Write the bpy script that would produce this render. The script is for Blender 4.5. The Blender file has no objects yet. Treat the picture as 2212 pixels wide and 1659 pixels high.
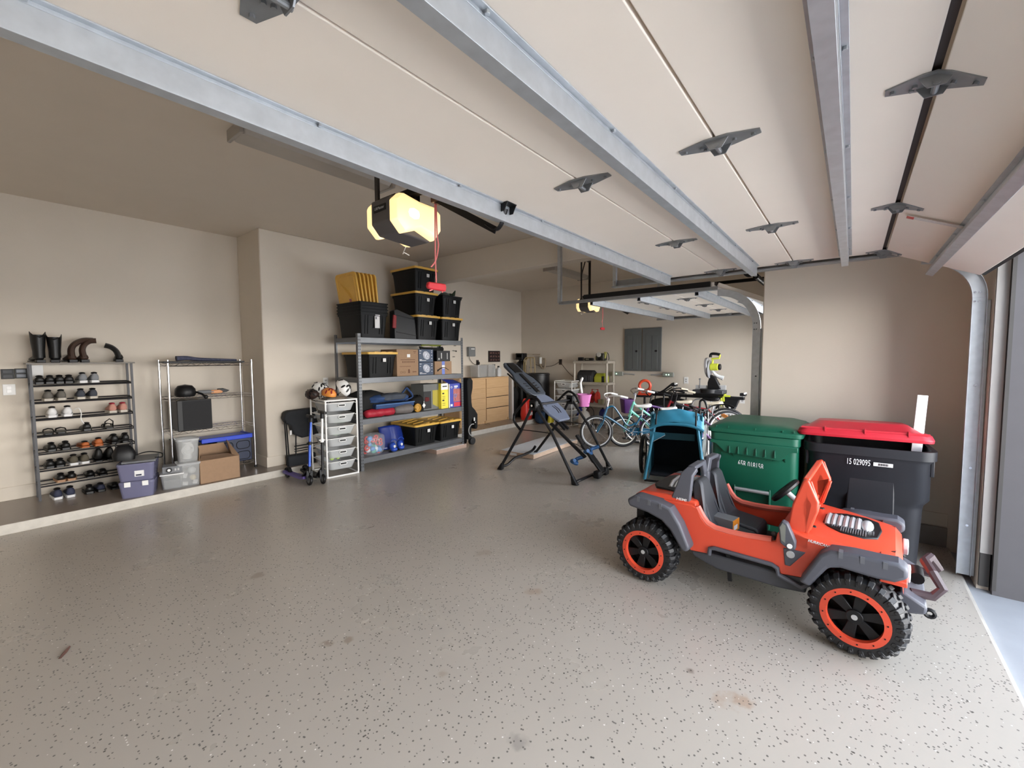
import bpy, bmesh, math, random
from mathutils import Vector, Matrix, Euler
PI = math.pi
random.seed(7)
S = bpy.context.scene
COL = S.collection

# ------------------------------------------------------------------ camera, sky, sun, exposure
def V(*a): return Vector(a)
_yaw, _pitch, _roll, _F = math.radians(38.4977), math.radians(-3.5544), math.radians(-0.32504), 925.13
_f = V(math.cos(_yaw)*math.cos(_pitch), math.sin(_yaw)*math.cos(_pitch), math.sin(_pitch))
_r = V(math.sin(_yaw), -math.cos(_yaw), 0)
_u = _r.cross(_f)
_r2 = _r*math.cos(_roll) + _u*math.sin(_roll)
_u2 = -_r*math.sin(_roll) + _u*math.cos(_roll)
cam = bpy.data.cameras.new('camera')
cam.sensor_width = 36.0
cam.lens = _F/2212*36.0
cam.clip_start = 0.02
co = bpy.data.objects.new('camera', cam)
COL.objects.link(co)
co.matrix_world = Matrix(((_r2.x, _u2.x, -_f.x, 0), (_r2.y, _u2.y, -_f.y, 0), (_r2.z, _u2.z, -_f.z, 1.5), (0, 0, 0, 1)))
S.camera = co

w = bpy.data.worlds.new('sky'); S.world = w; w.use_nodes = True
nt = w.node_tree; nt.nodes.clear()
out = nt.nodes.new('ShaderNodeOutputWorld'); bg = nt.nodes.new('ShaderNodeBackground')
tcw = nt.nodes.new('ShaderNodeTexCoord'); sep = nt.nodes.new('ShaderNodeSeparateXYZ'); rmp = nt.nodes.new('ShaderNodeValToRGB')
nt.links.new(tcw.outputs['Generated'], sep.inputs[0]); nt.links.new(sep.outputs[2], rmp.inputs[0])      # bright hazy horizon, dimmer blue zenith
rmp.color_ramp.elements[0].position = 0.05; rmp.color_ramp.elements[0].color = (1.0, 0.97, 0.92, 1)
rmp.color_ramp.elements[1].position = 0.9; rmp.color_ramp.elements[1].color = (0.10, 0.125, 0.16, 1)
e_ = rmp.color_ramp.elements.new(0.30); e_.color = (0.42, 0.45, 0.50, 1)
nt.links.new(rmp.outputs[0], bg.inputs[0]); bg.inputs[1].default_value = 12.0
nt.links.new(bg.outputs[0], out.inputs[0])
sun = bpy.data.lights.new('sun', 'SUN'); sun.energy = 34.0; sun.angle = math.radians(1.0); sun.color = (1.0, 0.93, 0.84)
so = bpy.data.objects.new('sun', sun); COL.objects.link(so)
so.rotation_euler = Vector((0.30, -0.55, -1.3)).to_track_quat('-Z', 'Y').to_euler()   # comes over the roof from behind the house
for nm, cx_, cy_, sx, sz, zc in (('portal_wide_door', 1.57, -0.80, 4.9, 2.1, 1.05), ('portal_single_door', 6.52, 0.50, 3.1, 2.1, 1.05)):
    L = bpy.data.lights.new(nm, 'AREA'); L.shape = 'RECTANGLE'; L.size = sx; L.size_y = sz
    L.cycles.is_portal = True
    o = bpy.data.objects.new(nm, L); COL.objects.link(o)
    o.location = (cx_, cy_, zc); o.rotation_euler = (math.radians(90), 0, 0)      # faces +y, into the garage
S.view_settings.view_transform = 'Standard'; S.view_settings.look = 'None'
S.view_settings.gamma = 1.0; S.view_settings.use_curve_mapping = False
S.view_settings.exposure = 0.88
cy = S.cycles
cy.use_denoising = True
cy.max_bounces = 12; cy.diffuse_bounces = 8; cy.glossy_bounces = 4; cy.transmission_bounces = 6; cy.transparent_max_bounces = 12
cy.caustics_reflective = False; cy.caustics_refractive = False
cy.sample_clamp_indirect = 6.0
try: cy.use_fast_gi = False
except Exception: pass

# ------------------------------------------------------------------ materials
def srgb(r, g, b):
    f = lambda c: (c/255/12.92) if c/255 <= 0.04045 else ((c/255+0.055)/1.055)**2.4
    return (f(r), f(g), f(b))
MATS = {}
def mat(name, col, rough=0.5, metal=0.0, var=0.08, scale=9.0, bump=0.0, alpha=1.0, trans=0.0, emit=None, es=0.0, coat=0.0, spec=0.5):
    if name in MATS: return MATS[name]
    m = bpy.data.materials.new(name); m.use_nodes = True
    n = m.node_tree; n.nodes.clear()
    o = n.nodes.new('ShaderNodeOutputMaterial'); b = n.nodes.new('ShaderNodeBsdfPrincipled')
    n.links.new(b.outputs[0], o.inputs[0])
    tc = n.nodes.new('ShaderNodeTexCoord'); nz = n.nodes.new('ShaderNodeTexNoise')
    nz.inputs['Scale'].default_value = scale; nz.inputs['Detail'].default_value = 3
    n.links.new(tc.outputs['Object'], nz.inputs['Vector'])
    mx = n.nodes.new('ShaderNodeMix'); mx.data_type = 'RGBA'
    c = [max(0, x) for x in col[:3]]
    mx.inputs[6].default_value = (*[x*(1-var) for x in c], 1); mx.inputs[7].default_value = (*[min(1, x*(1+var)) for x in c], 1)
    n.links.new(nz.outputs[0], mx.inputs[0]); n.links.new(mx.outputs[2], b.inputs['Base Color'])
    b.inputs['Roughness'].default_value = rough; b.inputs['Metallic'].default_value = metal
    b.inputs['Specular IOR Level'].default_value = spec
    if coat: b.inputs['Coat Weight'].default_value = coat; b.inputs['Coat Roughness'].default_value = 0.1
    if trans: b.inputs['Transmission Weight'].default_value = trans
    if alpha < 1: b.inputs['Alpha'].default_value = alpha
    if emit: b.inputs['Emission Color'].default_value = (*emit, 1); b.inputs['Emission Strength'].default_value = es
    if bump:
        bp = n.nodes.new('ShaderNodeBump'); bp.inputs['Strength'].default_value = bump; bp.inputs['Distance'].default_value = 0.01
        n.links.new(nz.outputs[0], bp.inputs['Height']); n.links.new(bp.outputs[0], b.inputs['Normal'])
    MATS[name] = m
    return m

def wall_mat(name, col):
    m = mat(name, col, 0.88, var=0.03, scale=3.0, spec=0.2)
    n = m.node_tree; b = [x for x in n.nodes if x.type == 'BSDF_PRINCIPLED'][0]
    tc = [x for x in n.nodes if x.type == 'TEX_COORD'][0]
    nz = n.nodes.new('ShaderNodeTexNoise'); nz.inputs['Scale'].default_value = 70; nz.inputs['Detail'].default_value = 2
    n.links.new(tc.outputs['Object'], nz.inputs['Vector'])
    bp = n.nodes.new('ShaderNodeBump'); bp.inputs['Strength'].default_value = 0.18; bp.inputs['Distance'].default_value = 0.003
    n.links.new(nz.outputs[0], bp.inputs['Height']); n.links.new(bp.outputs[0], b.inputs['Normal'])
    return m
WALL = wall_mat('wall_paint', (0.66, 0.60, 0.52))
CEIL = wall_mat('ceiling_paint', (0.66, 0.595, 0.515))

SPOTS = [(1.09, 2.13, 0.045, (0.20, 0.13, 0.08), 0.55), (1.17, 2.06, 0.035, (0.20, 0.13, 0.08), 0.5), (1.99, 0.35, 0.09, (0.34, 0.22, 0.14), 0.6), (2.16, 1.56, 0.07, (0.33, 0.22, 0.15), 0.5),
         (2.36, 2.18, 0.08, (0.30, 0.22, 0.16), 0.4), (1.31, 1.48, 0.04, (0.30, 0.24, 0.18), 0.5), (1.25, 0.97, 0.06, (0.16, 0.15, 0.145), 0.4), (2.06, 0.56, 0.025, (0.12, 0.09, 0.07), 0.6), (1.16, 3.18, 0.06, (0.22, 0.15, 0.10), 0.45)]
def floor_mat(name, base, speck=True):
    m = bpy.data.materials.new(name); m.use_nodes = True
    n = m.node_tree; n.nodes.clear(); N = n.nodes.new; K = n.links.new
    o = N('ShaderNodeOutputMaterial'); b = N('ShaderNodeBsdfPrincipled'); K(b.outputs[0], o.inputs[0])
    tc = N('ShaderNodeTexCoord')
    def noise(s, d=4, r=0.55):
        z = N('ShaderNodeTexNoise'); z.inputs['Scale'].default_value = s; z.inputs['Detail'].default_value = d; z.inputs['Roughness'].default_value = r
        K(tc.outputs['Object'], z.inputs['Vector']); return z
    def ramp(src, a, c1, e, c2):
        r = N('ShaderNodeValToRGB'); r.color_ramp.elements[0].position = a; r.color_ramp.elements[0].color = (*c1, 1)
        r.color_ramp.elements[1].position = e; r.color_ramp.elements[1].color = (*c2, 1); K(src, r.inputs[0]); return r
    def mix(f, a, c):
        x = N('ShaderNodeMix'); x.data_type = 'RGBA'
        if isinstance(f, float): x.inputs[0].default_value = f
        else: K(f, x.inputs[0])
        for i, s in ((6, a), (7, c)):
            if isinstance(s, tuple): x.inputs[i].default_value = (*s, 1)
            else: K(s, x.inputs[i])
        return x.outputs[2]
    big = noise(0.9, 5)
    c = mix(big.outputs[0], tuple(x*0.90 for x in base), tuple(x*1.08 for x in base))
    st = ramp(noise(2.6, 6, 0.65).outputs[0], 0.68, (0, 0, 0), 0.84, (1, 1, 1))
    f = N('ShaderNodeMath'); f.operation = 'MULTIPLY'; f.inputs[1].default_value = 0.14; K(st.outputs[0], f.inputs[0])
    c = mix(f.outputs[0], c, (base[0]*0.72, base[1]*0.64, base[2]*0.55))
    if speck:
        nz_ = noise(9.0, 4, 0.6)
        for (sx_, sy_, rr_, col_, k_) in SPOTS:
            vs_ = N('ShaderNodeVectorMath'); vs_.operation = 'SUBTRACT'; K(tc.outputs['Object'], vs_.inputs[0]); vs_.inputs[1].default_value = (sx_, sy_, 0)
            ln = N('ShaderNodeVectorMath'); ln.operation = 'LENGTH'; K(vs_.outputs[0], ln.inputs[0])
            ad = N('ShaderNodeMath'); ad.operation = 'MULTIPLY_ADD'; K(nz_.outputs[0], ad.inputs[0]); ad.inputs[1].default_value = rr_*2.6; K(ln.outputs['Value'], ad.inputs[2])
            rp = ramp(ad.outputs[0], 0.0, (k_,)*3, 1.0, (0, 0, 0)); rp.color_ramp.elements[0].position = rr_*1.55; rp.color_ramp.elements[1].position = rr_*2.1
            c = mix(rp.outputs[0], c, col_)
        for sc, r0, dark, lo in ((78.0, 0.32, (0.07, 0.065, 0.06), 0.80), (46.0, 0.20, (0.02, 0.018, 0.016), 0.90), (70.0, 0.24, (0.85, 0.82, 0.78), 0.97)):
            vo = N('ShaderNodeTexVoronoi'); vo.inputs['Scale'].default_value = sc; K(tc.outputs['Object'], vo.inputs['Vector'])
            d = N('ShaderNodeMath'); d.operation = 'LESS_THAN'; d.inputs[1].default_value = r0; K(vo.outputs['Distance'], d.inputs[0])
            sep = N('ShaderNodeSeparateColor'); K(vo.outputs['Color'], sep.inputs[0])
            g = N('ShaderNodeMath'); g.operation = 'GREATER_THAN'; g.inputs[1].default_value = lo; K(sep.outputs[0], g.inputs[0])
            a = N('ShaderNodeMath'); a.operation = 'MULTIPLY'; K(d.outputs[0], a.inputs[0]); K(g.outputs[0], a.inputs[1])
            a2 = N('ShaderNodeMath'); a2.operation = 'MULTIPLY'; a2.inputs[1].default_value = 0.8; K(a.outputs[0], a2.inputs[0])
            c = mix(a2.outputs[0], c, dark)
    K(c, b.inputs['Base Color'])
    rr = ramp(noise(1.6, 5).outputs[0], 0.2, (0.24,)*3, 0.85, (0.36,)*3); K(rr.outputs[0], b.inputs['Roughness'])
    b.inputs['Specular IOR Level'].default_value = 0.5
    bp = N('ShaderNodeBump'); bp.inputs['Strength'].default_value = 0.06; bp.inputs['Distance'].default_value = 0.01
    K(noise(14, 3).outputs[0], bp.inputs['Height']); K(bp.outputs[0], b.inputs['Normal'])
    return m
FLOOR = floor_mat('epoxy_floor', (0.44, 0.40, 0.35))
RAISED = floor_mat('raised_floor_concrete', (0.27, 0.23, 0.195), False)
KERB = mat('kerb_concrete', (0.52, 0.49, 0.44), 0.8, var=0.2, scale=14, bump=0.4)
DRIVE = mat('driveway_concrete', (0.30, 0.315, 0.34), 0.85, var=0.12, scale=5, bump=0.3)
EXT = mat('exterior_paint', (0.085, 0.082, 0.088), 0.8, var=0.05)
DOORM = mat('door_vinyl_cream', (0.86, 0.785, 0.695), 0.5, var=0.03, scale=4)
GALV = mat('galvanised_steel', (0.50, 0.53, 0.56), 0.42, 0.65, var=0.18, scale=22)
GALVD = mat('dull_galvanised_steel', (0.27, 0.28, 0.29), 0.45, 0.6, var=0.2, scale=18)
BLK = mat('black_plastic', (0.005, 0.005, 0.006), 0.45, spec=0.35)
BLKM = mat('black_metal', (0.006, 0.006, 0.007), 0.4, 0.2, spec=0.35)
RUB = mat('black_rubber', (0.009, 0.009, 0.010), 0.5, bump=0.15, scale=40)
DGREY = mat('dark_grey_plastic', (0.035, 0.037, 0.044), 0.5)
GREY = mat('mid_grey_plastic', (0.16, 0.165, 0.175), 0.5)
LGREY = mat('light_grey_plastic', (0.42, 0.42, 0.42), 0.45)
WHT = mat('white_plastic', (0.80, 0.80, 0.79), 0.4)
CHR = mat('chrome', (0.78, 0.78, 0.80), 0.12, 1.0, var=0.02)
YEL = mat('yellow_plastic', (0.72, 0.40, 0.06), 0.42)
RED = mat('red_plastic', (0.55, 0.02, 0.02), 0.4)
PAPER = mat('paper_label', (0.75, 0.75, 0.75), 0.7)
CARD = mat('cardboard', (0.30, 0.19, 0.115), 0.85, var=0.1, scale=30)
WOOD = mat('raw_wood', (0.55, 0.36, 0.22), 0.7, var=0.15, scale=6)
def wood_grain(name, c1, c2, sc=(1.5, 20, 20)):
    m = mat(name, c1, 0.5)
    n = m.node_tree; b = [x for x in n.nodes if x.type == 'BSDF_PRINCIPLED'][0]
    tc = [x for x in n.nodes if x.type == 'TEX_COORD'][0]
    mp = n.nodes.new('ShaderNodeMapping'); mp.inputs['Scale'].default_value = sc; n.links.new(tc.outputs['Object'], mp.inputs[0])
    nz = n.nodes.new('ShaderNodeTexNoise'); nz.inputs['Scale'].default_value = 2.2; nz.inputs['Detail'].default_value = 5; n.links.new(mp.outputs[0], nz.inputs['Vector'])
    mx = n.nodes.new('ShaderNodeMix'); mx.data_type = 'RGBA'; mx.inputs[6].default_value = (*c1, 1); mx.inputs[7].default_value = (*c2, 1)
    n.links.new(nz.outputs[0], mx.inputs[0]); n.links.new(mx.outputs[2], b.inputs['Base Color'])
    return m
OAK = wood_grain('oak_veneer', (0.50, 0.31, 0.15), (0.68, 0.46, 0.26))

# ------------------------------------------------------------------ mesh building
class MB:
    def __init__(s): s.v = []; s.f = []
    def add(s, vs, fs):
        o = len(s.v); s.v += [Vector(x) for x in vs]; s.f += [tuple(i+o for i in f) for f in fs]; return s
    def box(s, x0, x1, y0, y1, z0, z1):
        if x0 > x1: x0, x1 = x1, x0
        if y0 > y1: y0, y1 = y1, y0
        if z0 > z1: z0, z1 = z1, z0
        return s.add([(x0,y0,z0),(x1,y0,z0),(x1,y1,z0),(x0,y1,z0),(x0,y0,z1),(x1,y0,z1),(x1,y1,z1),(x0,y1,z1)],
                     [(3,2,1,0),(4,5,6,7),(0,1,5,4),(1,2,6,5),(2,3,7,6),(3,0,4,7)])
    def obox(s, c, size, rot=(0,0,0)):
        R = Euler(rot).to_matrix(); c = Vector(c); h = Vector(size)/2
        vs = [c + R @ Vector((sx*h.x, sy*h.y, sz*h.z)) for sz in (-1,1) for sx, sy in ((-1,-1),(1,-1),(1,1),(-1,1))]
        return s.add(vs, [(3,2,1,0),(4,5,6,7),(0,1,5,4),(1,2,6,5),(2,3,7,6),(3,0,4,7)])
    def bar(s, a, b, w, h, up=(0,0,1)):
        a = Vector(a); b = Vector(b); d = (b-a).normalized(); u = Vector(up)
        if abs(d.dot(u)) > 0.98: u = Vector((1,0,0))
        x = d.cross(u).normalized(); y = x.cross(d).normalized()
        vs = [p + x*sx*w/2 + y*sy*h/2 for p in (a, b) for sx, sy in ((-1,-1),(1,-1),(1,1),(-1,1))]
        return s.add(vs, [(0,1,2,3),(7,6,5,4),(0,4,5,1),(1,5,6,2),(2,6,7,3),(3,7,4,0)])
    def cyl(s, a, b, r, n=12, r2=None, cap=True):
        a = Vector(a); b = Vector(b); r2 = r if r2 is None else r2
        d = (b-a).normalized(); u = Vector((0,0,1)) if abs(d.z) < 0.95 else Vector((1,0,0))
        x = d.cross(u).normalized(); y = d.cross(x)
        vs = [p + (x*math.cos(t) + y*math.sin(t))*q for p, q in ((a, r), (b, r2)) for t in [2*PI*i/n for i in range(n)]]
        fs = [(i, (i+1) % n, n+(i+1) % n, n+i) for i in range(n)]
        if cap: fs += [tuple(range(n-1, -1, -1)), tuple(range(n, 2*n))]
        return s.add(vs, fs)
    def tube(s, pts, r, n=8, closed=False, cap=True, rs=None, flat=1.0):
        P = [Vector(p) for p in pts]; m = len(P); vs = []; prev = None
        for i, p in enumerate(P):
            if closed: d = (P[(i+1) % m]-P[i-1]).normalized()
            else: d = (P[min(i+1, m-1)]-P[max(i-1, 0)]).normalized()
            if prev is None:
                u = Vector((0,0,1)) if abs(d.z) < 0.9 else Vector((1,0,0)); x = d.cross(u).normalized()
            else:
                x = (prev - d*prev.dot(d)).normalized()
            prev = x; y = d.cross(x); q = rs[i] if rs else r
            vs += [p + x*math.cos(2*PI*k/n)*q + y*math.sin(2*PI*k/n)*q*flat for k in range(n)]
        fs = []
        for i in range(m if closed else m-1):
            j = (i+1) % m
            fs += [(i*n+k, i*n+(k+1) % n, j*n+(k+1) % n, j*n+k) for k in range(n)]
        if cap and not closed: fs += [tuple(range(n-1, -1, -1)), tuple(range((m-1)*n, m*n))]
        return s.add(vs, fs)
    def prism(s, poly, plane, d0, d1):
        f = {'xz': lambda a, b, d: (a, d, b), 'yz': lambda a, b, d: (d, a, b), 'xy': lambda a, b, d: (a, b, d)}[plane]
        n = len(poly); vs = [f(a, b, d0) for a, b in poly] + [f(a, b, d1) for a, b in poly]
        return s.add(vs, [tuple(range(n-1, -1, -1)), tuple(range(n, 2*n))] + [(i, (i+1) % n, n+(i+1) % n, n+i) for i in range(n)])
    def lathe(s, prof, o=(0,0,0), axis='z', n=24, cap=True):
        o = Vector(o); ex = {'z': (V(1,0,0), V(0,1,0), V(0,0,1)), 'y': (V(1,0,0), V(0,0,1), V(0,1,0)), 'x': (V(0,1,0), V(0,0,1), V(1,0,0))}[axis]
        vs = [o + (ex[0]*math.cos(2*PI*k/n) + ex[1]*math.sin(2*PI*k/n))*r + ex[2]*h for r, h in prof for k in range(n)]
        m = len(prof); fs = [(i*n+k, i*n+(k+1) % n, (i+1)*n+(k+1) % n, (i+1)*n+k) for i in range(m-1) for k in range(n)]
        if cap: fs += [tuple(range(n-1, -1, -1)), tuple(range((m-1)*n, m*n))]
        return s.add(vs, fs)
    def sph(s, c, r, nu=16, nv=10, z0=-1.0, z1=1.0):
        if isinstance(r, (int, float)): r = (r, r, r)
        a0 = math.asin(z0); a1 = math.asin(z1); prof = []
        vs = []
        for j in range(nv+1):
            a = a0 + (a1-a0)*j/nv
            for k in range(nu): vs.append((c[0]+r[0]*max(1e-4, math.cos(a))*math.cos(2*PI*k/nu), c[1]+r[1]*max(1e-4, math.cos(a))*math.sin(2*PI*k/nu), c[2]+r[2]*math.sin(a)))
        fs = [(j*nu+k, j*nu+(k+1) % nu, (j+1)*nu+(k+1) % nu, (j+1)*nu+k) for j in range(nv) for k in range(nu)]
        fs += [tuple(range(nu-1, -1, -1)), tuple(range(nv*nu, (nv+1)*nu))]
        return s.add(vs, fs)
    def torus(s, c, R, r, axis='y', n=32, m=8, flat=1.0, a0=0.0, a1=2*PI):
        c = Vector(c); ex = {'z': (V(1,0,0), V(0,1,0)), 'y': (V(1,0,0), V(0,0,1)), 'x': (V(0,1,0), V(0,0,1))}[axis]
        full = abs(a1-a0-2*PI) < 1e-6
        pts = [c + (ex[0]*math.cos(t) + ex[1]*math.sin(t))*R for t in [a0+(a1-a0)*i/(n if full else n-1) for i in range(n)]]
        return s.tube(pts, r, m, closed=full, flat=flat)
    def loft(s, rings, cap=True):
        n = len(rings[0]); vs = [p for rg in rings for p in rg]
        fs = [(i*n+k, i*n+(k+1) % n, (i+1)*n+(k+1) % n, (i+1)*n+k) for i in range(len(rings)-1) for k in range(n)]
        if cap: fs += [tuple(range(n-1, -1, -1)), tuple(range((len(rings)-1)*n, len(rings)*n))]
        return s.add(vs, fs)
    def surf(s, fn, nu, nv):
        vs = [fn(i/nu, j/nv) for j in range(nv+1) for i in range(nu+1)]
        return s.add(vs, [(j*(nu+1)+i, j*(nu+1)+i+1, (j+1)*(nu+1)+i+1, (j+1)*(nu+1)+i) for j in range(nv) for i in range(nu)])
    def xf(s, M):
        s.v = [M @ p for p in s.v]; return s
    def text(s, txt, size, M, ex=0.0008, bold=False):
        cu = bpy.data.curves.new('t', 'FONT'); cu.body = txt; cu.size = size; cu.extrude = ex; cu.align_x = 'CENTER'; cu.align_y = 'CENTER'; cu.resolution_u = 3
        if bold: cu.offset = size*0.02
        o = bpy.data.objects.new('t', cu); COL.objects.link(o); dg = bpy.context.evaluated_depsgraph_get(); dg.update()
        me = bpy.data.meshes.new_from_object(o.evaluated_get(dg))
        s.add([M @ v.co for v in me.vertices], [tuple(p.vertices) for p in me.polygons])
        bpy.data.objects.remove(o); bpy.data.curves.remove(cu); bpy.data.meshes.remove(me)
        return s
    def build(s, name, m, parent=None, loc=(0,0,0), rot=(0,0,0), bevel=0.0, smooth=False, solid=0.0, sub=0, label=None, seg=2, fix=True, ang=35):
        me = bpy.data.meshes.new(name); me.from_pydata([tuple(p) for p in s.v], [], s.f)
        if fix:
            bm = bmesh.new(); bm.from_mesh(me); bmesh.ops.recalc_face_normals(bm, faces=bm.faces); bm.to_mesh(me); bm.free()
        me.materials.append(m)
        o = bpy.data.objects.new(name, me); COL.objects.link(o)
        o.location = loc; o.rotation_euler = rot
        if parent: o.parent = parent
        if solid:
            md = o.modifiers.new('s', 'SOLIDIFY'); md.thickness = solid; md.offset = 0
        if sub:
            md = o.modifiers.new('u', 'SUBSURF'); md.levels = sub; md.render_levels = sub; smooth = True
        if bevel:
            md = o.modifiers.new('b', 'BEVEL'); md.width = bevel; md.segments = seg; md.limit_method = 'ANGLE'; md.angle_limit = math.radians(40)
        if smooth or bevel:
            for p in me.polygons: p.use_smooth = True
            if not sub:
                try: me.set_sharp_from_angle(angle=math.radians(ang))
                except Exception: pass
        if label: o['label'] = label
        return o

def thing(name, label, cat, loc=(0,0,0), rz=0.0, group=None, rot=None):
    o = bpy.data.objects.new(name, None); COL.objects.link(o); o.empty_display_size = 0.05
    o.location = loc; o.rotation_euler = rot or (0, 0, rz); o['label'] = label; o['category'] = cat
    if group: o['group'] = group
    return o
def tag(o, label, cat, group=None, kind=None):
    o['label'] = label; o['category'] = cat
    if group: o['group'] = group
    if kind: o['kind'] = kind
    return o
def struct(name, mb, m, **k):
    o = mb.build(name, m, **k); o['kind'] = 'structure'; return o
def dup(root, loc=None, rz=None, label=None, group=None, mirror=False):
    r = root.copy(); COL.objects.link(r)
    if loc is not None: r.location = loc
    if rz is not None: r.rotation_euler = (0, 0, rz)
    if mirror: r.scale = (-1, 1, 1)
    if label: r['label'] = label
    if group: r['group'] = group
    for ch in list(root.children):
        c = ch.copy(); COL.objects.link(c); c.parent = r
        for g in ch.children:
            d = g.copy(); COL.objects.link(d); d.parent = c
    return r
def rrect(w, d, r, n=4, cx=0, cy=0):
    out = []
    for (sx, sy, a) in ((1,1,0), (-1,1,90), (-1,-1,180), (1,-1,270)):
        for i in range(n+1):
            t = math.radians(a+90*i/n); out.append((cx+sx*(w/2-r)+r*math.cos(t), cy+sy*(d/2-r)+r*math.sin(t)))
    return out
def ring(w, d, r, z, n=4, cx=0, cy=0): return [(x, y, z) for x, y in rrect(w, d, r, n, cx, cy)]
def arc(c, r, a0, a1, n): return [(c[0]+r*math.cos(math.radians(a0+(a1-a0)*i/n)), c[1]+r*math.sin(math.radians(a0+(a1-a0)*i/n))) for i in range(n+1)]
def bez(p0, p1, p2, p3, n=12):
    p0, p1, p2, p3 = map(Vector, (p0, p1, p2, p3))
    return [(1-t)**3*p0+3*(1-t)**2*t*p1+3*(1-t)*t*t*p2+t**3*p3 for t in [i/n for i in range(n+1)]]
def smoothpath(pts, n=6):
    P = [Vector(p) for p in pts]; out = []
    for i in range(len(P)-1):
        a = P[max(i-1, 0)]; b = P[i]; c = P[i+1]; d = P[min(i+2, len(P)-1)]
        for k in range(n):
            t = k/n; out.append(0.5*((2*b)+(c-a)*t+(2*a-5*b+4*c-d)*t*t+(3*b-a-3*c+d)*t**3))
    out.append(P[-1]); return out
# ------------------------------------------------------------------ room shell
H = 3.15; ZR = 0.087
struct('floor', MB().box(-1.6, 8.73, -0.62, 5.66, -0.15, 0).box(7.985, 8.73, 5.66, 6.63, -0.15, 0), FLOOR)
struct('floor_raised', MB().box(-1.6, 7.98, 5.668, 6.75, -0.15, ZR), RAISED)
struct('trim_1', MB().box(-1.6, 7.985, 5.655, 5.668, 0.0, ZR+0.001).box(7.98, 7.985, 5.655, 6.63, 0.0, ZR+0.001), KERB, bevel=0.004)
struct('ground', MB().box(-50, 60, -70, -0.62, -0.2, -0.03).box(4.9, 60, -0.62, 0.555, -0.2, -0.03), DRIVE)
struct('trim_2', MB().box(-1.6, 4.66, -0.635, -0.6202, -0.15, -0.002), KERB)
struct('ceiling', MB().box(-1.7, 8.85, -0.74, 6.75, H, H+0.12), CEIL)
struct('wall_back', MB().box(-1.6, 8.73, 6.63, 6.75, -0.1, H), WALL)
struct('wall_back_bumpout', MB().box(2.325, 4.87, 5.92, 6.63, ZR, H), WALL, bevel=0.012)
struct('wall_left', MB().box(-1.72, -1.6, -0.74, 6.75, -0.15, H), WALL)
struct('wall_right', MB().box(8.73, 8.85, 0.56, 6.75, -0.15, H), WALL)
struct('wall_middle', MB().box(4.66, 4.80, -0.74, 0.68, -0.15, H), WALL, bevel=0.01)
struct('wall_front', MB().box(-1.72, 4.8, -0.74, -0.685, 2.14, H).box(-1.72, -0.88, -0.74, -0.685, -0.15, 2.14).box(4.03, 4.8, -0.74, -0.685, -0.15, 2.14), WALL)
struct('wall_front_single', MB().box(4.8, 8.85, 0.56, 0.655, 2.14, H).box(4.8, 4.95, 0.56, 0.655, -0.15, 2.14).box(8.1, 8.85, 0.56, 0.655, -0.15, 2.14), WALL)
struct('beam', MB().box(4.87, 5.06, 0.68, 6.63, 2.745, H), WALL, bevel=0.008)
struct('wall_outer_and_added_wing', MB().box(3.97, 4.9, -1.25, -0.745, -0.15, H+0.3).box(-1.72, 4.9, -0.86, -0.745, 2.17, H+0.3).box(-1.72, -0.95, -3.5, -0.745, -0.15, H+0.3)  # last box on this line: invented wing, out of view, added to block light
       .box(4.8, 8.95, 0.44, 0.555, 2.16, H+0.3).box(8.12, 8.95, 0.3, 0.555, -0.15, 2.17).box(4.8, 4.93, -0.62, 0.555, -0.15, H), EXT)
struct('roof', MB().box(-2.6, 4.9, -1.25, 7.6, H+0.3, H+0.42).box(4.9, 9.6, 0.25, 7.6, H+0.3, H+0.42), EXT)
struct('trim_3', MB().box(4.0, 4.03, -0.742, -0.687, 0.22, 2.14), mat('jamb_grey', (0.36, 0.35, 0.335), 0.7))
struct('trim_4', MB().box(3.965, 3.985, -0.76, -0.742, 0.0, 2.14).box(4.005, 4.029, -0.735, -0.69, 0.0, 0.22).box(-0.88, 3.985, -0.76, -0.735, 2.11, 2.15), mat('door_seal_and_jamb_shade', (0.05, 0.047, 0.045), 0.7))  # seal strips, plus a dark box standing in for shade at the jamb foot
# baseboards, same paint
bb = lambda n, m_: struct(n, m_, WALL, bevel=0.004)
bb('baseboard_back', MB().box(-1.6, 2.325, 6.616, 6.63, ZR, ZR+0.135).box(4.87, 7.985, 6.616, 6.63, ZR, ZR+0.135))
bb('baseboard_bumpout', MB().box(2.311, 4.87, 5.906, 5.92, ZR, ZR+0.135).box(2.311, 2.325, 5.92, 6.616, ZR, ZR+0.135))
struct('baseboard_middle', MB().box(4.648, 4.66, -0.62, 0.68, 0.165, 0.265), WALL, bevel=0.003)
struct('trim_5', MB().box(4.642, 4.66, -0.62, 0.69, 0.0, 0.155), mat('stem_wall_concrete', (0.27, 0.25, 0.235), 0.85, var=0.15, scale=12), bevel=0.004)

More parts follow.
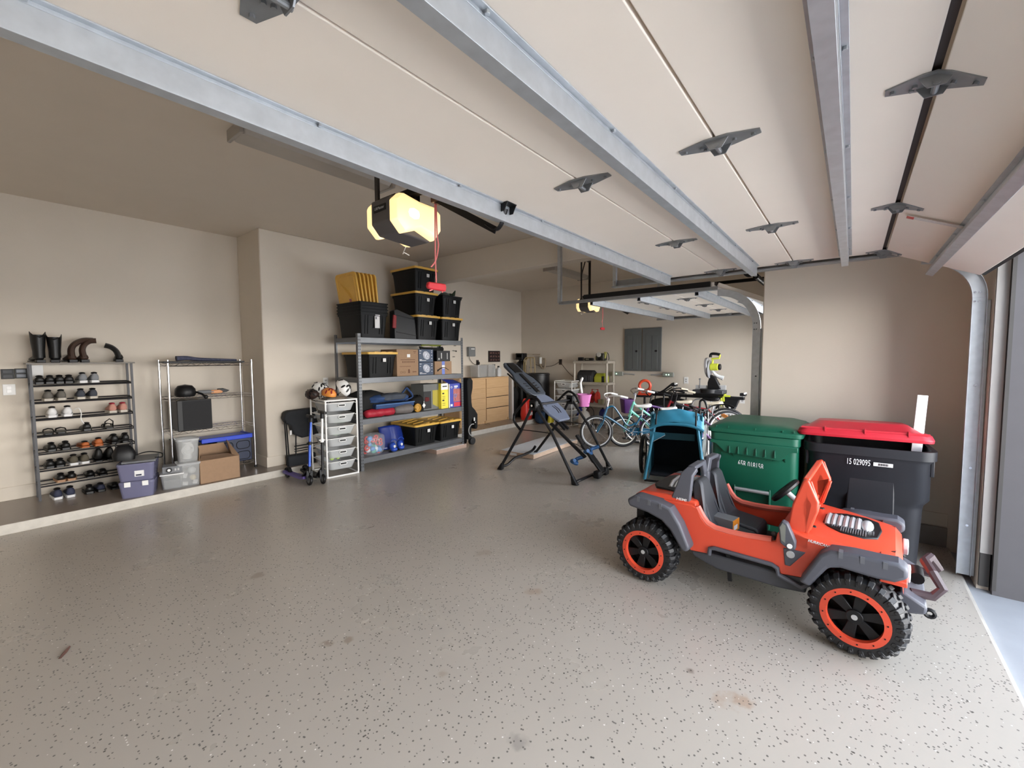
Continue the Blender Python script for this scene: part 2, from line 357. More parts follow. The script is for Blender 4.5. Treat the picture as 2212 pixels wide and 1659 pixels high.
# ------------------------------------------------------------------ overhead doors
def sweep(mb, path, prof, x0):
    """path of (y, z, ny, nz): profile points (px, pn) set across it; px along world x, pn along the normal"""
    rings = [[(x0+px, y+ny*pn, z+nz*pn) for px, pn in prof] for y, z, ny, nz in path]
    return mb.loft(rings)
def make_hinge(b=0.0, k=1.0):
    t = MB(); L1 = 0.125*k
    half = [(-0.045, 0.0), (0.045, 0.0), (0.045, 0.035*k), (0.016, L1), (-0.016, L1), (-0.045, 0.035*k)]
    t.prism(half, 'xy', -0.004, 0.0)
    for y in (0.105*k, 0.05*k): t.cyl((0.0, y, -0.011), (0.0, y, -0.003), 0.006, 6)
    t.cyl((0.018, 0.045, -0.011), (0.018, 0.045, -0.003), 0.006, 6)
    u = MB(); u.prism([(x, -y) for x, y in half], 'xy', -0.004, 0.0)
    for y in (0.105*k, 0.05*k): u.cyl((0.0, -y, -0.011), (0.0, -y, -0.003), 0.006, 6)
    u.xf(Matrix.Rotation(b, 4, 'X')); t.add(u.v, u.f)
    t.prism([(-0.036, -0.004), (0.036, -0.004), (0.018, -0.032), (-0.018, -0.032)], 'yz', -0.03, -0.026)
    t.prism([(-0.036, -0.004), (0.036, -0.004), (0.018, -0.032), (-0.018, -0.032)], 'yz', 0.026, 0.03)
    t.cyl((-0.034, 0, -0.022), (0.034, 0, -0.022), 0.008)
    return t
def strut_mb(x0, x1):
    m = MB(); m.box(x0, x1, -0.02, -0.017, -0.075, 0).box(x0, x1, 0.017, 0.02, -0.075, 0).box(x0, x1, -0.02, 0.02, -0.078, -0.074)
    m.box(x0, x1, -0.037, -0.02, -0.004, 0.0).box(x0, x1, 0.02, 0.037, -0.004, 0.0)
    m.box(x0, x1, -0.0215, -0.02, -0.014, -0.008)
    x = x0+0.35
    while x < x1: m.cyl((x, -0.029, -0.012), (x, -0.029, -0.003), 0.006, 6); m.cyl((x, 0.029, -0.012), (x, 0.029, -0.003), 0.006, 6); x += 0.6
    return m
def overhead_door(name, label, x0, x1, ytop, zd, hinges_x, group, strut_y, curve_low=True, last=None):
    t = thing(name, label, 'garage door', (x0, ytop, zd), 0, group)
    Wd = x1-x0; L = 0.518; ys = []
    def panel(ya, yb, gap=0.004):
        p = MB().box(0, Wd, -yb+gap, -ya, 0, 0.045); return p
    off = 0.0
    for k in range(3):
        panel(off, off+L, 0.006).build('door_panel', DOORM, t, bevel=0.003)
        off += L+0.002
    ang = last
    a = math.radians(ang)
    MB().box(0, Wd, -L, -0.012, 0, 0.045).build('door_panel', DOORM, t, loc=(0, -off-0.004, 0.0), rot=(a, 0, 0), bevel=0.003)
    MB().box(0, Wd, -L-0.02, -L, 0.005, 0.04).build('bottom_seal', BLK, t, loc=(0, -off-0.004, 0.0), rot=(a, 0, 0))
    MB().box(0, Wd, -off-0.012, -off+0.008, 0.012, 0.045).build('section_gasket', mat('gasket_brown', (0.03, 0.022, 0.02), 0.7), t)
    for i, sy in enumerate(strut_y):
        strut_mb(0.02, Wd-0.07).build('strut', GALV, t, loc=(0, sy-ytop, 0), bevel=0.0015)
    m = strut_mb(0.02, Wd-0.03); m.build('strut', GALV, t, loc=(0, -off-0.004-0.29*math.cos(a), 0.0-0.29*math.sin(a)), rot=(a, 0, 0), bevel=0.0015)
    for bend, kk, ks in ((0.0, 1.0, (1, 2)), (a, 0.8, (3,))):
        first = None
        for k in ks:
            yy = -(L+0.002)*k
            for hx in hinges_x:
                if first is None: first = make_hinge(bend, kk).build('hinge', GALVD, t, loc=(hx, yy, 0)); o = first
                else:
                    o = first.copy(); COL.objects.link(o); o.parent = t
                o.location = (hx, yy-(0.004 if k == 3 else 0), 0)
    # end brackets with rollers
    for k, yy in enumerate([-0.04, -(L+0.002), -2*(L+0.002), -3*(L+0.002)]):
        b = MB().box(Wd-0.07, Wd-0.005, yy-0.05, yy+0.05, -0.006, 0).prism([(yy-0.04, -0.006), (yy+0.04, -0.006), (yy+0.015, -0.045), (yy-0.015, -0.045)], 'yz', Wd-0.03, Wd-0.026)
        b.cyl((Wd-0.06, yy, -0.02), (Wd+0.045, yy, -0.02), 0.0055, 8)
        br = b.build('end_bracket', GALVD, t)
        MB().cyl((Wd+0.04, yy, -0.0), (Wd+0.056, yy, -0.0), 0.022, 14).build('roller', BLK, br)
    return t, off, a
def track(name, label, x, yback, group, zt, ybend, yv, side=1, xhang=None, foot=0.02, web=0.075):
    """x = face of web; side=+1 lips point to -x"""
    t = thing(name, label, 'door track', (x, yv, 0), 0, group)
    R = ybend-yv
    path = [(yback, zt, 0, 1)] + [(ybend, zt, 0, 1)]
    prof = [(0, web), (0, -0.0), (-0.07*side, 0.0), (-0.07*side, 0.012), (-0.066*side, 0.012), (-0.066*side, 0.004), (-0.005*side, 0.004), (-0.005*side, web)]
    sweep(MB(), [(y-yv, z, a, b) for y, z, a, b in path], prof, 0).build('horizontal_track', GALVD, t)
    curve = []
    for i in range(13):
        th = math.radians(90*i/12); curve.append((ybend-yv-R*math.sin(th), zt-R+0.0+R*math.cos(th), -math.sin(th)*1.0, math.cos(th)))
    prof2 = [(0, 0.0), (-0.022*side, 0.0), (-0.022*side, -0.004), (-0.004*side, -0.004), (-0.004*side, -0.066), (-0.022*side, -0.066), (-0.022*side, -0.07), (0, -0.07)]
    sweep(MB(), curve, prof2, 0).build('curved_track', GALV, t, smooth=True)
    v = [(0, zt-R, -1, 0), (0, foot, -1, 0)]
    vt = sweep(MB(), v, prof2, 0)
    vt.build('vertical_track', GALV, t, bevel=0.001)
    fl = MB().box(0.0, 0.004*side, -0.018, 0.0, foot, zt-R-0.02).box(0.0, 0.05*side, -0.004, 0.0, foot, zt-R-0.02)
    fl.build('wall_angle', GALV, t, bevel=0.001)
    b = MB()
    for z in (zt-R-0.025, zt-R+0.035):
        for xx in (-0.02, -0.045): b.cyl((-0.009*side, 0.02-xx*0.8, z), (0, 0.02-xx*0.8, z), 0.006, 8)
    for z in (1.3, 0.75, 0.36): b.cyl((-0.009*side, 0.03, z), (0, 0.03, z), 0.008, 8)
    b.build('bolts', CHR, t)
    if xhang is not None:
        z0 = zt+0.02
        h = MB().box(-0.003*side, 0.0, yback-yv-0.03, yback-yv+0.02, z0, H-0.002).box(-0.04*side, 0.0, yback-yv-0.03, yback-yv-0.027, z0, H-0.002)
        h.build('hanger', GALV, t)
    return t
overhead_door('garage_door', 'wide cream sectional garage door raised overhead nearest the viewer', -0.87, 4.02, 1.42, 2.22, [1.27, 2.47, 3.67, 4.82], None, [1.33, 0.645, 0.068], last=24.5)
track('garage_door_track', 'galvanised track at the right edge of the wide raised door', 4.095, 1.92, None, 2.192, -0.345, -0.665, 1, xhang=1)
track('garage_door_track', 'galvanised track at the left edge of the wide raised door', -0.945, 1.92, None, 2.192, -0.345, -0.665, -1, xhang=1)
st = tag(MB().box(-0.02, 0.02, -0.11, 0.11, -0.002, 0).build('warning_sticker', mat('sticker_print', (0.62, 0.60, 0.58), 0.6, var=0.3, scale=120)), 'small white warning sticker with a red end on the tilted door section', 'sticker')
_a = math.radians(24.5); st.location = (2.93, -0.14-0.16*math.cos(_a), 2.209-0.16*math.sin(_a)); st.rotation_euler = (_a, 0, 0.0)
MB().box(-0.02, 0.02, 0.08, 0.11, -0.0035, -0.002).build('red_band', RED, st, label='red end of the sticker')
overhead_door('garage_door', 'single cream garage door raised in the far bay', 4.90, 8.13, 2.72, 2.235, [0.8, 1.62, 2.42], None, [2.62, 2.0, 1.35], last=24.5)
MB().box(4.86, 4.895, 1.2, 2.70, 2.225, 2.285).build('x', BLK)
_o = bpy.data.objects['x']; _o.name = 'door_edge_seal'; _d = [o for o in bpy.data.objects if o.name == 'garage_door.001'][0]
_o.parent = _d; _o.location = (-4.90, -2.72, -2.235)
track('garage_door_track', 'grey track of the far bay door beside the wall corner', 4.83, 3.05, None, 2.19, 1.12, 0.72, -1, xhang=1, web=0.034)
track('garage_door_track', 'grey track of the far bay door along the panel wall', 8.20, 2.95, None, 2.19, 1.12, 0.72, 1, xhang=1)
tb = MB(); tb.cyl((4.9, 0.85, 2.36), (8.2, 0.85, 2.36), 0.014).cyl((5.3, 0.85, 2.36), (6.6, 0.85, 2.36), 0.03).cyl((4.93, 0.85, 2.36), (4.98, 0.85, 2.36), 0.06, 20)
tag(tb.build('torsion_spring_shaft', BLKM, smooth=True), 'dark torsion spring shaft over the far bay opening', 'door spring')

# ------------------------------------------------------------------ openers
LENS = mat('lamp_lens', (0.95, 0.85, 0.65), 0.4, emit=(1.0, 0.66, 0.27), es=0.62)
LENSHOT = mat('lamp_lens_hot', (1, 0.95, 0.8), 0.4, emit=(1.0, 0.74, 0.36), es=3.0)
OPG = mat('opener_grey', (0.085, 0.078, 0.078), 0.5)
CORD = mat('red_cord', (0.72, 0.20, 0.19), 0.7)
def opener(label, x, y, z, rz, L, group):
    t = thing('garage_door_opener', label, 'garage door opener', (x, y, z), rz, group)
    Q = (0, 0, PI/2)
    # local: +y points to the back of the garage; body centred on the origin
    prof = [(-0.165, 0.05), (-0.15, 0.085), (0.13, 0.10), (0.165, 0.08), (0.165, -0.045), (0.115, -0.10), (-0.115, -0.115), (-0.165, -0.04)]
    MB().prism(prof, 'yz', -0.085, 0.085).build('housing', OPG, t, rot=Q, bevel=0.008)
    for s in (-1, 1):
        rings = []
        for i, (dx, k) in enumerate(((0.085, 1.0), (0.115, 1.0), (0.14, 0.94), (0.155, 0.78))):
            rings.append([(s*dx, y_*k, z_*k+0.0) for y_, z_ in [(-0.165, 0.05), (-0.115, 0.082), (0.0, 0.085), (0.12, 0.105), (0.165, 0.06), (0.165, -0.05), (0.105, -0.11), (0.0, -0.07), (-0.12, -0.11), (-0.165, -0.05)]])
        MB().loft(rings).build('light_lens', LENS, t, rot=Q, bevel=0.006)
    MB().sph((-0.113, 0.05, 0.0), (0.048, 0.085, 0.065)).build('bulb_glow', LENSHOT, t, rot=Q, smooth=True)
    MB().box(-0.055, 0.055, 0.165, 0.169, 0.015, 0.05).build('badge', BLK, t, rot=Q)
    MB().text('LiftMaster', 0.022, Matrix.Translation((0, 0.1695, 0.033)) @ Euler((PI/2, 0, PI)).to_matrix().to_4x4()).build('lettering', LGREY, t, rot=Q)
    MB().box(-0.09, 0.09, -0.13, 0.13, 0.095, 0.103).build('mounting_strap', BLKM, t, rot=Q)
    hg = MB()
    top = H-z-0.002
    for xx in (-0.14,):
        hg.box(xx-0.016, xx+0.016, 0.055, 0.058, 0.085, top).box(xx-0.016, xx-0.013, 0.03, 0.058, 0.085, top)
    hg.box(-0.15, 0.15, 0.03, 0.06, top-0.03, top)
    hg.bar((-0.14, 0.056, top-0.3), (0.0, 0.056, top-0.02), 0.02, 0.003)
    hg.build('hanger', mat('perforated_angle', (0.045, 0.04, 0.038), 0.5, 0.4), t)
    hg = MB()
    for xx in (0.13,):
        hg.box(xx-0.016, xx+0.016, 0.055, 0.058, 0.085, top).box(xx+0.013, xx+0.016, 0.03, 0.058, 0.085, top)
    hg.build('hanger', MATS['perforated_angle'], t)
    MB().box(-0.02, 0.02, -L, 0.1, 0.125, 0.165).build('rail', BLKM, t)
    MB().box(-0.035, 0.035, -0.42, -0.22, 0.108, 0.124).box(-0.03, 0.03, -0.34, -0.27, 0.04, 0.108).build('trolley', mat('trolley_bronze', (0.12, 0.06, 0.035), 0.4, 0.5), t)
    arm = MB().bar((-0.02, -0.30, 0.055), (-0.02, -0.725, -0.19), 0.004, 0.034)
    arm.tube(smoothpath([(-0.016, -0.66, -0.15), (-0.016, -0.715, -0.185), (-0.016, -0.755, -0.165), (-0.016, -0.785, -0.10)], 5), 0.015, 8, flat=0.35)
    arm.build('arm', BLKM, t)
    MB().box(-0.05, 0.02, -0.82, -0.765, -0.084, -0.080).prism([(-0.82, -0.084), (-0.765, -0.084), (-0.775, -0.12), (-0.80, -0.12)], 'yz', -0.05, -0.046).prism([(-0.82, -0.084), (-0.765, -0.084), (-0.775, -0.12), (-0.80, -0.12)], 'yz', 0.014, 0.018).build('arm_bracket', BLKM, t)
    cd = MB(); yy = -0.27
    cd.tube(smoothpath([(0.0, yy, 0.06), (-0.002, yy, -0.1), (-0.004, yy, -0.25), (0.0, yy, -0.385)]), 0.004, 6).tube(smoothpath([(0.008, yy, 0.06), (0.012, yy, -0.12), (0.02, yy, -0.18), (0.0, yy, -0.26), (-0.035, yy, -0.305)]), 0.004, 6)
    cd.tube(smoothpath([(-0.05, yy, -0.435), (-0.01, yy, -0.42), (0.02, yy, -0.425), (0.04, yy, -0.42), (0.045, yy, -0.435)]), 0.0035, 6)
    c = cd.build('release_cord', CORD, t, smooth=True)
    hb = MB().prism([(-0.068, -0.41), (-0.06, -0.388), (0.06, -0.385), (0.068, -0.405), (0.06, -0.428), (-0.06, -0.425)], 'xz', yy-0.012, yy+0.012)
    hb.build('release_handle', mat('red_handle', (0.50, 0.02, 0.03), 0.4), c, bevel=0.006)
    MB().tube(smoothpath([(0.10, 0.12, -0.11), (0.14, 0.2, -0.13), (0.18, 0.24, -0.11), (0.22, 0.24, -0.12)]), 0.003, 6).build('antenna_wire', WHT, t)
    return t
opener('grey garage door opener with glowing lens hanging above the wide door rear edge', 1.62, 2.09, 2.30, 0.0, 2.6, None)
opener('garage door opener with glowing lens hanging in the far bay', 6.55, 3.55, 2.375, 0.0, 2.8, None)

# ------------------------------------------------------------------ ceiling light fixtures
def fixture(label, x0, x1, y0, y1, group):
    t = thing('ceiling_light', label, 'ceiling light', ((x0+x1)/2, (y0+y1)/2, H), 0, group)
    W = x1-x0; D = y1-y0
    MB().loft([ring(W, D, 0.02, -0.001), ring(W-0.02, D-0.01, 0.03, -0.045), ring(W-0.03, D-0.05, 0.04, -0.075)]).build('diffuser', mat('unlit_acrylic', (0.40, 0.375, 0.34), 0.4), t, smooth=True)
    for s in (-1, 1): MB().box(s*(W/2)-0.012, s*(W/2)+0.012, -D/2, D/2, -0.085, -0.001).build('end_cap', mat('fixture_cap', (0.36, 0.335, 0.305), 0.5), t, bevel=0.004)
    return t
fixture('long unlit ceiling light behind the wide door strut', 1.24, 2.50, 3.36, 3.60, None)
fixture('long unlit ceiling light in the far bay beside the opener', 6.6, 7.85, 4.25, 4.50, None)
# ------------------------------------------------------------------ wheeled bins
def Mx(o, x, y, z): return Matrix(((x[0], y[0], z[0], o[0]), (x[1], y[1], z[1], o[1]), (x[2], y[2], z[2], o[2]), (0, 0, 0, 1)))
def bin_body(w, d, h, base, tb=0.78):
    """front is at y=-d/2; open top; tapers towards the floor"""
    rings = []
    for z, k in ((0.02, tb), (h*0.45, tb+0.09), (h*0.55, tb+0.16), (h*0.93, 0.965), (h*0.93, 1.0), (h, 1.0), (h, 0.955), (h*0.5, 0.84), (0.06, tb-0.04)):
        rings.append(ring(w*k, d*k, 0.05, z, 4, 0, 0.0+(1-k)*d*0.15))
    return MB().loft(rings)
def wheels(t, w, d):
    for s in (-1, 1):
        ww = MB().cyl((s*(w/2-0.10), d/2-0.10, 0.13), (s*(w/2-0.03), d/2-0.10, 0.13), 0.13, 24).build('wheel', RUB, t, bevel=0.008)
    MB().cyl((-(w/2-0.04), d/2-0.10, 0.13), ((w/2-0.04), d/2-0.10, 0.13), 0.012).build('axle', GALV, t)
GREENB = mat('green_bin_plastic', (0.004, 0.095, 0.055), 0.42, var=0.10, scale=6)
BLACKB = mat('black_bin_plastic', (0.013, 0.014, 0.018), 0.42, var=0.35, scale=5, bump=0.05, spec=0.35)
REDLID = mat('red_lid_plastic', (0.50, 0.018, 0.035), 0.4, var=0.08)
LETTER = mat('stencil_white', (0.72, 0.74, 0.76), 0.6)

def green_bin():
    Wg, Dg, Hg = 0.62, 0.74, 0.885
    ang = -PI/2         # direction of the front rim
    dx = V(math.cos(ang), math.sin(ang), 0)           # local x runs along the front, to the right in view
    c = V(3.74, 0.592, 0); bk = V(-dx.y, dx.x, 0)
    o = c + bk*(Dg/2)
    t = thing('wheeled_bin', 'green wheeled bin with closed green lid beside the black bin', 'bin', o, ang)
    bin_body(Wg, Dg, Hg, 0, 0.80).build('body', GREENB, t, smooth=True, bevel=0.004)
    f = -Dg/2
    # collar skirt with sloping ends
    sk = MB().prism([(-0.30, Hg-0.06), (0.30, Hg-0.06), (0.30, Hg-0.10), (0.26, Hg-0.10), (0.19, Hg-0.175), (-0.19, Hg-0.155), (-0.26, Hg-0.09), (-0.30, Hg-0.085)], 'xz', f-0.014, f+0.05)
    skp = sk.build('front_collar', GREENB, t, bevel=0.004)
    for i in range(6):
        x = -0.155+i*0.062
        MB().prism([(x-0.007, Hg-0.155), (x+0.007, Hg-0.155), (x, Hg-0.095)], 'xz', f-0.028, f).build('rib', GREENB, skp, bevel=0.003)
    ft = MB()
    for x in (-0.22, -0.13, 0.14, 0.22): ft.prism([(f+0.0, Hg-0.16), (f+0.06, Hg-0.16), (f+0.06, Hg-0.25)], 'yz', x-0.004, x+0.004)
    ft.build('gussets', GREENB, t)
    # recessed lift pocket with grab bar
    rc = MB().box(-0.13, -0.115, f+0.025, f+0.08, 0.15, 0.53).box(0.115, 0.13, f+0.025, f+0.08, 0.15, 0.53).box(-0.13, 0.13, f+0.025, f+0.08, 0.52, 0.535)
    pk = rc.build('lift_pocket', GREENB, t, bevel=0.005)
    MB().box(-0.115, 0.115, f+0.072, f+0.085, 0.15, 0.52).build('pocket_back', mat('dark_green_plastic', (0.003, 0.06, 0.035), 0.5), pk)
    MB().cyl((-0.12, f+0.03, 0.44), (0.12, f+0.03, 0.44), 0.0145, 14).build('lift_bar', GALV, t, smooth=True)
    MB().text('65R 018158', 0.066, Mx((-0.01, f+0.0185, Hg-0.240), (0.55, 0, -0.03), (0, -0.07, 1), (0, -1, 0)), 0.001).build('lettering', LETTER, t, label='white number 65R 018158')
    bc = MB().box(-0.04, 0.045, f+0.02, f+0.022, Hg-0.290, Hg-0.270)
    b = bc.build('barcode_label', PAPER, t)
    k = MB()
    for i in range(14): k.box(-0.03+i*0.0045, -0.03+i*0.0045+0.0015+0.001*(i % 3 == 0), f+0.0185, f+0.02, Hg-0.286, Hg-0.274)
    k.build('bars', DGREY, b)
    # lid
    ld = MB().loft([ring(Wg+0.035, Dg+0.035, 0.05, Hg+0.004), ring(Wg+0.04, Dg+0.04, 0.05, Hg+0.035), ring(Wg-0.01, Dg-0.01, 0.05, Hg+0.045), ring(Wg-0.02, Dg-0.03, 0.06, Hg+0.055), ring(Wg-0.16, Dg-0.16, 0.06, Hg+0.078), ring(Wg-0.3, Dg-0.3, 0.05, Hg+0.08)])
    l = ld.build('lid', GREENB, t, smooth=True, bevel=0.003)
    MB().box(-0.3, 0.3, Dg/2-0.01, Dg/2+0.05, Hg-0.03, Hg+0.03).build('hinge_bar', GREENB, t, bevel=0.01)
    rb = MB()
    for x in (-0.26, -0.17, 0.02, 0.2, 0.27): rb.box(x-0.003, x+0.003, f-0.006, f+0.03, Hg+0.033, Hg+0.055)
    rb.build('lid_ribs', GREENB, l)
    wheels(t, Wg*0.9, Dg)
    return t
green_bin()
def black_bin():
    Wb, Db, Hb = 0.70, 0.70, 0.875
    ang = math.atan2(-0.665, 0.035)
    dx = V(math.cos(ang), math.sin(ang), 0); bk = V(-dx.y, dx.x, 0)
    c = V(3.775, -0.098, 0)
    o = c + bk*(Db/2) + V(-0.02, 0.0, 0)
    t = thing('wheeled_bin', 'black wheeled bin with raised red lid standing by the door track', 'bin', o, ang)
    rings = []
    for z, k, ky in ((0.015, 0.84, 0.80), (Hb*0.54, 0.88, 0.85), (Hb*0.57, 0.89, 0.86), (Hb*0.62, 0.96, 0.93), (Hb*0.90, 0.955, 0.95), (Hb*0.93, 0.985, 0.98), (Hb*0.93, 1.02, 1.01), (Hb, 1.02, 1.01), (Hb, 0.95, 0.95), (Hb*0.5, 0.78, 0.75), (0.06, 0.75, 0.7)):
        rings.append(ring(Wb*k, Db*ky, 0.09, z, 6, 0, (1-ky)*Db*0.0))
    MB().loft(rings).build('body', BLACKB, t, smooth=True, ang=50)
    f = -Db*0.475
    fr = MB().prism([(-0.09, 0.735), (0.15, 0.735), (0.16, 0.03), (-0.12, 0.03)], 'xz', f+0.004, f+0.1)
    fr.build('front_panel', BLACKB, t, bevel=0.008)
    hb = MB()
    hb.prism([(-0.005, 0.30), (0.0, 0.35), (0.13, 0.35), (0.14, 0.30), (0.13, 0.30), (0.12, 0.335), (0.01, 0.335), (0.005, 0.30)], 'xz', f-0.015, f+0.02)
    hb.build('grab_handle', BLACKB, t, bevel=0.006)
    MB().cyl((-0.10, f-0.01, 0.06), (0.22, f-0.01, 0.06), 0.014).build('lift_bar', GALVD, t)
    MB().text('15 029095', 0.058, Mx((-0.045, f-0.010, 0.765), (0.53, 0, -0.0), (0, -0.05, 1), (0, -1, 0)), 0.001).build('lettering', LETTER, t, label='white number 15 029095')
    b = MB().box(0.035, 0.135, f-0.013, f-0.010, 0.753, 0.777).build('barcode_label', PAPER, t)
    k = MB()
    for i in range(12): k.box(0.06+i*0.0045, 0.06+i*0.0045+0.002+0.001*(i % 3 == 0), f-0.0145, f-0.013, 0.757, 0.773)
    k.build('bars', DGREY, b)
    for s in (-1, 1):
        MB().box(s*0.335-0.01, s*0.335+0.01, f+0.05, f+0.10, Hb-0.17, Hb-0.06).build('side_rib', BLACKB, t, bevel=0.004)
    # lid hinged at the back, propped open; leans towards the left of the view
    L = MB().loft([ring(Wb+0.03, Db+0.02, 0.06, 0.0, 5), ring(Wb+0.035, Db+0.03, 0.06, 0.02, 5), ring(Wb+0.01, Db+0.0, 0.06, 0.05, 5), ring(Wb-0.06, Db-0.06, 0.06, 0.052, 5), ring(Wb-0.20, Db-0.22, 0.06, 0.105, 5), ring(Wb-0.3, Db-0.3, 0.05, 0.108, 5)])
    L.xf(Matrix.Translation((0, -Db/2, 0)))
    l = L.build('lid', REDLID, t, loc=(-0.01, Db/2, Hb+0.0), rot=(math.radians(-4.5), math.radians(-0.5), math.radians(-2)), smooth=True, bevel=0.003, label='red lid held open')
    rb = MB()
    for x in (-0.2, 0.02, 0.24): rb.box(x-0.004, x+0.004, -Db-0.012, -Db+0.04, 0.035, 0.07)
    rb.box(-0.34, 0.34, -Db+0.0, -Db+0.008, 0.05, 0.062)
    rb.build('lid_ribs', REDLID, l)
    MB().box(-0.3, 0.3, Db/2-0.03, Db/2+0.03, Hb-0.04, Hb+0.02).build('hinge_bar', BLACKB, t, bevel=0.01)
    wheels(t, Wb*0.86, Db*0.86)
    return t
black_bin()
# white board sticking out of the black bin
bd = MB().bar((0, 0, 0), (0.12, -0.035, 0.52), 0.055, 0.012, up=(1, 0, 0)).build('white_board', mat('white_painted_board', (0.86, 0.87, 0.88), 0.4), None, loc=(3.99, -0.355, 0.70), bevel=0.002)
tag(bd, 'narrow white board sticking up out of the black bin', 'board')

# ------------------------------------------------------------------ ride-on off-road toy car
JR = mat('jeep_orange_red', (0.63, 0.065, 0.028), 0.38, var=0.03, coat=0.2)
JG = mat('jeep_charcoal', (0.075, 0.078, 0.095), 0.5, var=0.06)
JS = mat('jeep_seat_dark', (0.035, 0.037, 0.043), 0.5)
JSIL = mat('jeep_silver', (0.55, 0.55, 0.56), 0.35, 0.4)
def jeep():
    # local x forward (towards the front), local y to the LEFT of the car; the viewer sees its right side (y < 0) -> built with side sign
    hd = V(-0.055, -1, 0).normalized(); lat = V(-1, 0.055, 0).normalized()   # lat points to the viewer
    ang = math.atan2(hd.y, hd.x)
    t = thing('ride_on_toy_car', 'orange-red ride-on toy off-road car with big black tyres', 'toy car', (3.11, 0.44, 0), ang)
    # local y axis = rotate hd by +90deg = (-hd.y, hd.x) = (1, -0.05) = away from the viewer; so viewer side is y negative
    Wb = 0.335; g = JR
    side = [(-0.70, 0.47), (-0.705, 0.535), (-0.66, 0.553), (-0.43, 0.556), (-0.315, 0.556), (-0.275, 0.545), (-0.252, 0.49), (-0.222, 0.455), (-0.175, 0.435), (-0.09, 0.431), (0.0, 0.434), (0.13, 0.448), (0.152, 0.456),
            (0.158, 0.50), (0.178, 0.532), (0.215, 0.545), (0.29, 0.518), (0.45, 0.498), (0.60, 0.475), (0.672, 0.465), (0.672, 0.40), (0.40, 0.40), (0.30, 0.29), (0.18, 0.275), (0.165, 0.315), (-0.185, 0.325), (-0.20, 0.272), (-0.315, 0.262), (-0.40, 0.42), (-0.5, 0.46)]
    for s in (-1, 1):
        MB().prism(side, 'xz', s*(Wb-0.03), s*Wb).build('side_panel', g, t, bevel=0.006)
    # door rail lip, rounded top
    for s in (-1, 1):
        pts = [(-0.285, 0.550), (-0.252, 0.492), (-0.222, 0.457), (-0.175, 0.437), (-0.09, 0.433), (0.0, 0.436), (0.13, 0.450)]
        MB().tube([(x, s*(Wb-0.022), z) for x, z in pts], 0.022, 8).build('door_rail', mat('jeep_rail_pink', (0.62, 0.13, 0.09), 0.42), t, smooth=True)
    # rear deck
    dk = MB().loft([[(-0.705, y, 0.50), (-0.70, y*0.98, 0.545), (-0.66, y*0.9, 0.575), (-0.45, y*0.9, 0.585), (-0.30, y*0.9, 0.57), (-0.29, y, 0.54), (-0.29, y, 0.50)] for y in (-Wb, Wb)])
    dk.build('rear_deck', g, t, bevel=0.012, seg=3)
    ev = MB().prism([(-0.64, -0.13), (-0.60, -0.20), (-0.36, -0.235), (-0.32, 0.0), (-0.36, 0.235), (-0.60, 0.20), (-0.64, 0.13)], 'xy', 0.55, 0.592).build('rear_engine_cover', BLK, t, bevel=0.006)
    for k in range(6):
        MB().tube([(-0.52+k*0.032, -0.15, 0.590), (-0.52+k*0.032, -0.10, 0.618), (-0.52+k*0.032, 0.0, 0.625), (-0.52+k*0.032, 0.10, 0.618), (-0.52+k*0.032, 0.15, 0.590)], 0.014, 8).build('intake_pipe', JSIL, ev, smooth=True)
    # hood: lofted with a crown and a drooping nose
    rings = []
    for x, zt, zc, wt, zb in ((0.20, 0.535, 0.545, 1.0, 0.48), (0.30, 0.522, 0.538, 1.0, 0.45), (0.45, 0.505, 0.532, 0.98, 0.45), (0.60, 0.482, 0.522, 0.95, 0.44), (0.655, 0.472, 0.508, 0.93, 0.43), (0.685, 0.435, 0.465, 0.90, 0.37), (0.69, 0.34, 0.34, 0.88, 0.33)):
        wdt = Wb*wt; rings.append([(x, -wdt, zb), (x, -wdt, zt-0.01), (x, -wdt*0.93, zt+0.012), (x, -wdt*0.6, zc), (x, 0, zc+0.004), (x, wdt*0.6, zc), (x, wdt*0.93, zt+0.012), (x, wdt, zt-0.01), (x, wdt, zb)])
    hd_ = MB().loft(rings).build('hood', g, t, bevel=0.006, smooth=True, ang=30)
    MB().box(0.598, 0.601, -0.325, 0.325, 0.46, 0.505).build('hood_seam', mat('dark_seam', (0.12, 0.012, 0.008), 0.7), hd_)
    gp = [(0.34, -0.075), (0.365, -0.13), (0.43, -0.185), (0.53, -0.185), (0.585, -0.14), (0.60, 0.0), (0.585, 0.14), (0.53, 0.185), (0.43, 0.185), (0.365, 0.13), (0.34, 0.075)]
    m = MB().prism(gp, 'xy', 0.50, 0.541)
    for i, p in enumerate(m.v): m.v[i] = p + V(0, 0, -(p.x-0.34)*0.04-abs(p.y)*0.03+0.006)
    gr = m.build('hood_grille', BLK, t, bevel=0.006)
    for k in range(18):
        x = 0.385+k*0.0105
        MB().prism([(-0.165 if 0.42 < x < 0.54 else -0.12, 0.5345), (-0.09, 0.540), (-0.09, 0.5475), (-0.165 if 0.42 < x < 0.54 else -0.12, 0.5455)], 'yz', x, x+0.005).build('louvre', GREY, gr)
    for k in range(6):
        x = 0.362+k*0.027
        MB().tube([(x, -0.10, 0.535), (x, -0.06, 0.548), (x, 0.0, 0.552), (x, 0.06, 0.548), (x, 0.10, 0.535)], 0.0138, 8).build('intake_pipe', JSIL, gr, smooth=True)
    MB().sph((0.535, 0.0, 0.540), (0.030, 0.085, 0.025)).build('intake_dome', mat('jeep_silver_bright', (0.68, 0.69, 0.70), 0.25, 0.3), gr, smooth=True)
    for s in (-1, 1):
        MB().prism([(0.245, s*0.17), (0.32, s*0.18), (0.325, s*0.20), (0.25, s*0.205)], 'xy', 0.52, 0.545).build('hood_vent', BLK, t, bevel=0.006)
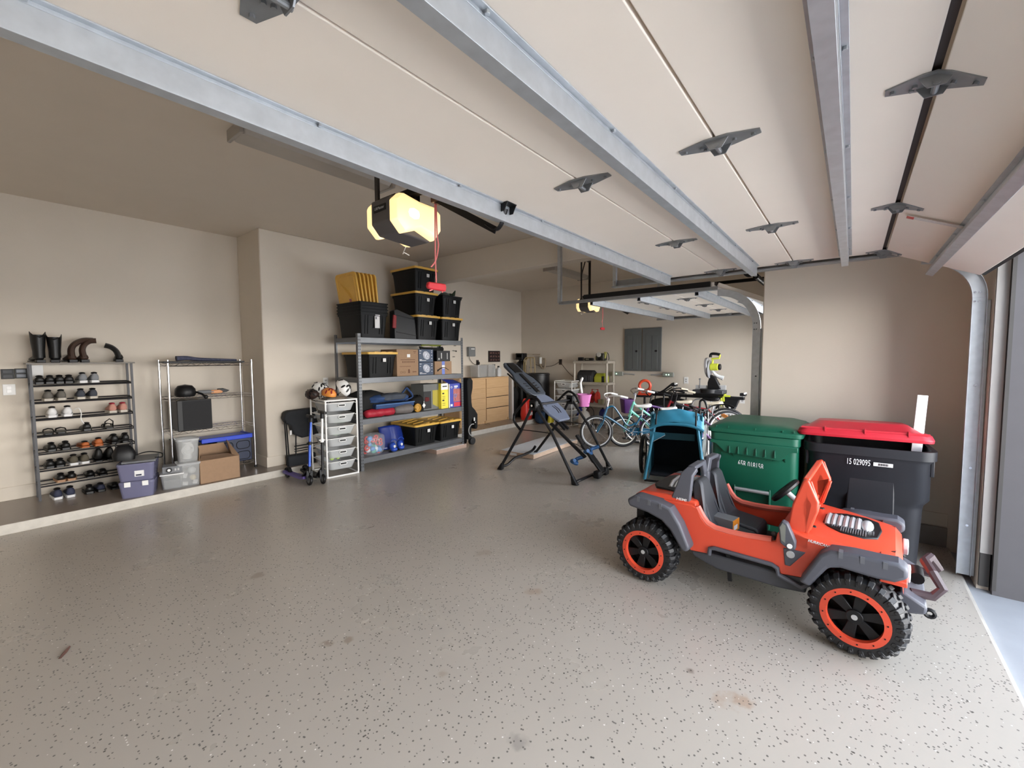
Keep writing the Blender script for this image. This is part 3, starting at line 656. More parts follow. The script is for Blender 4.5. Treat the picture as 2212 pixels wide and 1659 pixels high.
    for s in (-1, 1): MB().prism([(0.632, s*0.19), (0.645, s*0.175), (0.658, s*0.185), (0.655, s*0.215), (0.64, s*0.22)], 'xy', 0.48, 0.505).build('hood_latch', BLK, t)
    # windscreen frame
    fr = [(0.205, 0.55), (0.222, 0.68), (0.268, 0.822), (0.292, 0.828), (0.315, 0.775), (0.338, 0.72), (0.336, 0.66), (0.30, 0.55)]
    for s in (-1, 1):
        MB().prism([(0.20, 0.53), (0.222, 0.68), (0.268, 0.822), (0.292, 0.828), (0.340, 0.715), (0.340, 0.66), (0.30, 0.53), (0.282, 0.53), (0.262, 0.69), (0.285, 0.755), (0.318, 0.70), (0.300, 0.58), (0.288, 0.53)], 'xz', s*0.315, s*0.275).build('windscreen_post', g, t, bevel=0.009, seg=3)
        MB().bar((0.295, s*0.29, 0.818), (0.335, s*0.29, 0.70), 0.02, 0.016, up=(0, 1, 0)).bar((0.338, s*0.287, 0.70), (0.30, s*0.287, 0.55), 0.02, 0.03, up=(0, 1, 0)).build('post_brace', g, t, bevel=0.005)
    MB().box(0.262, 0.285, -0.27, 0.27, 0.58, 0.605).bar((0.278, -0.27, 0.816), (0.278, 0.27, 0.816), 0.03, 0.022).build('windscreen_rail', g, t, bevel=0.006)
    # dash, floor, seats
    MB().prism([(0.16, 0.44), (0.17, 0.55), (0.24, 0.585), (0.27, 0.56), (0.27, 0.3), (0.2, 0.3)], 'xz', -0.305, 0.305).build('dashboard', mat('jeep_inner_red', (0.42, 0.035, 0.022), 0.5), t, bevel=0.01)
    MB().box(-0.29, 0.27, -0.305, 0.305, 0.225, 0.25).build('cab_floor', JS, t)
    MB().box(0.0, 0.2, -0.30, 0.30, 0.25, 0.257).build('footwell_mat', mat('dusty_black', (0.05, 0.045, 0.04), 0.8), t)
    for s in (-1, 1):
        sy = s*0.145
        pf = [(-0.30, 0.25), (-0.305, 0.42), (-0.355, 0.66), (-0.34, 0.69), (-0.305, 0.695), (-0.285, 0.67), (-0.25, 0.52), (-0.225, 0.44), (-0.19, 0.395), (-0.02, 0.37), (0.0, 0.35), (0.0, 0.25)]
        m = MB().prism(pf, 'xz', sy-0.125, sy+0.125)
        for i, p in enumerate(m.v):
            if p.z > 0.5: k = 1-0.42*min(1, (p.z-0.5)/0.14); m.v[i] = V(p.x, sy+(p.y-sy)*k, p.z)
        m.build('seat', JS, t, bevel=0.015, seg=3)
        MB().prism([(-0.305, 0.60), (-0.293, 0.645), (-0.285, 0.642), (-0.283, 0.60)], 'xz', sy-0.02, sy+0.02).build('headrest_slot', BLK, t)
        MB().tube([(-0.205, sy-0.10, 0.40), (-0.245, sy-0.085, 0.50), (-0.295, sy-0.055, 0.63), (-0.30, sy-0.04, 0.675), (-0.30, sy+0.04, 0.675), (-0.295, sy+0.055, 0.63), (-0.245, sy+0.085, 0.50), (-0.205, sy+0.10, 0.40)], 0.009, 6).build('seat_piping', DGREY, t, smooth=True)
    # roll bar: two hoops joined
    for s in (-1, 1):
        rb = MB()
        y0, y1 = s*0.31, s*0.015
        rb.loft([[(-0.462, y0, 0.548), (-0.335, y0, 0.552), (-0.335, y0-s*0.035, 0.552), (-0.462, y0-s*0.035, 0.548)],
                 [(-0.40, y0-s*0.02, 0.745), (-0.325, y0-s*0.02, 0.735), (-0.325, y0-s*0.055, 0.72), (-0.395, y0-s*0.055, 0.72)],
                 [(-0.37, y0-s*0.055, 0.785), (-0.305, y0-s*0.055, 0.785), (-0.305, y0-s*0.075, 0.755), (-0.37, y0-s*0.075, 0.755)]])
        rb.bar((-0.345, y0-s*0.06, 0.775), (-0.345, y1+s*0.05, 0.778), 0.05, 0.026)
        rb.bar((-0.335, y1+s*0.055, 0.785), (-0.335, y1+s*0.01, 0.69), 0.06, 0.03, up=(1, 0, 0))
        rb.bar((-0.335, y1+s*0.02, 0.72), (-0.335, y1+s*0.02, 0.56), 0.05, 0.03, up=(1, 0, 0))
        rb.build('roll_bar', JG, t, bevel=0.009, seg=3)
    MB().text('HEMI', 0.032, Mx((-0.385, -0.3115, 0.572), (0.9, 0, 0), (0.1, 0, 0.7), (0, -1, 0)), 0.001, True).build('lettering', WHT, t, label='white HEMI lettering')
    MB().text('HURRICANE', 0.026, Mx((0.352, -Wb-0.0015, 0.500), (0.68, 0, -0.06), (0.2, 0, 0.72), (0, -1, 0)), 0.001, True).build('lettering', WHT, t, label='white HURRICANE lettering')
    # steering wheel
    sw = MB().torus((0, 0, 0), 0.085, 0.018, 'z', 24, 8).bar((-0.08, 0, 0), (0.08, 0, 0), 0.035, 0.014).bar((0, 0, 0), (0, -0.08, 0), 0.03, 0.014).sph((0, 0, 0), (0.035, 0.035, 0.015))
    sw.build('steering_wheel', BLK, t, loc=(0.115, 0.15, 0.625), rot=(0, math.radians(-48), 0), smooth=True)
    MB().cyl((0.12, 0.15, 0.62), (0.20, 0.15, 0.55), 0.018).build('steering_column', LGREY, t, smooth=True)
    MB().cyl((0.06, 0.10, 0.25), (0.07, 0.10, 0.33), 0.008).sph((0.07, 0.10, 0.335), 0.018, 10, 6).build('gear_lever', GREY, t, smooth=True)
    # mirror, badge, sill
    MB().prism([(0.170, 0.56), (0.186, 0.595), (0.212, 0.585), (0.252, 0.49), (0.252, 0.45), (0.226, 0.438), (0.180, 0.47)], 'xz', -Wb-0.045, -Wb).build('mirror', JG, t, bevel=0.006)
    MB().prism([(0.178, 0.56), (0.189, 0.582), (0.205, 0.574), (0.205, 0.478), (0.186, 0.488)], 'xz', -Wb-0.049, -Wb-0.044).build('mirror_glass', mat('mirror_glass', (0.25, 0.27, 0.25), 0.15, 0.6), t)
    MB().cyl((0.226, -Wb-0.049, 0.465), (0.226, -Wb-0.044, 0.465), 0.013, 16).build('mirror_cap', WHT, t)
    MB().prism([(0.19, 0.432), (0.295, 0.435), (0.225, 0.335), (0.20, 0.335)], 'xz', -Wb-0.006, -Wb+0.004).build('badge_plate', JG, t, bevel=0.006)
    MB().cyl((0.225, -Wb-0.012, 0.405), (0.225, -Wb-0.004, 0.405), 0.021, 20).build('badge_button', LGREY, t, bevel=0.003)
    ch = MB().prism([(-0.32, 0.262), (-0.2, 0.272), (0.18, 0.275), (0.30, 0.29), (0.30, 0.20), (0.17, 0.185), (-0.16, 0.185), (-0.30, 0.225)], 'xz', -Wb+0.012, Wb-0.012)
    ch.build('chassis', mat('jeep_chassis', (0.045, 0.047, 0.055), 0.55), t, bevel=0.01)
    for s in (-1, 1):
        MB().tube([(-0.20, s*(Wb+0.004), 0.272), (-0.195, s*(Wb+0.004), 0.312), (-0.17, s*(Wb+0.004), 0.322), (0.14, s*(Wb+0.004), 0.318), (0.165, s*(Wb+0.004), 0.305), (0.172, s*(Wb+0.004), 0.27), (0.28, s*(Wb+0.0), 0.235), (0.35, s*(Wb), 0.29)], 0.013, 8).build('step_trim', JG, t, bevel=0.0, smooth=True)
        MB().bar((-0.10, s*(Wb-0.03), 0.30), (-0.085, s*(Wb-0.03), 0.13), 0.012, 0.022, up=(1, 0, 0)).build('step_bracket', BLK, t)
    # fenders
    rearf = [(-0.715, 0.53), (-0.70, 0.485), (-0.57, 0.470), (-0.473, 0.44), (-0.42, 0.393), (-0.344, 0.281), (-0.311, 0.277), (-0.292, 0.307), (-0.355, 0.444), (-0.42, 0.535), (-0.50, 0.557), (-0.66, 0.57)]
    frontf = [(0.275, 0.298), (0.325, 0.285), (0.40, 0.412), (0.45, 0.428), (0.585, 0.420), (0.655, 0.425), (0.70, 0.455), (0.70, 0.50), (0.665, 0.522), (0.60, 0.518), (0.50, 0.518), (0.405, 0.508), (0.362, 0.472)]
    for s in (-1, 1):
        for nm, pl in (('rear_fender', rearf), ('front_fender', frontf)):
            m = MB().prism(pl, 'xz', s*(Wb-0.03), s*(Wb+0.085))
            f = m.build(nm, JG, t, bevel=0.016, seg=3)
        for k in range(3):
            for x0, z0, dz in ((-0.64, 0.566, -0.004), (0.44, 0.516, 0.0)):
                x = x0+k*(0.075 if x0 < 0 else 0.085)
                MB().box(x, x+0.018, s*(Wb+0.045), s*(Wb+0.0865), z0+dz*k*2-0.035, z0+dz*k*2-0.002).build('fender_notch', mat('notch_grey', (0.11, 0.115, 0.13), 0.5), t)
    MB().box(0.60, 0.70, -Wb-0.05, -Wb+0.05, 0.400, 0.425).build('indicator', g, t, bevel=0.004)
    # bumper
    bp = MB().prism([(0.64, 0.30), (0.69, 0.33), (0.78, 0.28), (0.775, 0.24), (0.70, 0.22), (0.64, 0.22)], 'xz', -0.26, 0.26).build('front_bumper', JG, t, bevel=0.012)
    hoop = [(0.72, -0.17, 0.30), (0.80, -0.155, 0.30), (0.835, -0.14, 0.345), (0.80, -0.12, 0.405), (0.775, 0.0, 0.415), (0.80, 0.12, 0.405), (0.835, 0.14, 0.345), (0.80, 0.155, 0.30), (0.72, 0.17, 0.30)]
    MB().tube(hoop, 0.022, 8).build('bull_bar', mat('jeep_brown_black', (0.06, 0.04, 0.045), 0.4), t, smooth=True)
    MB().cyl((0.745, -0.06, 0.335), (0.745, 0.06, 0.335), 0.03, 14).build('winch', BLK, t, smooth=True)
    MB().torus((0.79, -0.21, 0.235), 0.018, 0.009, 'y', 14, 6).build('tow_loop', BLK, t, smooth=True)
    for s in (-1, 1):
        MB().cyl((0.69, s*0.2, 0.405), (0.715, s*0.2, 0.405), 0.045, 18).build('headlight', mat('clear_lamp', (0.75, 0.78, 0.8), 0.1, 0.3), t, bevel=0.005)
    MB().cyl((-0.585, -0.33, 0.21), (-0.585, 0.33, 0.21), 0.022).cyl((0.52, -0.33, 0.21), (0.52, 0.33, 0.21), 0.022).box(-0.62, 0.62, -0.10, 0.10, 0.17, 0.24).build('axles', BLK, t)
    sp = MB()
    for k in range(7): sp.torus((-0.47, -0.25, 0.30+k*0.022), 0.03, 0.006, 'z', 14, 6)
    sp.torus
    sp.build('spring', LGREY, t, smooth=True)
    MB().box(-0.70, -0.64, -0.3, 0.3, 0.26, 0.5).build('rear_bumper', BLK, t, bevel=0.01)
    # wheels
    def wheel(x, y, steer):
        R = 0.205; wd = 0.155
        e = MB(); prof = [(0.125, -wd/2), (0.145, -wd/2-0.004), (0.185, -wd/2+0.005), (R-0.012, -wd/2+0.03), (R-0.012, wd/2-0.03), (0.185, wd/2-0.005), (0.145, wd/2+0.004), (0.125, wd/2)]
        e.lathe(prof, axis='y', n=48, cap=False)
        wh = e.build('tyre', RUB, t, loc=(x, y, R+0.001), rot=(0, 0, steer), smooth=True, fix=True)
        tr = MB(); n = 26
        for k in range(n):
            a = 2*PI*k/n
            for s in (-1, 1):
                a2 = a + (PI/n if s > 0 else 0)
                ca, sa = math.cos(a2), math.sin(a2); cb, sb = math.cos(a2+0.10), math.sin(a2+0.10)
                # centre lug and shoulder lug as one L
                def q(r, yy, c_, s_): return (r*c_, yy, r*s_)
                for (ya, yb, ra, rb_, w1) in ((0.008, 0.052, R, R, 0.11), (0.050, wd/2+0.004, R, R-0.022, 0.135)):
                    c2, s2 = math.cos(a2+w1), math.sin(a2+w1)
                    sh = 0.05 if ya < 0.02 else 0.0
                    c1, s1 = math.cos(a2+sh), math.sin(a2+sh); c2, s2 = math.cos(a2+sh+w1), math.sin(a2+sh+w1)
                    tr.add([q(ra, s*ya, c1, s1), q(ra, s*ya, c2, s2), q(rb_, s*yb, cb if 0 else math.cos(a2+w1), math.sin(a2+w1)), q(rb_, s*yb, ca, sa),
                            q(ra-0.02, s*ya, c1, s1), q(ra-0.02, s*ya, c2, s2), q(rb_-0.03, s*yb, math.cos(a2+w1), math.sin(a2+w1)), q(rb_-0.03, s*yb, ca, sa)],
                           [(0,1,2,3), (7,6,5,4), (0,4,5,1), (1,5,6,2), (2,6,7,3), (3,7,4,0)])
                # side lug
                rr = 0.170
                yy = s*(wd/2-0.004); y2 = s*(wd/2+0.010)
                tr.add([(rr*ca, yy, rr*sa), (rr*cb, yy, rr*sb), ((R-0.022)*cb, yy*0.96, (R-0.022)*sb), ((R-0.022)*ca, yy*0.96, (R-0.022)*sa),
                        (rr*ca, y2*0.96, rr*sa), (rr*cb, y2*0.96, rr*sb), ((R-0.014)*cb, y2*0.94, (R-0.014)*sb), ((R-0.014)*ca, y2*0.94, (R-0.014)*sa)],
                       [(0,1,2,3), (7,6,5,4), (0,4,5,1), (1,5,6,2), (2,6,7,3), (3,7,4,0)])
        tr.build('tread', RUB, wh, bevel=0.003, seg=1)
        o = -1 if y < 0 else 1
        yo = o*(wd/2+0.002)
        MB().lathe([(0.118, yo-o*0.02), (0.142, yo-o*0.012), (0.142, yo+o*0.004), (0.114, yo+o*0.006), (0.112, yo-o*0.02)], axis='y', n=48, cap=False).build('rim_ring', JR, wh, smooth=True, label='orange-red rim ring')
        sp = MB(); sp.lathe([(0.114, yo-o*0.025), (0.114, yo-o*0.075), (0.02, yo-o*0.075)], axis='y', n=36, cap=False)
        for k in range(6):
            a = 2*PI*k/6+0.3; c_, s_ = math.cos(a), math.sin(a); nx, nz = -s_, c_
            P = lambda r, w_: (r*c_+nx*w_, r*s_+nz*w_)
            pts = [P(0.02, -0.016), P(0.115, -0.028), P(0.115, 0.028), P(0.02, 0.016)]
            sp.prism(pts, 'xz', yo-o*0.035, yo-o*0.018)
        sp.cyl((0, yo-o*0.04, 0), (0, yo-o*0.006, 0), 0.035, 20)
        for k in range(6):
            a = 2*PI*k/6; sp.cyl((0.027*math.cos(a), yo-o*0.02, 0.027*math.sin(a)), (0.027*math.cos(a), yo-o*0.010, 0.027*math.sin(a)), 0.006, 8)
        sp.build('spokes', BLK, wh, bevel=0.002, seg=1)
        bl = MB()
        for k in range(12):
            a = 2*PI*k/12+0.13; bl.cyl((0.128*math.cos(a), yo+o*0.003, 0.128*math.sin(a)), (0.128*math.cos(a), yo+o*0.0075, 0.128*math.sin(a)), 0.0035, 8)
        bl.build('rim_bolts', BLK, wh)
        MB().cyl((0, yo-o*0.007, 0), (0, yo-o*0.003, 0), 0.013, 16).build('hub_badge', LGREY, wh)
        return wh
    wheel(-0.585, -0.365, 0); wheel(-0.585, 0.365, 0)
    wheel(0.52, -0.36, math.radians(-5)); wheel(0.52, 0.36, math.radians(-5))
    return t
jeep()
# box on the seat
b = thing('battery_box', 'small dark cardboard box with an orange end on the toy car seat', 'box', (3.005, 0.625, 0.372), math.radians(-100))
MB().box(-0.06, 0.075, -0.05, 0.05, 0, 0.085).build('carton', GREY, b, bevel=0.002)
MB().box(0.075, 0.0765, -0.05, 0.05, 0, 0.085).build('end_print', mat('orange_print', (0.75, 0.25, 0.02), 0.5), b)
MB().box(0.0765, 0.0770, -0.035, 0.02, 0.02, 0.05).build('print_block', PAPER, b)
# ------------------------------------------------------------------ wall switches
def wallplate(name, label, cat, x, y, z, w, h, m, m2, kind, facing='-y', group=None):
    t = thing(name, label, cat, (x, y, z), {'-y': 0, '-x': -PI/2}[facing], group)
    MB().box(-w/2, w/2, -0.008, -0.0005, -h/2, h/2).build('plate', m, t, bevel=0.003)
    if kind == 'rocker': MB().box(-0.017, 0.017, -0.013, -0.008, -0.033, 0.0).box(-0.017, 0.017, -0.011, -0.008, 0.002, 0.033).build('rocker', m2, t, bevel=0.002)
    if kind == 'outlet':
        for s in (-1, 1):
            MB().box(-0.016, 0.016, -0.010, -0.008, s*0.020-0.013, s*0.020+0.013).build('socket', m2, t, bevel=0.002)
    if kind == 'panel':
        for s in (-1, 1):
            MB().box(-w/2+0.012, w/2-0.012, -0.012, -0.008, s*h*0.24-h*0.17, s*h*0.24+h*0.17).build('button_row', m2, t, bevel=0.002)
    return t
wallplate('keypad', 'dark wall keypad left of the shoe rack, the left one of two', 'keypad', 0.212, 6.63, 1.362, 0.088, 0.10, BLK, DGREY, 'panel')
wallplate('keypad', 'dark wall keypad left of the shoe rack, touching the rack side', 'keypad', 0.302, 6.63, 1.365, 0.088, 0.10, BLK, mat('bluish_grey', (0.16, 0.18, 0.22), 0.4), 'panel')
wallplate('light_switch', 'white light switch below the dark wall keypads', 'light switch', 0.215, 6.63, 1.205, 0.085, 0.11, WHT, mat('switch_bright', (0.9, 0.9, 0.9), 0.3), 'rocker')
wallplate('outlet', 'white wall outlet behind the left end of the steel shelving', 'outlet', 3.14, 5.92, 1.165, 0.075, 0.12, WHT, LGREY, 'outlet')

# ------------------------------------------------------------------ shoe rack
RK = mat('rack_dark_metal', (0.022, 0.021, 0.024), 0.4, 0.3)
t = thing('shoe_rack', 'tall dark metal shoe rack against the back wall', 'shoe rack', (0.35, 6.33, ZR))
RX, RD = 0.755, 0.22; top = 1.458-ZR
for x in (0.0, RX):
    for y in (0.0, RD):
        MB().box(x-0.010, x+0.010, y-0.010, y+0.010, 0, top).build('post', RK, t)
MB().box(-0.03, RX+0.03, -0.02, RD+0.03, top, top+0.014).build('top_shelf', mat('rack_top_grey', (0.20, 0.18, 0.16), 0.5), t, bevel=0.002)
SHZ = [1.24, 1.07, 0.90, 0.73, 0.555, 0.385, 0.228]
for z in SHZ:
    a = MB().cyl((0, 0.0, z-ZR), (RX, 0.0, z-ZR), 0.008, 8).cyl((0, RD, z-ZR+0.018), (RX, RD, z-ZR+0.018), 0.007, 8).cyl((0, 0.11, z-ZR), (RX, 0.11, z-ZR+0.008), 0.006, 8).cyl((0, 0, z-ZR), (0, RD, z-ZR+0.018), 0.006, 8).cyl((RX, 0, z-ZR), (RX, RD, z-ZR+0.018), 0.006, 8)
    a.build('shelf_rails', RK, t)
MB().box(0.02, 0.10, 0.215, 0.218, top-0.15, top-0.01).build('paper_tag', PAPER, t, label='white paper tag at the top left')

def shoe(name, label, x, y, z, rz, up, sole, kind='sneaker', L=0.27, W=0.095, Hh=0.10, group=None, inner=None):
    """toe points to +y, heel at y=0"""
    t = thing(name, label, 'shoe', (x, y, z), rz, group)
    def outline(k, dz): return None
    secs = [(0.00, 0.60, 0.90), (0.03, 0.80, 1.0), (0.09, 0.84, 0.86), (0.15, 0.90, 0.70), (0.20, 0.98, 0.52), (0.25, 0.90, 0.40), (0.285, 0.55, 0.28)]
    hm = {'sneaker': 1.0, 'low': 0.75, 'flat': 0.5, 'boot': 1.55, 'sandal': 0.25}[kind]
    sc = L/0.285
    rings = []
    for (yy, kw, kh) in secs:
        h = Hh*kh*(hm if yy < 0.18 else min(1.0, hm)); w_ = W*kw/2
        rings.append([(-w_, yy*sc, 0.018), (-w_*1.02, yy*sc, h*0.45+0.018), (-w_*0.72, yy*sc, h*0.88+0.018), (0, yy*sc, h+0.018), (w_*0.72, yy*sc, h*0.88+0.018), (w_*1.02, yy*sc, h*0.45+0.018), (w_, yy*sc, 0.018)])
    if kind != 'sandal':
        u = MB().loft(rings).build('upper', up, t, sub=1)
        h0 = Hh*hm
        if kind in ('sneaker', 'low', 'boot', 'flat'):
            MB().sph((0, 0.065*sc, 0.018+h0*0.93), (W*0.30, 0.05*sc, 0.012), 12, 6).build('opening', inner or BLK, u)
        if kind == 'sneaker':
            lc = MB()
            for i in range(4):
                yy = (0.125+0.02*i)*sc; zz = 0.020+Hh*(0.84-0.10*i)
                lc.bar((-W*0.22, yy, zz), (W*0.22, yy+0.01, zz), 0.007, 0.005)
            lc.build('laces', sole, t)
    else:
        sp = MB()
        for yy, hh in ((0.19, 0.05), (0.10, 0.055)):
            sp.tube([(-W*0.45, yy*sc, 0.02), (-W*0.38, yy*sc, hh*0.8), (0, yy*sc, hh), (W*0.38, yy*sc, hh*0.8), (W*0.45, yy*sc, 0.02)], 0.010, 6, flat=0.5)
        if Hh > 0.08: sp.tube([(-W*0.40, 0.05, 0.02), (-W*0.36, 0.02, Hh*0.8), (0, 0.0, Hh*1.1), (W*0.36, 0.02, Hh*0.8), (W*0.40, 0.05, 0.02)], 0.006, 6)
        sp.build('straps', up, t, smooth=True)
    so = [(yy*sc, W*kw/2*1.06) for yy, kw, _ in secs]
    poly = [(-w_, y_) for y_, w_ in so] + [(w_, y_) for y_, w_ in reversed(so)]
    MB().prism(poly, 'xy', 0.0, 0.026 if kind in ('sneaker', 'low') else 0.016).build('sole', sole, t, bevel=0.003)
    return t
sBLK = mat('black_leather', (0.006, 0.006, 0.006), 0.42, spec=0.4); sGRY = mat('grey_canvas', (0.22, 0.23, 0.25), 0.8); sDG = mat('slate_canvas', (0.05, 0.055, 0.07), 0.8)
sTAU = mat('taupe_canvas', (0.13, 0.12, 0.105), 0.8); sWHT = mat('white_leather', (0.72, 0.72, 0.73), 0.5); sPNK = mat('pinkish_knit', (0.50, 0.24, 0.19), 0.8)
sORG = mat('orange_foam', (0.42, 0.11, 0.025), 0.6); sBRN = mat('brown_leather', (0.12, 0.05, 0.03), 0.45); sTAN = mat('tan_insole', (0.40, 0.22, 0.12), 0.6)
sNVY = mat('navy_mesh', (0.03, 0.035, 0.07), 0.7); sOLV = mat('olive_canvas', (0.10, 0.085, 0.06), 0.8); sCRM = mat('cream_rubber', (0.50, 0.46, 0.40), 0.6); sRED = mat('crimson_lining', (0.40, 0.02, 0.05), 0.6)
rows = [
 (0, [(0.405, sBLK, sBLK, 'low', .20), (0.475, sBLK, sBLK, 'low', .20)], 'small black shoe', 'top shelf of the shoe rack, far left pair'),
 (0, [(0.545, sBLK, sBLK, 'low', .20), (0.610, sBLK, sBLK, 'low', .20)], 'small black shoe', 'top shelf of the shoe rack, beside the grey sneakers'),
 (0, [(0.715, sGRY, sWHT, 'sneaker', .29), (0.805, sGRY, sWHT, 'sneaker', .29)], 'grey canvas sneaker with white sole', 'top shelf of the shoe rack'),
 (1, [(0.455, sTAU, sCRM, 'sneaker', .27), (0.55, sTAU, sCRM, 'sneaker', .27)], 'taupe sneaker with cream trim', 'second shelf of the shoe rack'),
 (1, [(0.69, sDG, sCRM, 'sneaker', .29), (0.785, sDG, sCRM, 'sneaker', .29)], 'slate grey sneaker', 'second shelf of the shoe rack'),
 (2, [(0.475, sWHT, sWHT, 'sneaker', .29), (0.585, sWHT, sWHT, 'sneaker', .29)], 'white sneaker', 'third shelf of the shoe rack'),
 (2, [(0.93, sPNK, sCRM, 'sneaker', .25), (1.02, sPNK, sCRM, 'sneaker', .25)], 'salmon pink running shoe', 'right end of the third shelf'),
 (3, [(0.44, sBLK, sBLK, 'sandal', .24), (0.53, sBLK, sBLK, 'sandal', .24)], 'flat black sandal', 'left end of the fourth shelf'),
 (3, [(0.72, sBLK, sBLK, 'low', .22)], 'black open shoe', 'middle of the fourth shelf'),
 (3, [(0.895, sBLK, sBLK, 'sandalH', .22)], 'black sandal with arched heel strap', 'right part of the fourth shelf'),
 (4, [(0.455, sBLK, sBLK, 'low', .28), (0.555, sBLK, sBLK, 'low', .28)], 'glossy black shoe', 'left end of the fifth shelf'),
 (4, [(0.70, sORG, sORG, 'flat', .24), (0.80, sORG, sORG, 'low', .24)], 'orange foam clog', 'middle of the fifth shelf'),
 (4, [(0.93, sBLK, sBLK, 'sneaker', .25), (1.02, sBLK, sBLK, 'sneaker', .25)], 'black shoe', 'right end of the fifth shelf'),
 (5, [(0.435, sBLK, sBLK, 'low', .22), (0.505, sBLK, sBLK, 'low', .22)], 'narrow black shoe', 'left end of the sixth shelf'),
 (5, [(0.605, sOLV, sWHT, 'sneaker', .25), (0.690, sOLV, sWHT, 'sneaker', .25)], 'olive sneaker with white sole', 'sixth shelf of the shoe rack'),
 (5, [(0.795, sBLK, sBLK, 'boot', .26), (0.885, sBLK, sBLK, 'boot', .26)], 'black ankle boot', 'sixth shelf of the shoe rack'),
 (5, [(0.965, sBRN, sBLK, 'low', .25), (1.04, sBRN, sBLK, 'low', .25)], 'shiny brown loafer', 'right end of the sixth shelf'),
 (6, [(0.505, sBLK, sTAN, 'low', .24), (0.580, sBLK, sTAN, 'low', .24)], 'black flat leaning to show its tan sole', 'seventh shelf of the shoe rack'),
 (6, [(0.72, sBLK, sBLK, 'flat', .26), (0.82, sBLK, sBLK, 'flat', .26)], 'flat black shoe', 'middle of the seventh shelf'),
 (7, [(0.47, sNVY, sWHT, 'sneaker', .26), (0.56, sNVY, sWHT, 'sneaker', .26)], 'navy running shoe with white sole', 'floor under the shoe rack'),
 (7, [(0.70, sBLK, sBLK, 'low', .26), (0.79, sNVY, sBLK, 'low', .26), (0.90, sBLK, sBLK, 'flat', .26)], 'dark shoe', 'floor under the shoe rack')]
for ri, prs, desc, where in rows:
    nm = ['left', 'right'] if len(prs) == 2 else (['left', 'middle', 'right'] if len(prs) == 3 else [''])
    for i, (x, up, so, kd, L) in enumerate(prs):
        z = (SHZ[ri]+0.017) if ri < 7 else ZR
        y = 6.315 if ri < 7 else 6.25
        W = 0.088 if kd != 'sandal' else 0.085
        Hh = 0.09
        if kd == 'sandalH': kd = 'sandal'; Hh = 0.10
        elif kd == 'sandal': Hh = 0.04
        lab = (f"{nm[i]} {desc}, {where}" if nm[i] else f"{desc}, {where}")
        shoe('shoe', lab, x+(0.0), y, z, random.uniform(-0.06, 0.06), up, so, kd, L, W, Hh, inner=sRED if up is sPNK else None)
# tan soles of the black flats face outwards: thin insole plates
# hanging white lace
tag(MB().tube(smoothpath([(0, 0, 0), (0.03, -0.02, 0.012), (0.045, -0.03, -0.04), (0.04, -0.035, -0.10), (0.06, -0.035, -0.155)]), 0.004, 6).build('shoelace', WHT, None, loc=(0.635, 6.33, 0.985), smooth=True), 'loose white shoelace hanging down from the white sneakers', 'shoelace')
# cowboy boots on top
def cowboy(label, x, y, z, rz, m, lean=None, Hs=0.31, group=None):
    t = thing('boot', label, 'boot', (x, y, z), rz, group)
    secs = [(-0.02, 0.6, 0.9), (0.03, 0.9, 1.1), (0.09, 0.85, 0.95), (0.15, 0.85, 0.7), (0.21, 0.95, 0.5), (0.26, 0.6, 0.4), (0.30, 0.2, 0.25)]
    rings = [[(-0.048*k, yy, 0.02), (-0.045*k, yy, 0.05*h+0.02), (0, yy, 0.09*h+0.02), (0.045*k, yy, 0.05*h+0.02), (0.048*k, yy, 0.02)] for yy, k, h in secs]
    MB().loft(rings).build('foot', m, t, sub=1)
    MB().box(-0.032, 0.032, -0.03, 0.035, 0, 0.03).box(-0.04, 0.04, 0.08, 0.26, 0.01, 0.02).build('heel_and_sole', BLK, t, bevel=0.003)
    if lean is None:
        rr = []
        for z_, kx, ky, dy in ((0.05, 0.85, 1.0, 0.03), (0.12, 0.85, 0.95, 0.03), (0.20, 1.0, 1.1, 0.03), (Hs-0.03, 1.1, 1.2, 0.03)):
            rr.append([(0.052*kx*math.cos(a), dy+0.055*ky*math.sin(a), z_) for a in [2*PI*i/16 for i in range(16)]])
        rr.append([(0.058*math.cos(a), 0.03+0.066*math.sin(a), Hs-0.03+0.035*abs(math.cos(a))**1.5-0.03*abs(math.sin(a))) for a in [2*PI*i/16 for i in range(16)]])
        rr.append([(0.052*math.cos(a), 0.03+0.060*math.sin(a), Hs-0.035+0.035*abs(math.cos(a))**1.5-0.03*abs(math.sin(a))) for a in [2*PI*i/16 for i in range(16)]])
        rr.append([(0.045*math.cos(a), 0.03+0.050*math.sin(a), 0.12) for a in [2*PI*i/16 for i in range(16)]])
        MB().loft(rr).build('shaft', m, t, smooth=True, ang=60)
    else:
        P = smoothpath(lean, 4); n = len(P)
        MB().tube(P, 0.05, 12, rs=[0.052-0.004*math.sin(PI*i/n)+0.0*i for i in range(n)], flat=0.55).build('shaft', m, t, smooth=True)
    return t
zt = 1.473
cowboy('left black cowboy boot standing on top of the shoe rack', 0.425, 6.40, zt, 0.15, sBLK)
cowboy('right black cowboy boot standing on top of the shoe rack', 0.53, 6.41, zt, -0.1, sBLK, Hs=0.29)
sDB = mat('dark_brown_leather', (0.05, 0.027, 0.018), 0.45)
cowboy('left brown boot on the shoe rack top, shaft flopped sideways', 0.655, 6.40, zt, 0.1, sDB, lean=[(0, 0.03, 0.05), (0.0, 0.03, 0.14), (0.035, 0.03, 0.20), (0.10, 0.03, 0.235), (0.17, 0.02, 0.235)])
cowboy('right brown boot on the shoe rack top, shaft flopped sideways', 0.745, 6.40, zt, 0.05, sDB, lean=[(0, 0.03, 0.05), (-0.01, 0.03, 0.13), (0.01, 0.03, 0.19), (0.05, 0.02, 0.225), (0.10, 0.01, 0.232)])
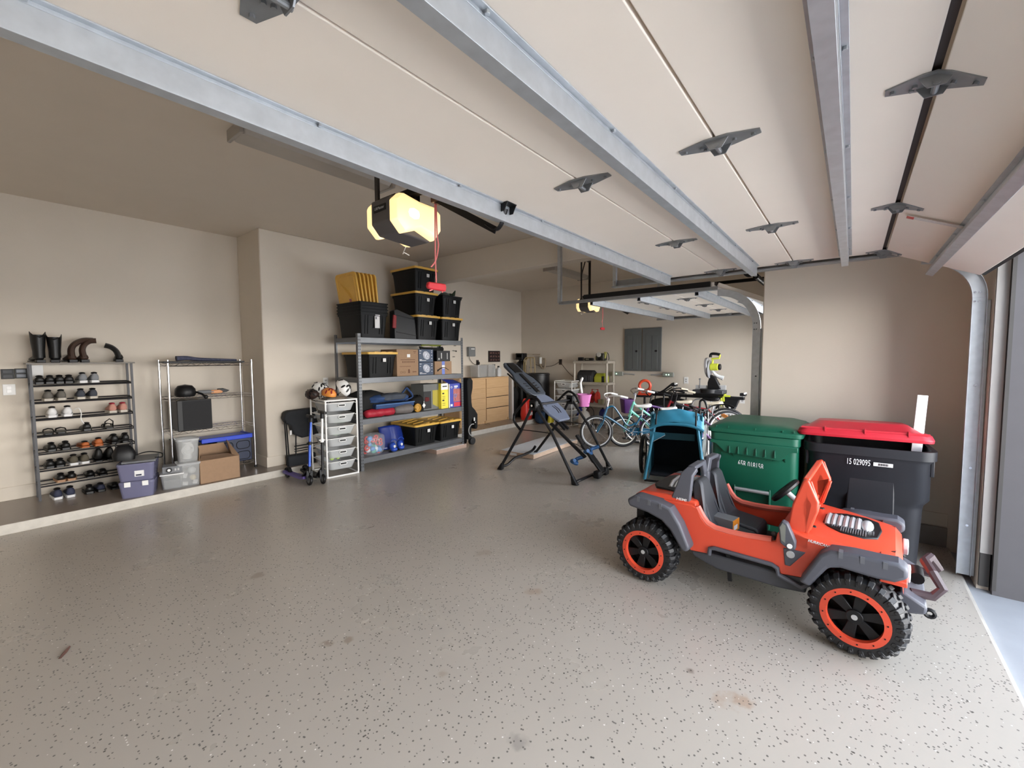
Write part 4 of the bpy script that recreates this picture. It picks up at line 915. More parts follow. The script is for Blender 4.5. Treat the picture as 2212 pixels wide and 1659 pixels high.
cowboy('single black boot on the right end of the shoe rack top', 1.02, 6.40, zt, -0.1, sBLK, lean=[(0, 0.03, 0.05), (-0.02, 0.03, 0.12), (-0.06, 0.03, 0.165), (-0.11, 0.03, 0.185)])

# ------------------------------------------------------------------ chrome wire shelf
t = thing('wire_shelf_unit', 'chrome wire shelf unit beside the wall jog', 'shelf unit', (1.375, 6.08, ZR))
WX, WD = 0.865, 0.38; hz = [0.10, 0.575, 0.965, 1.365]
for x in (0, WX):
    for y in (0, WD):
        p = MB().cyl((x, y, 0.0), (x, y, 1.405), 0.0125, 14).build('post', CHR, t, smooth=True)
        MB().cyl((x, y, 0), (x, y, 0.03), 0.016, 10).build('foot', BLK, p)
for z in hz:
    s_ = MB()
    for (a, b) in (((0, 0), (WX, 0)), ((0, WD), (WX, WD)), ((0, 0), (0, WD)), ((WX, 0), (WX, WD))):
        for dz in (0, 0.032): s_.cyl((a[0], a[1], z-dz), (b[0], b[1], z-dz), 0.0032, 6)
    n = 16
    for k in range(n):
        x0 = WX*k/n; x1 = WX*(k+1)/n
        for y in (0, WD): s_.cyl((x0, y, z-0.032 if k % 2 else z), (x1, y, z if k % 2 else z-0.032), 0.002, 5)
    for k in range(1, 30): s_.cyl((WX*k/30, 0, z+0.002), (WX*k/30, WD, z+0.002), 0.0016, 5)
    s_.build('wire_shelf', CHR, t)
# things on it
bk = tag(MB().prism([(-0.08, 0.0), (0.74, 0.0), (0.74, 0.42), (-0.02, 0.42)], 'xy', 0, 0.02).build('folded_sign_bag', BLK, None, loc=(1.40, 6.02, ZR+hz[3]+0.005), bevel=0.004), 'flat black folded bag covering the wire shelf top', 'bag')
NAV = mat('navy_patterned_cloth', (0.06, 0.065, 0.11), 0.8, var=0.9, scale=60)
m = MB(); P = smoothpath([(0, 0, 0.03), (0.10, 0.0, 0.035), (0.22, 0.01, 0.02), (0.45, 0.0, 0.012), (0.62, 0.01, 0.008)], 5); m.tube(P, 0.03, 10, rs=[0.045-0.001*i*1.3 for i in range(len(P))], flat=0.7)
tag(m.build('rolled_umbrella', NAV, None, loc=(1.47, 6.14, ZR+hz[3]+0.026), smooth=True), 'rolled navy and white patterned umbrella on the wire shelf top', 'umbrella')
t = thing('frying_pan', 'black round pan lying on the second wire shelf', 'pan', (1.56, 6.22, ZR+hz[2]+0.004), 0.0)
MB().lathe([(0.09, 0), (0.105, 0.03), (0.10, 0.09), (0.07, 0.13), (0.0, 0.145)], n=24).build('lid', BLK, t, smooth=True)
MB().tube([(0.09, -0.05, 0.05), (0.13, -0.12, 0.03), (0.15, -0.17, 0.0)], 0.012).sph((0.155, -0.18, -0.005), 0.024).build('handle', BLK, t, smooth=True)
t = thing('heat_gun', 'grey and orange hand tool lying on the second wire shelf', 'tool', (1.68, 6.20, ZR+hz[2]+0.024), -0.05)
MB().tube(smoothpath([(0, 0, 0.02), (0.10, 0, 0.025), (0.16, 0, 0.02)]), 0.022, 10).build('handle', GREY, t, smooth=True)
MB().prism([(0.13, 0.0), (0.24, 0.0), (0.26, 0.02), (0.22, 0.045), (0.13, 0.04)], 'xz', -0.02, 0.02).build('body', mat('tool_orange', (0.55, 0.24, 0.09), 0.5), t, bevel=0.006)
MB().prism([(0.21, 0.0), (0.30, 0.012), (0.33, 0.03), (0.26, 0.06), (0.20, 0.055)], 'xz', -0.016, 0.016).build('tip', BLK, t, bevel=0.005)
t = thing('speaker_box', 'large black square box on the third wire shelf', 'box', (1.40, 6.06, ZR+hz[1]+0.005))
MB().box(0.035, 0.375, 0.0, 0.36, 0, 0.355).build('cabinet', BLK, t, bevel=0.005)
MB().box(0.085, 0.365, -0.004, 0.0, 0.01, 0.345).build('front_cloth', mat('speaker_cloth', (0.018, 0.018, 0.02), 0.9), t)
t = thing('storage_crate', 'dark blue crate with bright blue lid at the bottom of the wire shelf', 'crate', (1.82, 6.10, ZR+hz[0]+0.005))
DBL = mat('dark_blue_plastic', (0.018, 0.026, 0.06), 0.5); BBL = mat('bright_blue_plastic', (0.02, 0.06, 0.55), 0.35)
MB().box(0, 0.39, 0.0, 0.34, 0, 0.30).build('body', DBL, t, bevel=0.01)
for i in range(2):
    for j in range(2):
        a = MB(); a.tube([(x, -0.004, z) for x, z in rrect(0.15, 0.10, 0.04, 4, 0.10+i*0.19, 0.075+j*0.135)], 0.004, 6, closed=True)
        a.build('front_panel', BLK, t)
MB().box(-0.16, 0.40, -0.015, 0.36, 0.30, 0.325).box(-0.16, 0.40, -0.018, 0.0, 0.29, 0.345).box(0.385, 0.40, -0.018, 0.36, 0.29, 0.345).build('lid', BBL, t, bevel=0.008, label='bright blue lid')
t = thing('storage_crate', 'black crate at the bottom of the wire shelf behind the clear jars', 'crate', (1.44, 6.14, ZR+hz[0]+0.005))
MB().box(0, 0.21, 0, 0.30, 0, 0.33).build('body', BLK, t, bevel=0.01)
MB().box(-0.01, 0.22, -0.008, 0.308, 0.33, 0.345).build('rim', DGREY, t, bevel=0.003)

# ------------------------------------------------------------------ boxes on the raised floor edge
def clear(name, col, a=0.45): return mat(name, col, 0.18, alpha=a, var=0.04, spec=0.6)
PUR = clear('purple_clear_plastic', (0.20, 0.20, 0.32), 0.70); CLR = clear('clear_plastic', (0.55, 0.56, 0.56), 0.33); FROST = clear('frosted_plastic', (0.66, 0.68, 0.69), 0.55)
def clearbin(label, x, y, z, rz, w, d, h, m, tbk=0.88, name='storage_bin', cat='storage bin', group=None, latch=True):
    t = thing(name, label, cat, (x, y, z), rz, group)
    rings = [ring(w*tbk, d*tbk, 0.03, 0.0), ring(w*tbk, d*tbk, 0.03, 0.003), ring(w*0.985, d*0.985, 0.03, h-0.02), ring(w, d, 0.03, h-0.02), ring(w, d, 0.03, h), ring(w*0.97, d*0.97, 0.03, h), ring(w*(tbk-0.02), d*(tbk-0.02), 0.03, 0.012)]
    MB().loft(rings).build('tub', m, t, smooth=True)
    return t
t = clearbin('lower translucent purple storage bin at the edge of the raised floor', 1.035, 5.86, ZR, -0.33, 0.285, 0.36, 0.165, PUR)
MB().box(-0.135, 0.135, -0.17, 0.17, 0.158, 0.172).build('lid', PUR, t, bevel=0.004)
for s in (-1, 1): MB().box(s*0.07-0.025, s*0.07+0.025, -0.186, -0.178, 0.12, 0.17).build('latch', WHT, t, bevel=0.003)
MB().box(-0.12, 0.12, -0.14, 0.14, 0.01, 0.13).build('contents', mat('slate_contents', (0.07, 0.075, 0.14), 0.8, var=0.3), t)
t = clearbin('upper translucent purple storage bin stacked under the black bag', 1.035, 5.86, ZR+0.174, -0.33, 0.30, 0.37, 0.18, PUR)
MB().box(-0.01, 0.065, -0.1765, -0.1745, 0.045, 0.105).build('paper_label', PAPER, t, label='white paper label')
MB().box(0.0, 0.045, -0.1775, -0.1765, 0.052, 0.068).build('label_print', sNVY, bpy.data.objects['paper_label'])
MB().box(-0.12, 0.12, -0.14, 0.14, 0.01, 0.13).build('contents', mat('grey_contents', (0.17, 0.18, 0.26), 0.8, var=0.3), t)
t = thing('laptop', 'black tablet case lying on the purple storage bins', 'case', (1.045, 5.87, ZR+0.358), -0.33)
MB().box(-0.12, 0.15, -0.15, 0.13, 0, 0.02).build('case', GREY, t, rot=(0.05, 0, 0), bevel=0.004)
MB().tube(smoothpath([(-0.05, 0.12, 0.03), (0.05, 0.15, 0.05), (0.17, 0.10, 0.03), (0.19, -0.02, 0.01), (0.14, -0.08, 0.02)]), 0.006, 6).build('cable', BLK, t, smooth=True)
t = thing('tote_bag', 'small black strapped bag slumped on the purple bins', 'bag', (0.93, 5.90, ZR+0.375), -0.2)
MB().loft([ring(0.17, 0.14, 0.04, 0.0), ring(0.19, 0.15, 0.05, 0.06), ring(0.13, 0.10, 0.04, 0.13), ring(0.08, 0.05, 0.02, 0.155)]).build('body', BLK, t, smooth=True)
MB().torus((0.0, -0.02, 0.15), 0.06, 0.006, 'y', 20, 6).build('strap', BLK, t, smooth=True)
t = thing('projector', 'small grey gadget with a round lens between the bins and jars', 'gadget', (1.31, 5.84, ZR+0.175), -0.25)
MB().box(-0.085, 0.085, -0.08, 0.08, 0, 0.075).build('case', GREY, t, bevel=0.006)
MB().cyl((-0.025, -0.081, 0.038), (-0.025, -0.095, 0.038), 0.026, 20).build('lens_ring', BLK, t); MB().cyl((-0.025, -0.093, 0.038), (-0.025, -0.098, 0.038), 0.014, 16).build('lens', WHT, t)
for x in (0.03, 0.055): MB().box(x-0.008, x+0.008, -0.084, -0.08, 0.025, 0.05).build('button', LGREY, t)
t = clearbin('small clear storage tub under the grey gadget', 1.31, 5.85, ZR, -0.25, 0.20, 0.22, 0.16, CLR, 0.85)
MB().box(-0.105, 0.105, -0.115, 0.115, 0.158, 0.17).build('lid', WHT, t, bevel=0.004)
MB().box(-0.07, 0.07, -0.08, 0.08, 0.008, 0.10).build('contents', DGREY, t)
def jar(label, x, y, z, w, h, conts):
    t = clearbin(label, x, y, z, -0.15, w, w, h, CLR, 0.86, 'storage_jar', 'jar')
    MB().loft([ring(w+0.01, w+0.01, 0.04, h), ring(w+0.015, w+0.015, 0.04, h+0.022), ring(w-0.02, w-0.02, 0.04, h+0.03)]).build('lid', FROST, t, smooth=True)
    for nm, mb_, m_ in conts: mb_.build(nm, m_, t, smooth=True)
    return t
m1 = MB()
for k in range(4): m1.torus((0.0+0.004*k, -0.02, 0.12+0.012*k), 0.052-0.004*k, 0.006, 'y', 18, 6)
m1.cyl((0, 0.02, 0.02), (0, 0.02, 0.21), 0.045, 12)
jar('upper clear jar full of white cable in front of the wire shelf', 1.455, 5.84, ZR+0.272, 0.20, 0.235, [('white_cable', m1, WHT)])
c1 = MB().obox((-0.045, -0.05, 0.12), (0.05, 0.03, 0.05), (0.2, 0.3, 0.2)).obox((-0.04, -0.05, 0.03), (0.05, 0.03, 0.035), (0.1, 0.2, 0)).obox((0.05, -0.05, 0.035), (0.04, 0.03, 0.04), (0.4, 0.2, 0.1)).sph((0.03, -0.01, 0.16), 0.04)
c2 = MB().sph((0.035, -0.045, 0.085), 0.032, 10, 6)
jar('lower clear jar with white plugs in front of the wire shelf', 1.455, 5.84, ZR, 0.215, 0.24, [('plugs', c1, WHT), ('yellow_piece', c2, mat('pale_yellow', (0.75, 0.62, 0.35), 0.5))])
# open cardboard box
t = thing('cardboard_box', 'open brown cardboard box at the edge of the raised floor', 'box', (1.735, 5.90, ZR), -0.02)
w_, d_, h_ = 0.40, 0.36, 0.26; k_ = 0.004
bx = MB().box(-w_/2, w_/2, -d_/2, -d_/2+k_, 0, h_).box(-w_/2, w_/2, d_/2-k_, d_/2, 0, h_).box(-w_/2, -w_/2+k_, -d_/2, d_/2, 0, h_).box(w_/2-k_, w_/2, -d_/2, d_/2, 0, h_).box(-w_/2, w_/2, -d_/2, d_/2, 0, k_)
bx.build('carton', CARD, t)
for nm, mb_ in (('flap', MB().add([(-w_/2, -d_/2, h_), (-w_/2, d_/2, h_), (-w_/2+0.06, d_/2-0.02, h_+0.165), (-w_/2+0.02, -d_/2+0.06, h_+0.13)], [(0,1,2,3)])),
                ('flap', MB().add([(w_/2, -d_/2, h_), (w_/2, d_/2, h_), (w_/2-0.02, d_/2, h_+0.15), (w_/2-0.06, -d_/2+0.06, h_+0.02)], [(0,1,2,3)])),
                ('flap', MB().add([(-w_/2, d_/2, h_), (w_/2, d_/2, h_), (w_/2-0.05, d_/2+0.01, h_+0.12), (-w_/2+0.05, d_/2+0.01, h_+0.12)], [(0,1,2,3)])),
                ('flap', MB().add([(-w_/2, -d_/2, h_), (w_/2, -d_/2, h_), (w_/2-0.08, -d_/2+0.15, h_+0.02), (-w_/2+0.06, -d_/2+0.16, h_+0.03)], [(0,1,2,3)]))):
    mb_.build(nm, CARD, t, solid=0.005)
MB().box(-w_/2+0.02, w_/2-0.02, -d_/2+0.02, d_/2-0.02, 0.01, 0.16).build('dark_contents', DGREY, t)
# ------------------------------------------------------------------ steel storage rack
RX0, RY0 = 3.13, 5.05
STL = mat('rack_grey_steel', (0.105, 0.11, 0.118), 0.38, 0.45, var=0.12)
STS = mat('rack_shelf_light', (0.30, 0.31, 0.32), 0.5, 0.3)
t = thing('steel_shelving', 'wide grey steel shelving loaded with black and yellow totes', 'shelving', (RX0, RY0, 0))
SW, SD = 1.92, 0.58
TOPS = [1.775, 1.238, 0.69, 0.168]
SLOT = mat('slot_black', (0.003, 0.003, 0.003), 0.9)
for x, sx in ((0, 1), (SW, -1)):
    for y, sy in ((0, 1), (SD, -1)):
        p = MB().box(x, x+sx*0.045, y-0.001*sy, y+0.002*sy, 0, 1.825).box(x, x+sx*0.002, y, y+sy*0.045, 0, 1.825)
        pp = p.build('post', STL, t, bevel=0.0007)
        sl = MB(); z = 0.05
        while z < 1.80:
            sl.prism([(x+sx*0.009, z), (x+sx*0.015, z), (x+sx*0.013, z+0.022), (x+sx*0.007, z+0.022)], 'xz', y-sy*0.0022, y-sy*0.0008)
            sl.prism([(x+sx*0.030, z), (x+sx*0.036, z), (x+sx*0.034, z+0.022), (x+sx*0.028, z+0.022)], 'xz', y-sy*0.0022, y-sy*0.0008)
            z += 0.042
        o_ = sl.build('slots', SLOT, pp)
for z in TOPS:
    b = MB()
    for y, sy in ((0, 1), (SD, -1)): b.box(0.02, SW-0.02, y+sy*0.003, y+sy*0.010, z-0.072, z).box(0.02, SW-0.02, y+sy*0.003, y+sy*0.03, z-0.018, z-0.014)
    for x, sx in ((0, 1), (SW, -1)): b.box(x+sx*0.003, x+sx*0.010, 0.02, SD-0.02, z-0.06, z-0.006)
    b.build('beam', STL, t, bevel=0.002)
    MB().box(0.02, SW-0.02, 0.012, SD-0.012, z-0.013, z-0.001).build('shelf_deck', STS, t)
def RP(lx, d, z): return (RX0+lx, RY0+d, z)

TB = mat('tote_black', (0.005, 0.0055, 0.006), 0.5, spec=0.22); TY = mat('tote_yellow', (0.70, 0.42, 0.075), 0.42)
TW, TD, TH = 0.44, 0.60, 0.345
def tote_body(w=TW, d=TD, h=TH, t=None, name='body'):
    rings = []
    for z, k in ((0, 0.83), (h*0.5, 0.88), (h-0.045, 0.925), (h-0.045, 0.96), (h-0.012, 0.97), (h-0.012, 1.0), (h, 1.0), (h, 0.95), (0.02, 0.80)):
        rings.append(ring(w*k, d*k, 0.03, z, 3))
    return MB().loft(rings)
def tote(label, lx, dy, z, rz=0.0, lid=True, w=TW, d=TD, h=TH, group=None, lab=True, lx_lab=0.03):
    t = thing('storage_tote', label, 'storage tote', RP(lx, dy, z), rz, group)
    tote_body(w, d, h).build('body', TB, t, smooth=True)
    rb = MB()
    for x in (-0.13, -0.09, 0.09, 0.13): rb.bar((x*w/0.44, -d*0.435, 0.05), (x*w/0.44, -d*0.468, h-0.05), 0.008, 0.006, up=(0, 1, 0))
    rb.build('ribs', TB, t)
    if lab:
        f = -d*0.47
        p = MB().box(lx_lab-0.024, lx_lab+0.024, f-0.012, f-0.006, h-0.115, h-0.068).build('paper_label', PAPER, t, rot=(0.0, 0, 0))
        MB().box(lx_lab-0.012, lx_lab+0.012, f-0.0128, f-0.012, h-0.101, h-0.096).box(lx_lab-0.012, lx_lab+0.012, f-0.0128, f-0.012, h-0.090, h-0.085).build('label_print', LGREY, p)
    if lid:
        l = MB().loft([ring(w+0.02, d+0.02, 0.035, h-0.012, 3), ring(w+0.025, d+0.025, 0.035, h+0.018, 3), ring(w-0.01, d-0.01, 0.03, h+0.020, 3), ring(w-0.02, d-0.02, 0.03, h+0.012, 3)])
        lo = l.build('lid', TY, t, smooth=True, label='yellow lid')
        r = MB()
        for x in (-0.14, -0.03, 0.08): r.box(x, x+0.07, -d/2-0.002, -d/2+0.02, h+0.015, h+0.024)
        for y in (-0.2, -0.05, 0.1, 0.22): r.bar((-0.14, y-0.08, h+0.016), (0.14, y+0.02, h+0.016), 0.006, 0.008)
        r.build('lid_ribs', TY, lo)
    return t
gT = None
# four nested totes without lids
for k in range(4):
    nm = ['lowest', 'second', 'third', 'topmost'][k]
    tt = tote(f'empty black tote, {nm} of the nested stack under the upright yellow lids', 0.275, 0.305, 1.777+0.042*k, 0, False, 0.45, 0.60, 0.345, 'nested empty totes', lab=False)
    if k == 0:
        pl = MB().box(0.0, 0.075, -0.291, -0.287, 0.13, 0.29).box(0.01, 0.08, -0.291, -0.287, 0.298, 0.31)
        pl.build('paper_label', PAPER, tt, label='tall printed white label'); MB().box(0.01, 0.03, -0.293, -0.291, 0.25, 0.28).build('label_print', GREY, bpy.data.objects['paper_label.001'] if 'paper_label.001' in bpy.data.objects else tt)
# upright yellow lids
for k in range(6):
    nm = ['leftmost', 'second', 'third', 'fourth', 'fifth', 'rightmost'][k]
    l = thing('tote_lid', f'yellow tote lid standing on edge, {nm} of six' + (', its inner face showing' if k == 0 else ''), 'lid', RP(0.115+0.050*k, 0.30, 2.00), 0, 'upright yellow lids', rot=(0, math.radians(-9+k*0.8), 0))
    MB().loft([[(x, yy, zz+0.37) for yy, zz in rrect(0.50, 0.54, 0.06, 4)] for x in (0.0, 0.024)]).build('lid_plate', TY, l, bevel=0.004)
    if k == 0:
        r = MB()
        r.tube([(-0.004, yy, zz+0.38) for yy, zz in rrect(0.41, 0.44, 0.03, 3)], 0.006, 6, closed=True)
        for q in range(4): r.bar((-0.003, -0.17+0.06*q, 0.20+0.06*q), (-0.003, -0.02+0.06*q, 0.42+0.04*q), 0.007, 0.008, up=(1, 0, 0))
        for q in (-0.1, 0.0, 0.1): r.box(-0.008, 0, q-0.02, q+0.02, 0.602, 0.612)
        r.build('lid_ribs', TY, l)
        MB().box(-0.003, 0, -0.07, -0.02, 0.25, 0.30).build('sticker', mat('small_sticker', (0.35, 0.12, 0.10), 0.6), l)
tote('top black tote with yellow lid on the highest stack of the shelving', 1.195, 0.315, 2.487, 0)
tote('second black tote with yellow lid, directly under the highest tote', 1.195, 0.32, 2.145, 0, h=0.325)
tote('black tote with yellow lid on the top shelf beside the folded crate', 1.225, 0.315, 1.777, 0)
tote('black tote with yellow lid at the right end of the top shelf', 1.715, 0.315, 1.777, 0, w=0.45)
tote('open black tote holding fluffy green things at the top right', 1.745, 0.32, 2.145, 0, lid=False)
# fluffy wreath and gear in the open tote
t = thing('green_plush_pile', 'dark green fluffy items heaped in the open tote', 'decoration', RP(1.73, 0.22, 2.40), 0)
GRN = mat('dark_green_fluff', (0.015, 0.03, 0.012), 0.9, var=0.6, scale=60, bump=0.8)
m = MB(); random.seed(3)
for k in range(60):
    a = random.uniform(0, 2*PI); r_ = random.uniform(0.02, 0.15)
    p0 = V(0.10*math.cos(a)+0.04, 0.12*math.sin(a), 0.06+random.uniform(0, 0.06)); m.sph(p0, (0.035, 0.035, 0.03), 7, 5)
m.cyl((0.09, -0.10, 0.10), (0.15, -0.10, 0.20), 0.04, 8, 0.008)
m.build('fluff', GRN, t, smooth=True)
MB().sph((-0.09, -0.10, 0.10), (0.09, 0.07, 0.05)).build('grey_bundle', mat('grey_green_shiny', (0.08, 0.09, 0.08), 0.35), t, smooth=True)
MB().box(0.055, 0.085, -0.16, -0.155, 0.075, 0.10).build('white_tag', WHT, t)
# folded crate with red handle
t = thing('folding_crate', 'folded dark grey crate with a red handle leaning on the top shelf', 'crate', RP(0.83, 0.04, 1.778), 0, rot=(math.radians(-4), 0, 0))
MB().prism([(-0.19, 0), (0.20, 0.0), (0.20, 0.33), (-0.12, 0.43), (-0.17, 0.41)], 'xz', 0.04, 0.16).build('panels', mat('crate_dark_grey', (0.02, 0.021, 0.023), 0.5), t, bevel=0.01)
MB().bar((-0.16, 0.035, 0.10), (0.20, 0.035, 0.055), 0.01, 0.006, up=(0, 1, 0)).bar((-0.14, 0.035, 0.34), (0.18, 0.035, 0.30), 0.01, 0.006, up=(0, 1, 0)).build('seams', BLK, t)
MB().prism([(-0.225, 0.155), (-0.165, 0.145), (-0.145, 0.335), (-0.20, 0.345)], 'xz', 0.02, 0.05).build('handle', mat('maroon_handle', (0.28, 0.025, 0.03), 0.5), t, bevel=0.01)
# hooks at the rack's right end
hk = MB().cyl((0, 0, 0), (0.085, -0.01, -0.01), 0.006, 8).sph((0.09, -0.01, -0.012), 0.016, 10, 6).cyl((0, 0, -0.13), (0.06, 0, -0.128), 0.006, 8)
pb = thing('pegboard_panel', 'white perforated pegboard strip on the wall behind the shelving', 'pegboard', (6.05, 6.60, 2.0))
MB().box(-0.30, 0.30, 0.0, 0.01, -0.95, 0.12).build('board', WALL, pb)
d_ = MB()
for i in range(14):
    for j in range(26): d_.box(-0.28+i*0.042, -0.276+i*0.042, -0.001, 0.0, -0.92+j*0.039, -0.916+j*0.039)
d_.build('holes', GREY, pb)
hk.build('hook', BLK, pb, loc=(0.26, -0.03, -0.12)); hk.build('hook', BLK, pb, loc=(0.22, -0.03, -0.35))

# second shelf
tote('wide black tote with yellow lid at the left of the second shelf', 0.395, 0.34, 1.240, 0, w=0.47, d=0.66, h=0.325, lx_lab=0.02)
t = thing('carton', 'tall brown carton with printed handling marks on the second shelf', 'box', RP(0.815, 0.02, 1.24))
MB().box(-0.195, 0.19, 0, 0.38, 0, 0.385).build('carton', CARD, t, bevel=0.002)
PRT = mat('brown_print', (0.13, 0.06, 0.035), 0.8)
pm = MB()
for (x0, x1, z0, z1) in ((-0.13, 0.13, 0.232, 0.240), (-0.15, 0.05, 0.135, 0.141), (0.10, 0.15, 0.35, 0.358), (0.11, 0.14, 0.33, 0.336)): pm.box(x0, x1, -0.0012, 0, z0, z1)
for k in range(9):
    pm.box(-0.10+k*0.026, -0.088+k*0.026, -0.0012, 0, 0.19, 0.215)
for x in (-0.12, -0.07): pm.tube([(x+a_, -0.001, 0.055+b_) for a_, b_ in rrect(0.035, 0.025, 0.008, 2)], 0.0015, 4, closed=True)
pm.prism([(0.0, 0.04), (0.03, 0.04), (0.03, 0.09), (0.015, 0.10), (0.0, 0.09)], 'xz', -0.0012, 0)
pm.box(0.08, 0.15, -0.0012, 0, 0.05, 0.062)
pm.build('print', PRT, t)
MB().box(-0.015, 0.04, -0.002, 0, 0.27, 0.315).build('paper_label', PAPER, t)
NB = mat('navy_carton', (0.012, 0.035, 0.085), 0.45)
for k, (nm, z) in enumerate((('lower', 1.24), ('upper', 1.437))):
    t = thing('light_carton', f'{nm} navy carton with a white coil picture on the second shelf', 'box', RP(1.155, 0.02, z))
    MB().box(-0.14, 0.14, 0, 0.30, 0, 0.192).build('carton', NB, t, bevel=0.002)
    MB().loft([[(0.015+a_*s_-0.02*q, -0.001-0.0003*q, 0.095+b_*s_+0.012*q) for a_, b_ in [(math.cos(2*PI*i/20), math.sin(2*PI*i/20)) for i in range(20)]] for q, s_ in ((0, 0.058), (1, 0.056))]).build('printed_coil', mat('coil_print', (0.55, 0.58, 0.66), 0.5), t)
    cm = MB()
    for q in range(3): cm.torus((0.02-0.02*q, -0.003, 0.092+0.012*q), 0.052-0.004*q, 0.003, 'y', 24, 5)
    cm.torus((0.035, -0.003, 0.085), 0.026, 0.004, 'y', 20, 5)
    cm.build('coil_rings', mat('coil_grey', (0.30, 0.31, 0.36), 0.5), t)
    tx = MB()
    for (x0, x1, z0) in ((-0.125, -0.09, 0.165), (-0.125, -0.10, 0.13), (-0.125, -0.08, 0.035), (-0.125, 0.0, 0.02), (0.10, 0.125, 0.165), (0.10, 0.12, 0.14), (0.10, 0.12, 0.10), (0.10, 0.12, 0.05)): tx.box(x0, x1, -0.001, 0, z0, z0+0.006)
    tx.build('print', WHT, t)
t = thing('parcel', 'small brown parcel with a curved arrow printed upside down', 'box', RP(1.50, 0.02, 1.24))
MB().box(-0.175, 0.18, 0, 0.25, 0, 0.205).build('carton', CARD, t, bevel=0.002)
sm = MB().tube([(0.115-0.23*i/14, -0.001, 0.062+0.045*math.sin(PI*i/14)) for i in range(15)], 0.006, 6, rs=[0.004+0.006*i/14 for i in range(15)])
sm.prism([(-0.13, 0.045), (-0.10, 0.05), (-0.125, 0.085)], 'xz', -0.002, 0)
sm.build('arrow_print', BLK, t)
MB().box(-0.03, 0.03, -0.0015, 0, 0.0, 0.205).build('tape', mat('blue_tape', (0.12, 0.18, 0.55), 0.4), t)
MB().box(-0.028, 0.030, -0.003, -0.0015, 0.09, 0.145).build('paper_label', PAPER, t)
t = thing('small_carton', 'small black carton with vertical silver print on the brown parcel', 'box', RP(1.52, 0.03, 1.447))
MB().box(-0.14, 0.14, 0, 0.2, 0, 0.165).build('carton', BLK, t, bevel=0.002)
MB().box(-0.055, -0.035, -0.001, 0, 0.04, 0.13).box(-0.11, -0.085, -0.001, 0, 0.02, 0.05).box(0.07, 0.085, -0.001, 0, 0.03, 0.13).build('print', LGREY, t)
t = thing('fabric_bag', 'black fabric bag draped behind the cartons at the right of the second shelf', 'bag', RP(1.56, 0.36, 1.24))
MB().surf(lambda u, v: V(-0.25+0.50*u+0.03*math.sin(v*5), 0.0+0.04*math.sin(u*7), 0.445-0.40*v*(0.3+0.7*(1-u)**0.5) - 0.06*u*(1-u)), 14, 10).build('cloth', mat('black_cloth', (0.006, 0.006, 0.006), 0.9), t, solid=0.02, smooth=True)
m = MB().tube(smoothpath([(-0.2, 0.02, 0.46), (-0.1, 0.0, 0.475), (0.05, 0.02, 0.465), (0.2, 0, 0.47)]), 0.018, 8)
m.build('yellow_green_strap', mat('lime_strap', (0.30, 0.33, 0.06), 0.7), t, smooth=True)

# third shelf
FB = mat('navy_canvas', (0.02, 0.055, 0.16), 0.75, var=0.3, scale=14, bump=0.4); FBG = mat('slate_fabric', (0.05, 0.06, 0.08), 0.85, var=0.4, scale=12)
def blob(sx, sy, sz, seed, m_, amp=0.18, nu=20, nv=12, sq=0.6):
    rnd = random.Random(seed); ph = [rnd.uniform(0, 6.28) for _ in range(8)]
    def fn(u, v):
        a = 2*PI*u; b = PI*(v-0.5)
        cb = math.copysign(abs(math.cos(b))**sq, math.cos(b)); sb = math.copysign(abs(math.sin(b))**sq, math.sin(b))
        ca = math.copysign(abs(math.cos(a))**sq, math.cos(a)); sa = math.copysign(abs(math.sin(a))**sq, math.sin(a))
        k = 1+amp*(0.5*math.sin(3*a+ph[0]+2*b)+0.35*math.sin(5*a+ph[1])*math.cos(3*b+ph[2])+0.3*math.sin(7*b+ph[3]+a*0))
        return V(sx*ca*cb*k, sy*sa*cb*k, sz*sb*(1+amp*0.5*math.sin(4*a+ph[4])))
    return m_.surf(fn, nu, nv)
t = thing('folded_canvas_chair', 'navy folded canvas chair lying on top of the third shelf pile', 'camp chair', RP(0.54, 0.16, 0.935))
blob(0.34, 0.16, 0.055, 2, MB()).build('canvas', FB, t, smooth=True, ang=80)
MB().tube(smoothpath([(0.10, -0.14, 0.0), (0.22, -0.13, 0.11), (0.28, -0.10, 0.12), (0.36, -0.12, 0.0), (0.20, -0.15, -0.045)], 4), 0.016, 8, flat=0.7).build('arm_strap', FB, t, smooth=True)
blob(0.19, 0.10, 0.05, 5, MB()).xf(Matrix.Translation((0.02, -0.10, 0.02))).build('grey_panel', FBG, t, smooth=True, ang=80)
t = thing('folded_stadium_seat', 'navy folded stadium seat with a bright piped edge under the canvas chair', 'seat', RP(0.60, 0.16, 0.80))
MB().prism([(-0.35, -0.16), (0.30, -0.16), (0.33, 0.12), (-0.30, 0.14)], 'xy', 0, 0.065).build('cushion', FB, t, bevel=0.015)
MB().tube([(-0.35, -0.165, 0.06), (0.0, -0.168, 0.058), (0.30, -0.165, 0.06)], 0.008, 6).build('piping', mat('light_blue_piping', (0.10, 0.20, 0.42), 0.5), t, smooth=True)
t = thing('folded_bag', 'black folded bag at the left of the third shelf', 'bag', RP(0.28, 0.28, 0.88))
blob(0.26, 0.18, 0.16, 8, MB()).build('body', mat('black_cloth', (0.006,)*3, 0.9), t, smooth=True, ang=80)
REDC = mat('crimson_nylon', (0.36, 0.012, 0.03), 0.55, var=0.25, scale=18, bump=0.4)
t = thing('sleeping_bag', 'crimson rolled sleeping bag on the front edge of the third shelf', 'sleeping bag', RP(0.33, 0.04, 0.752))
m = MB(); n = 16
rings = []
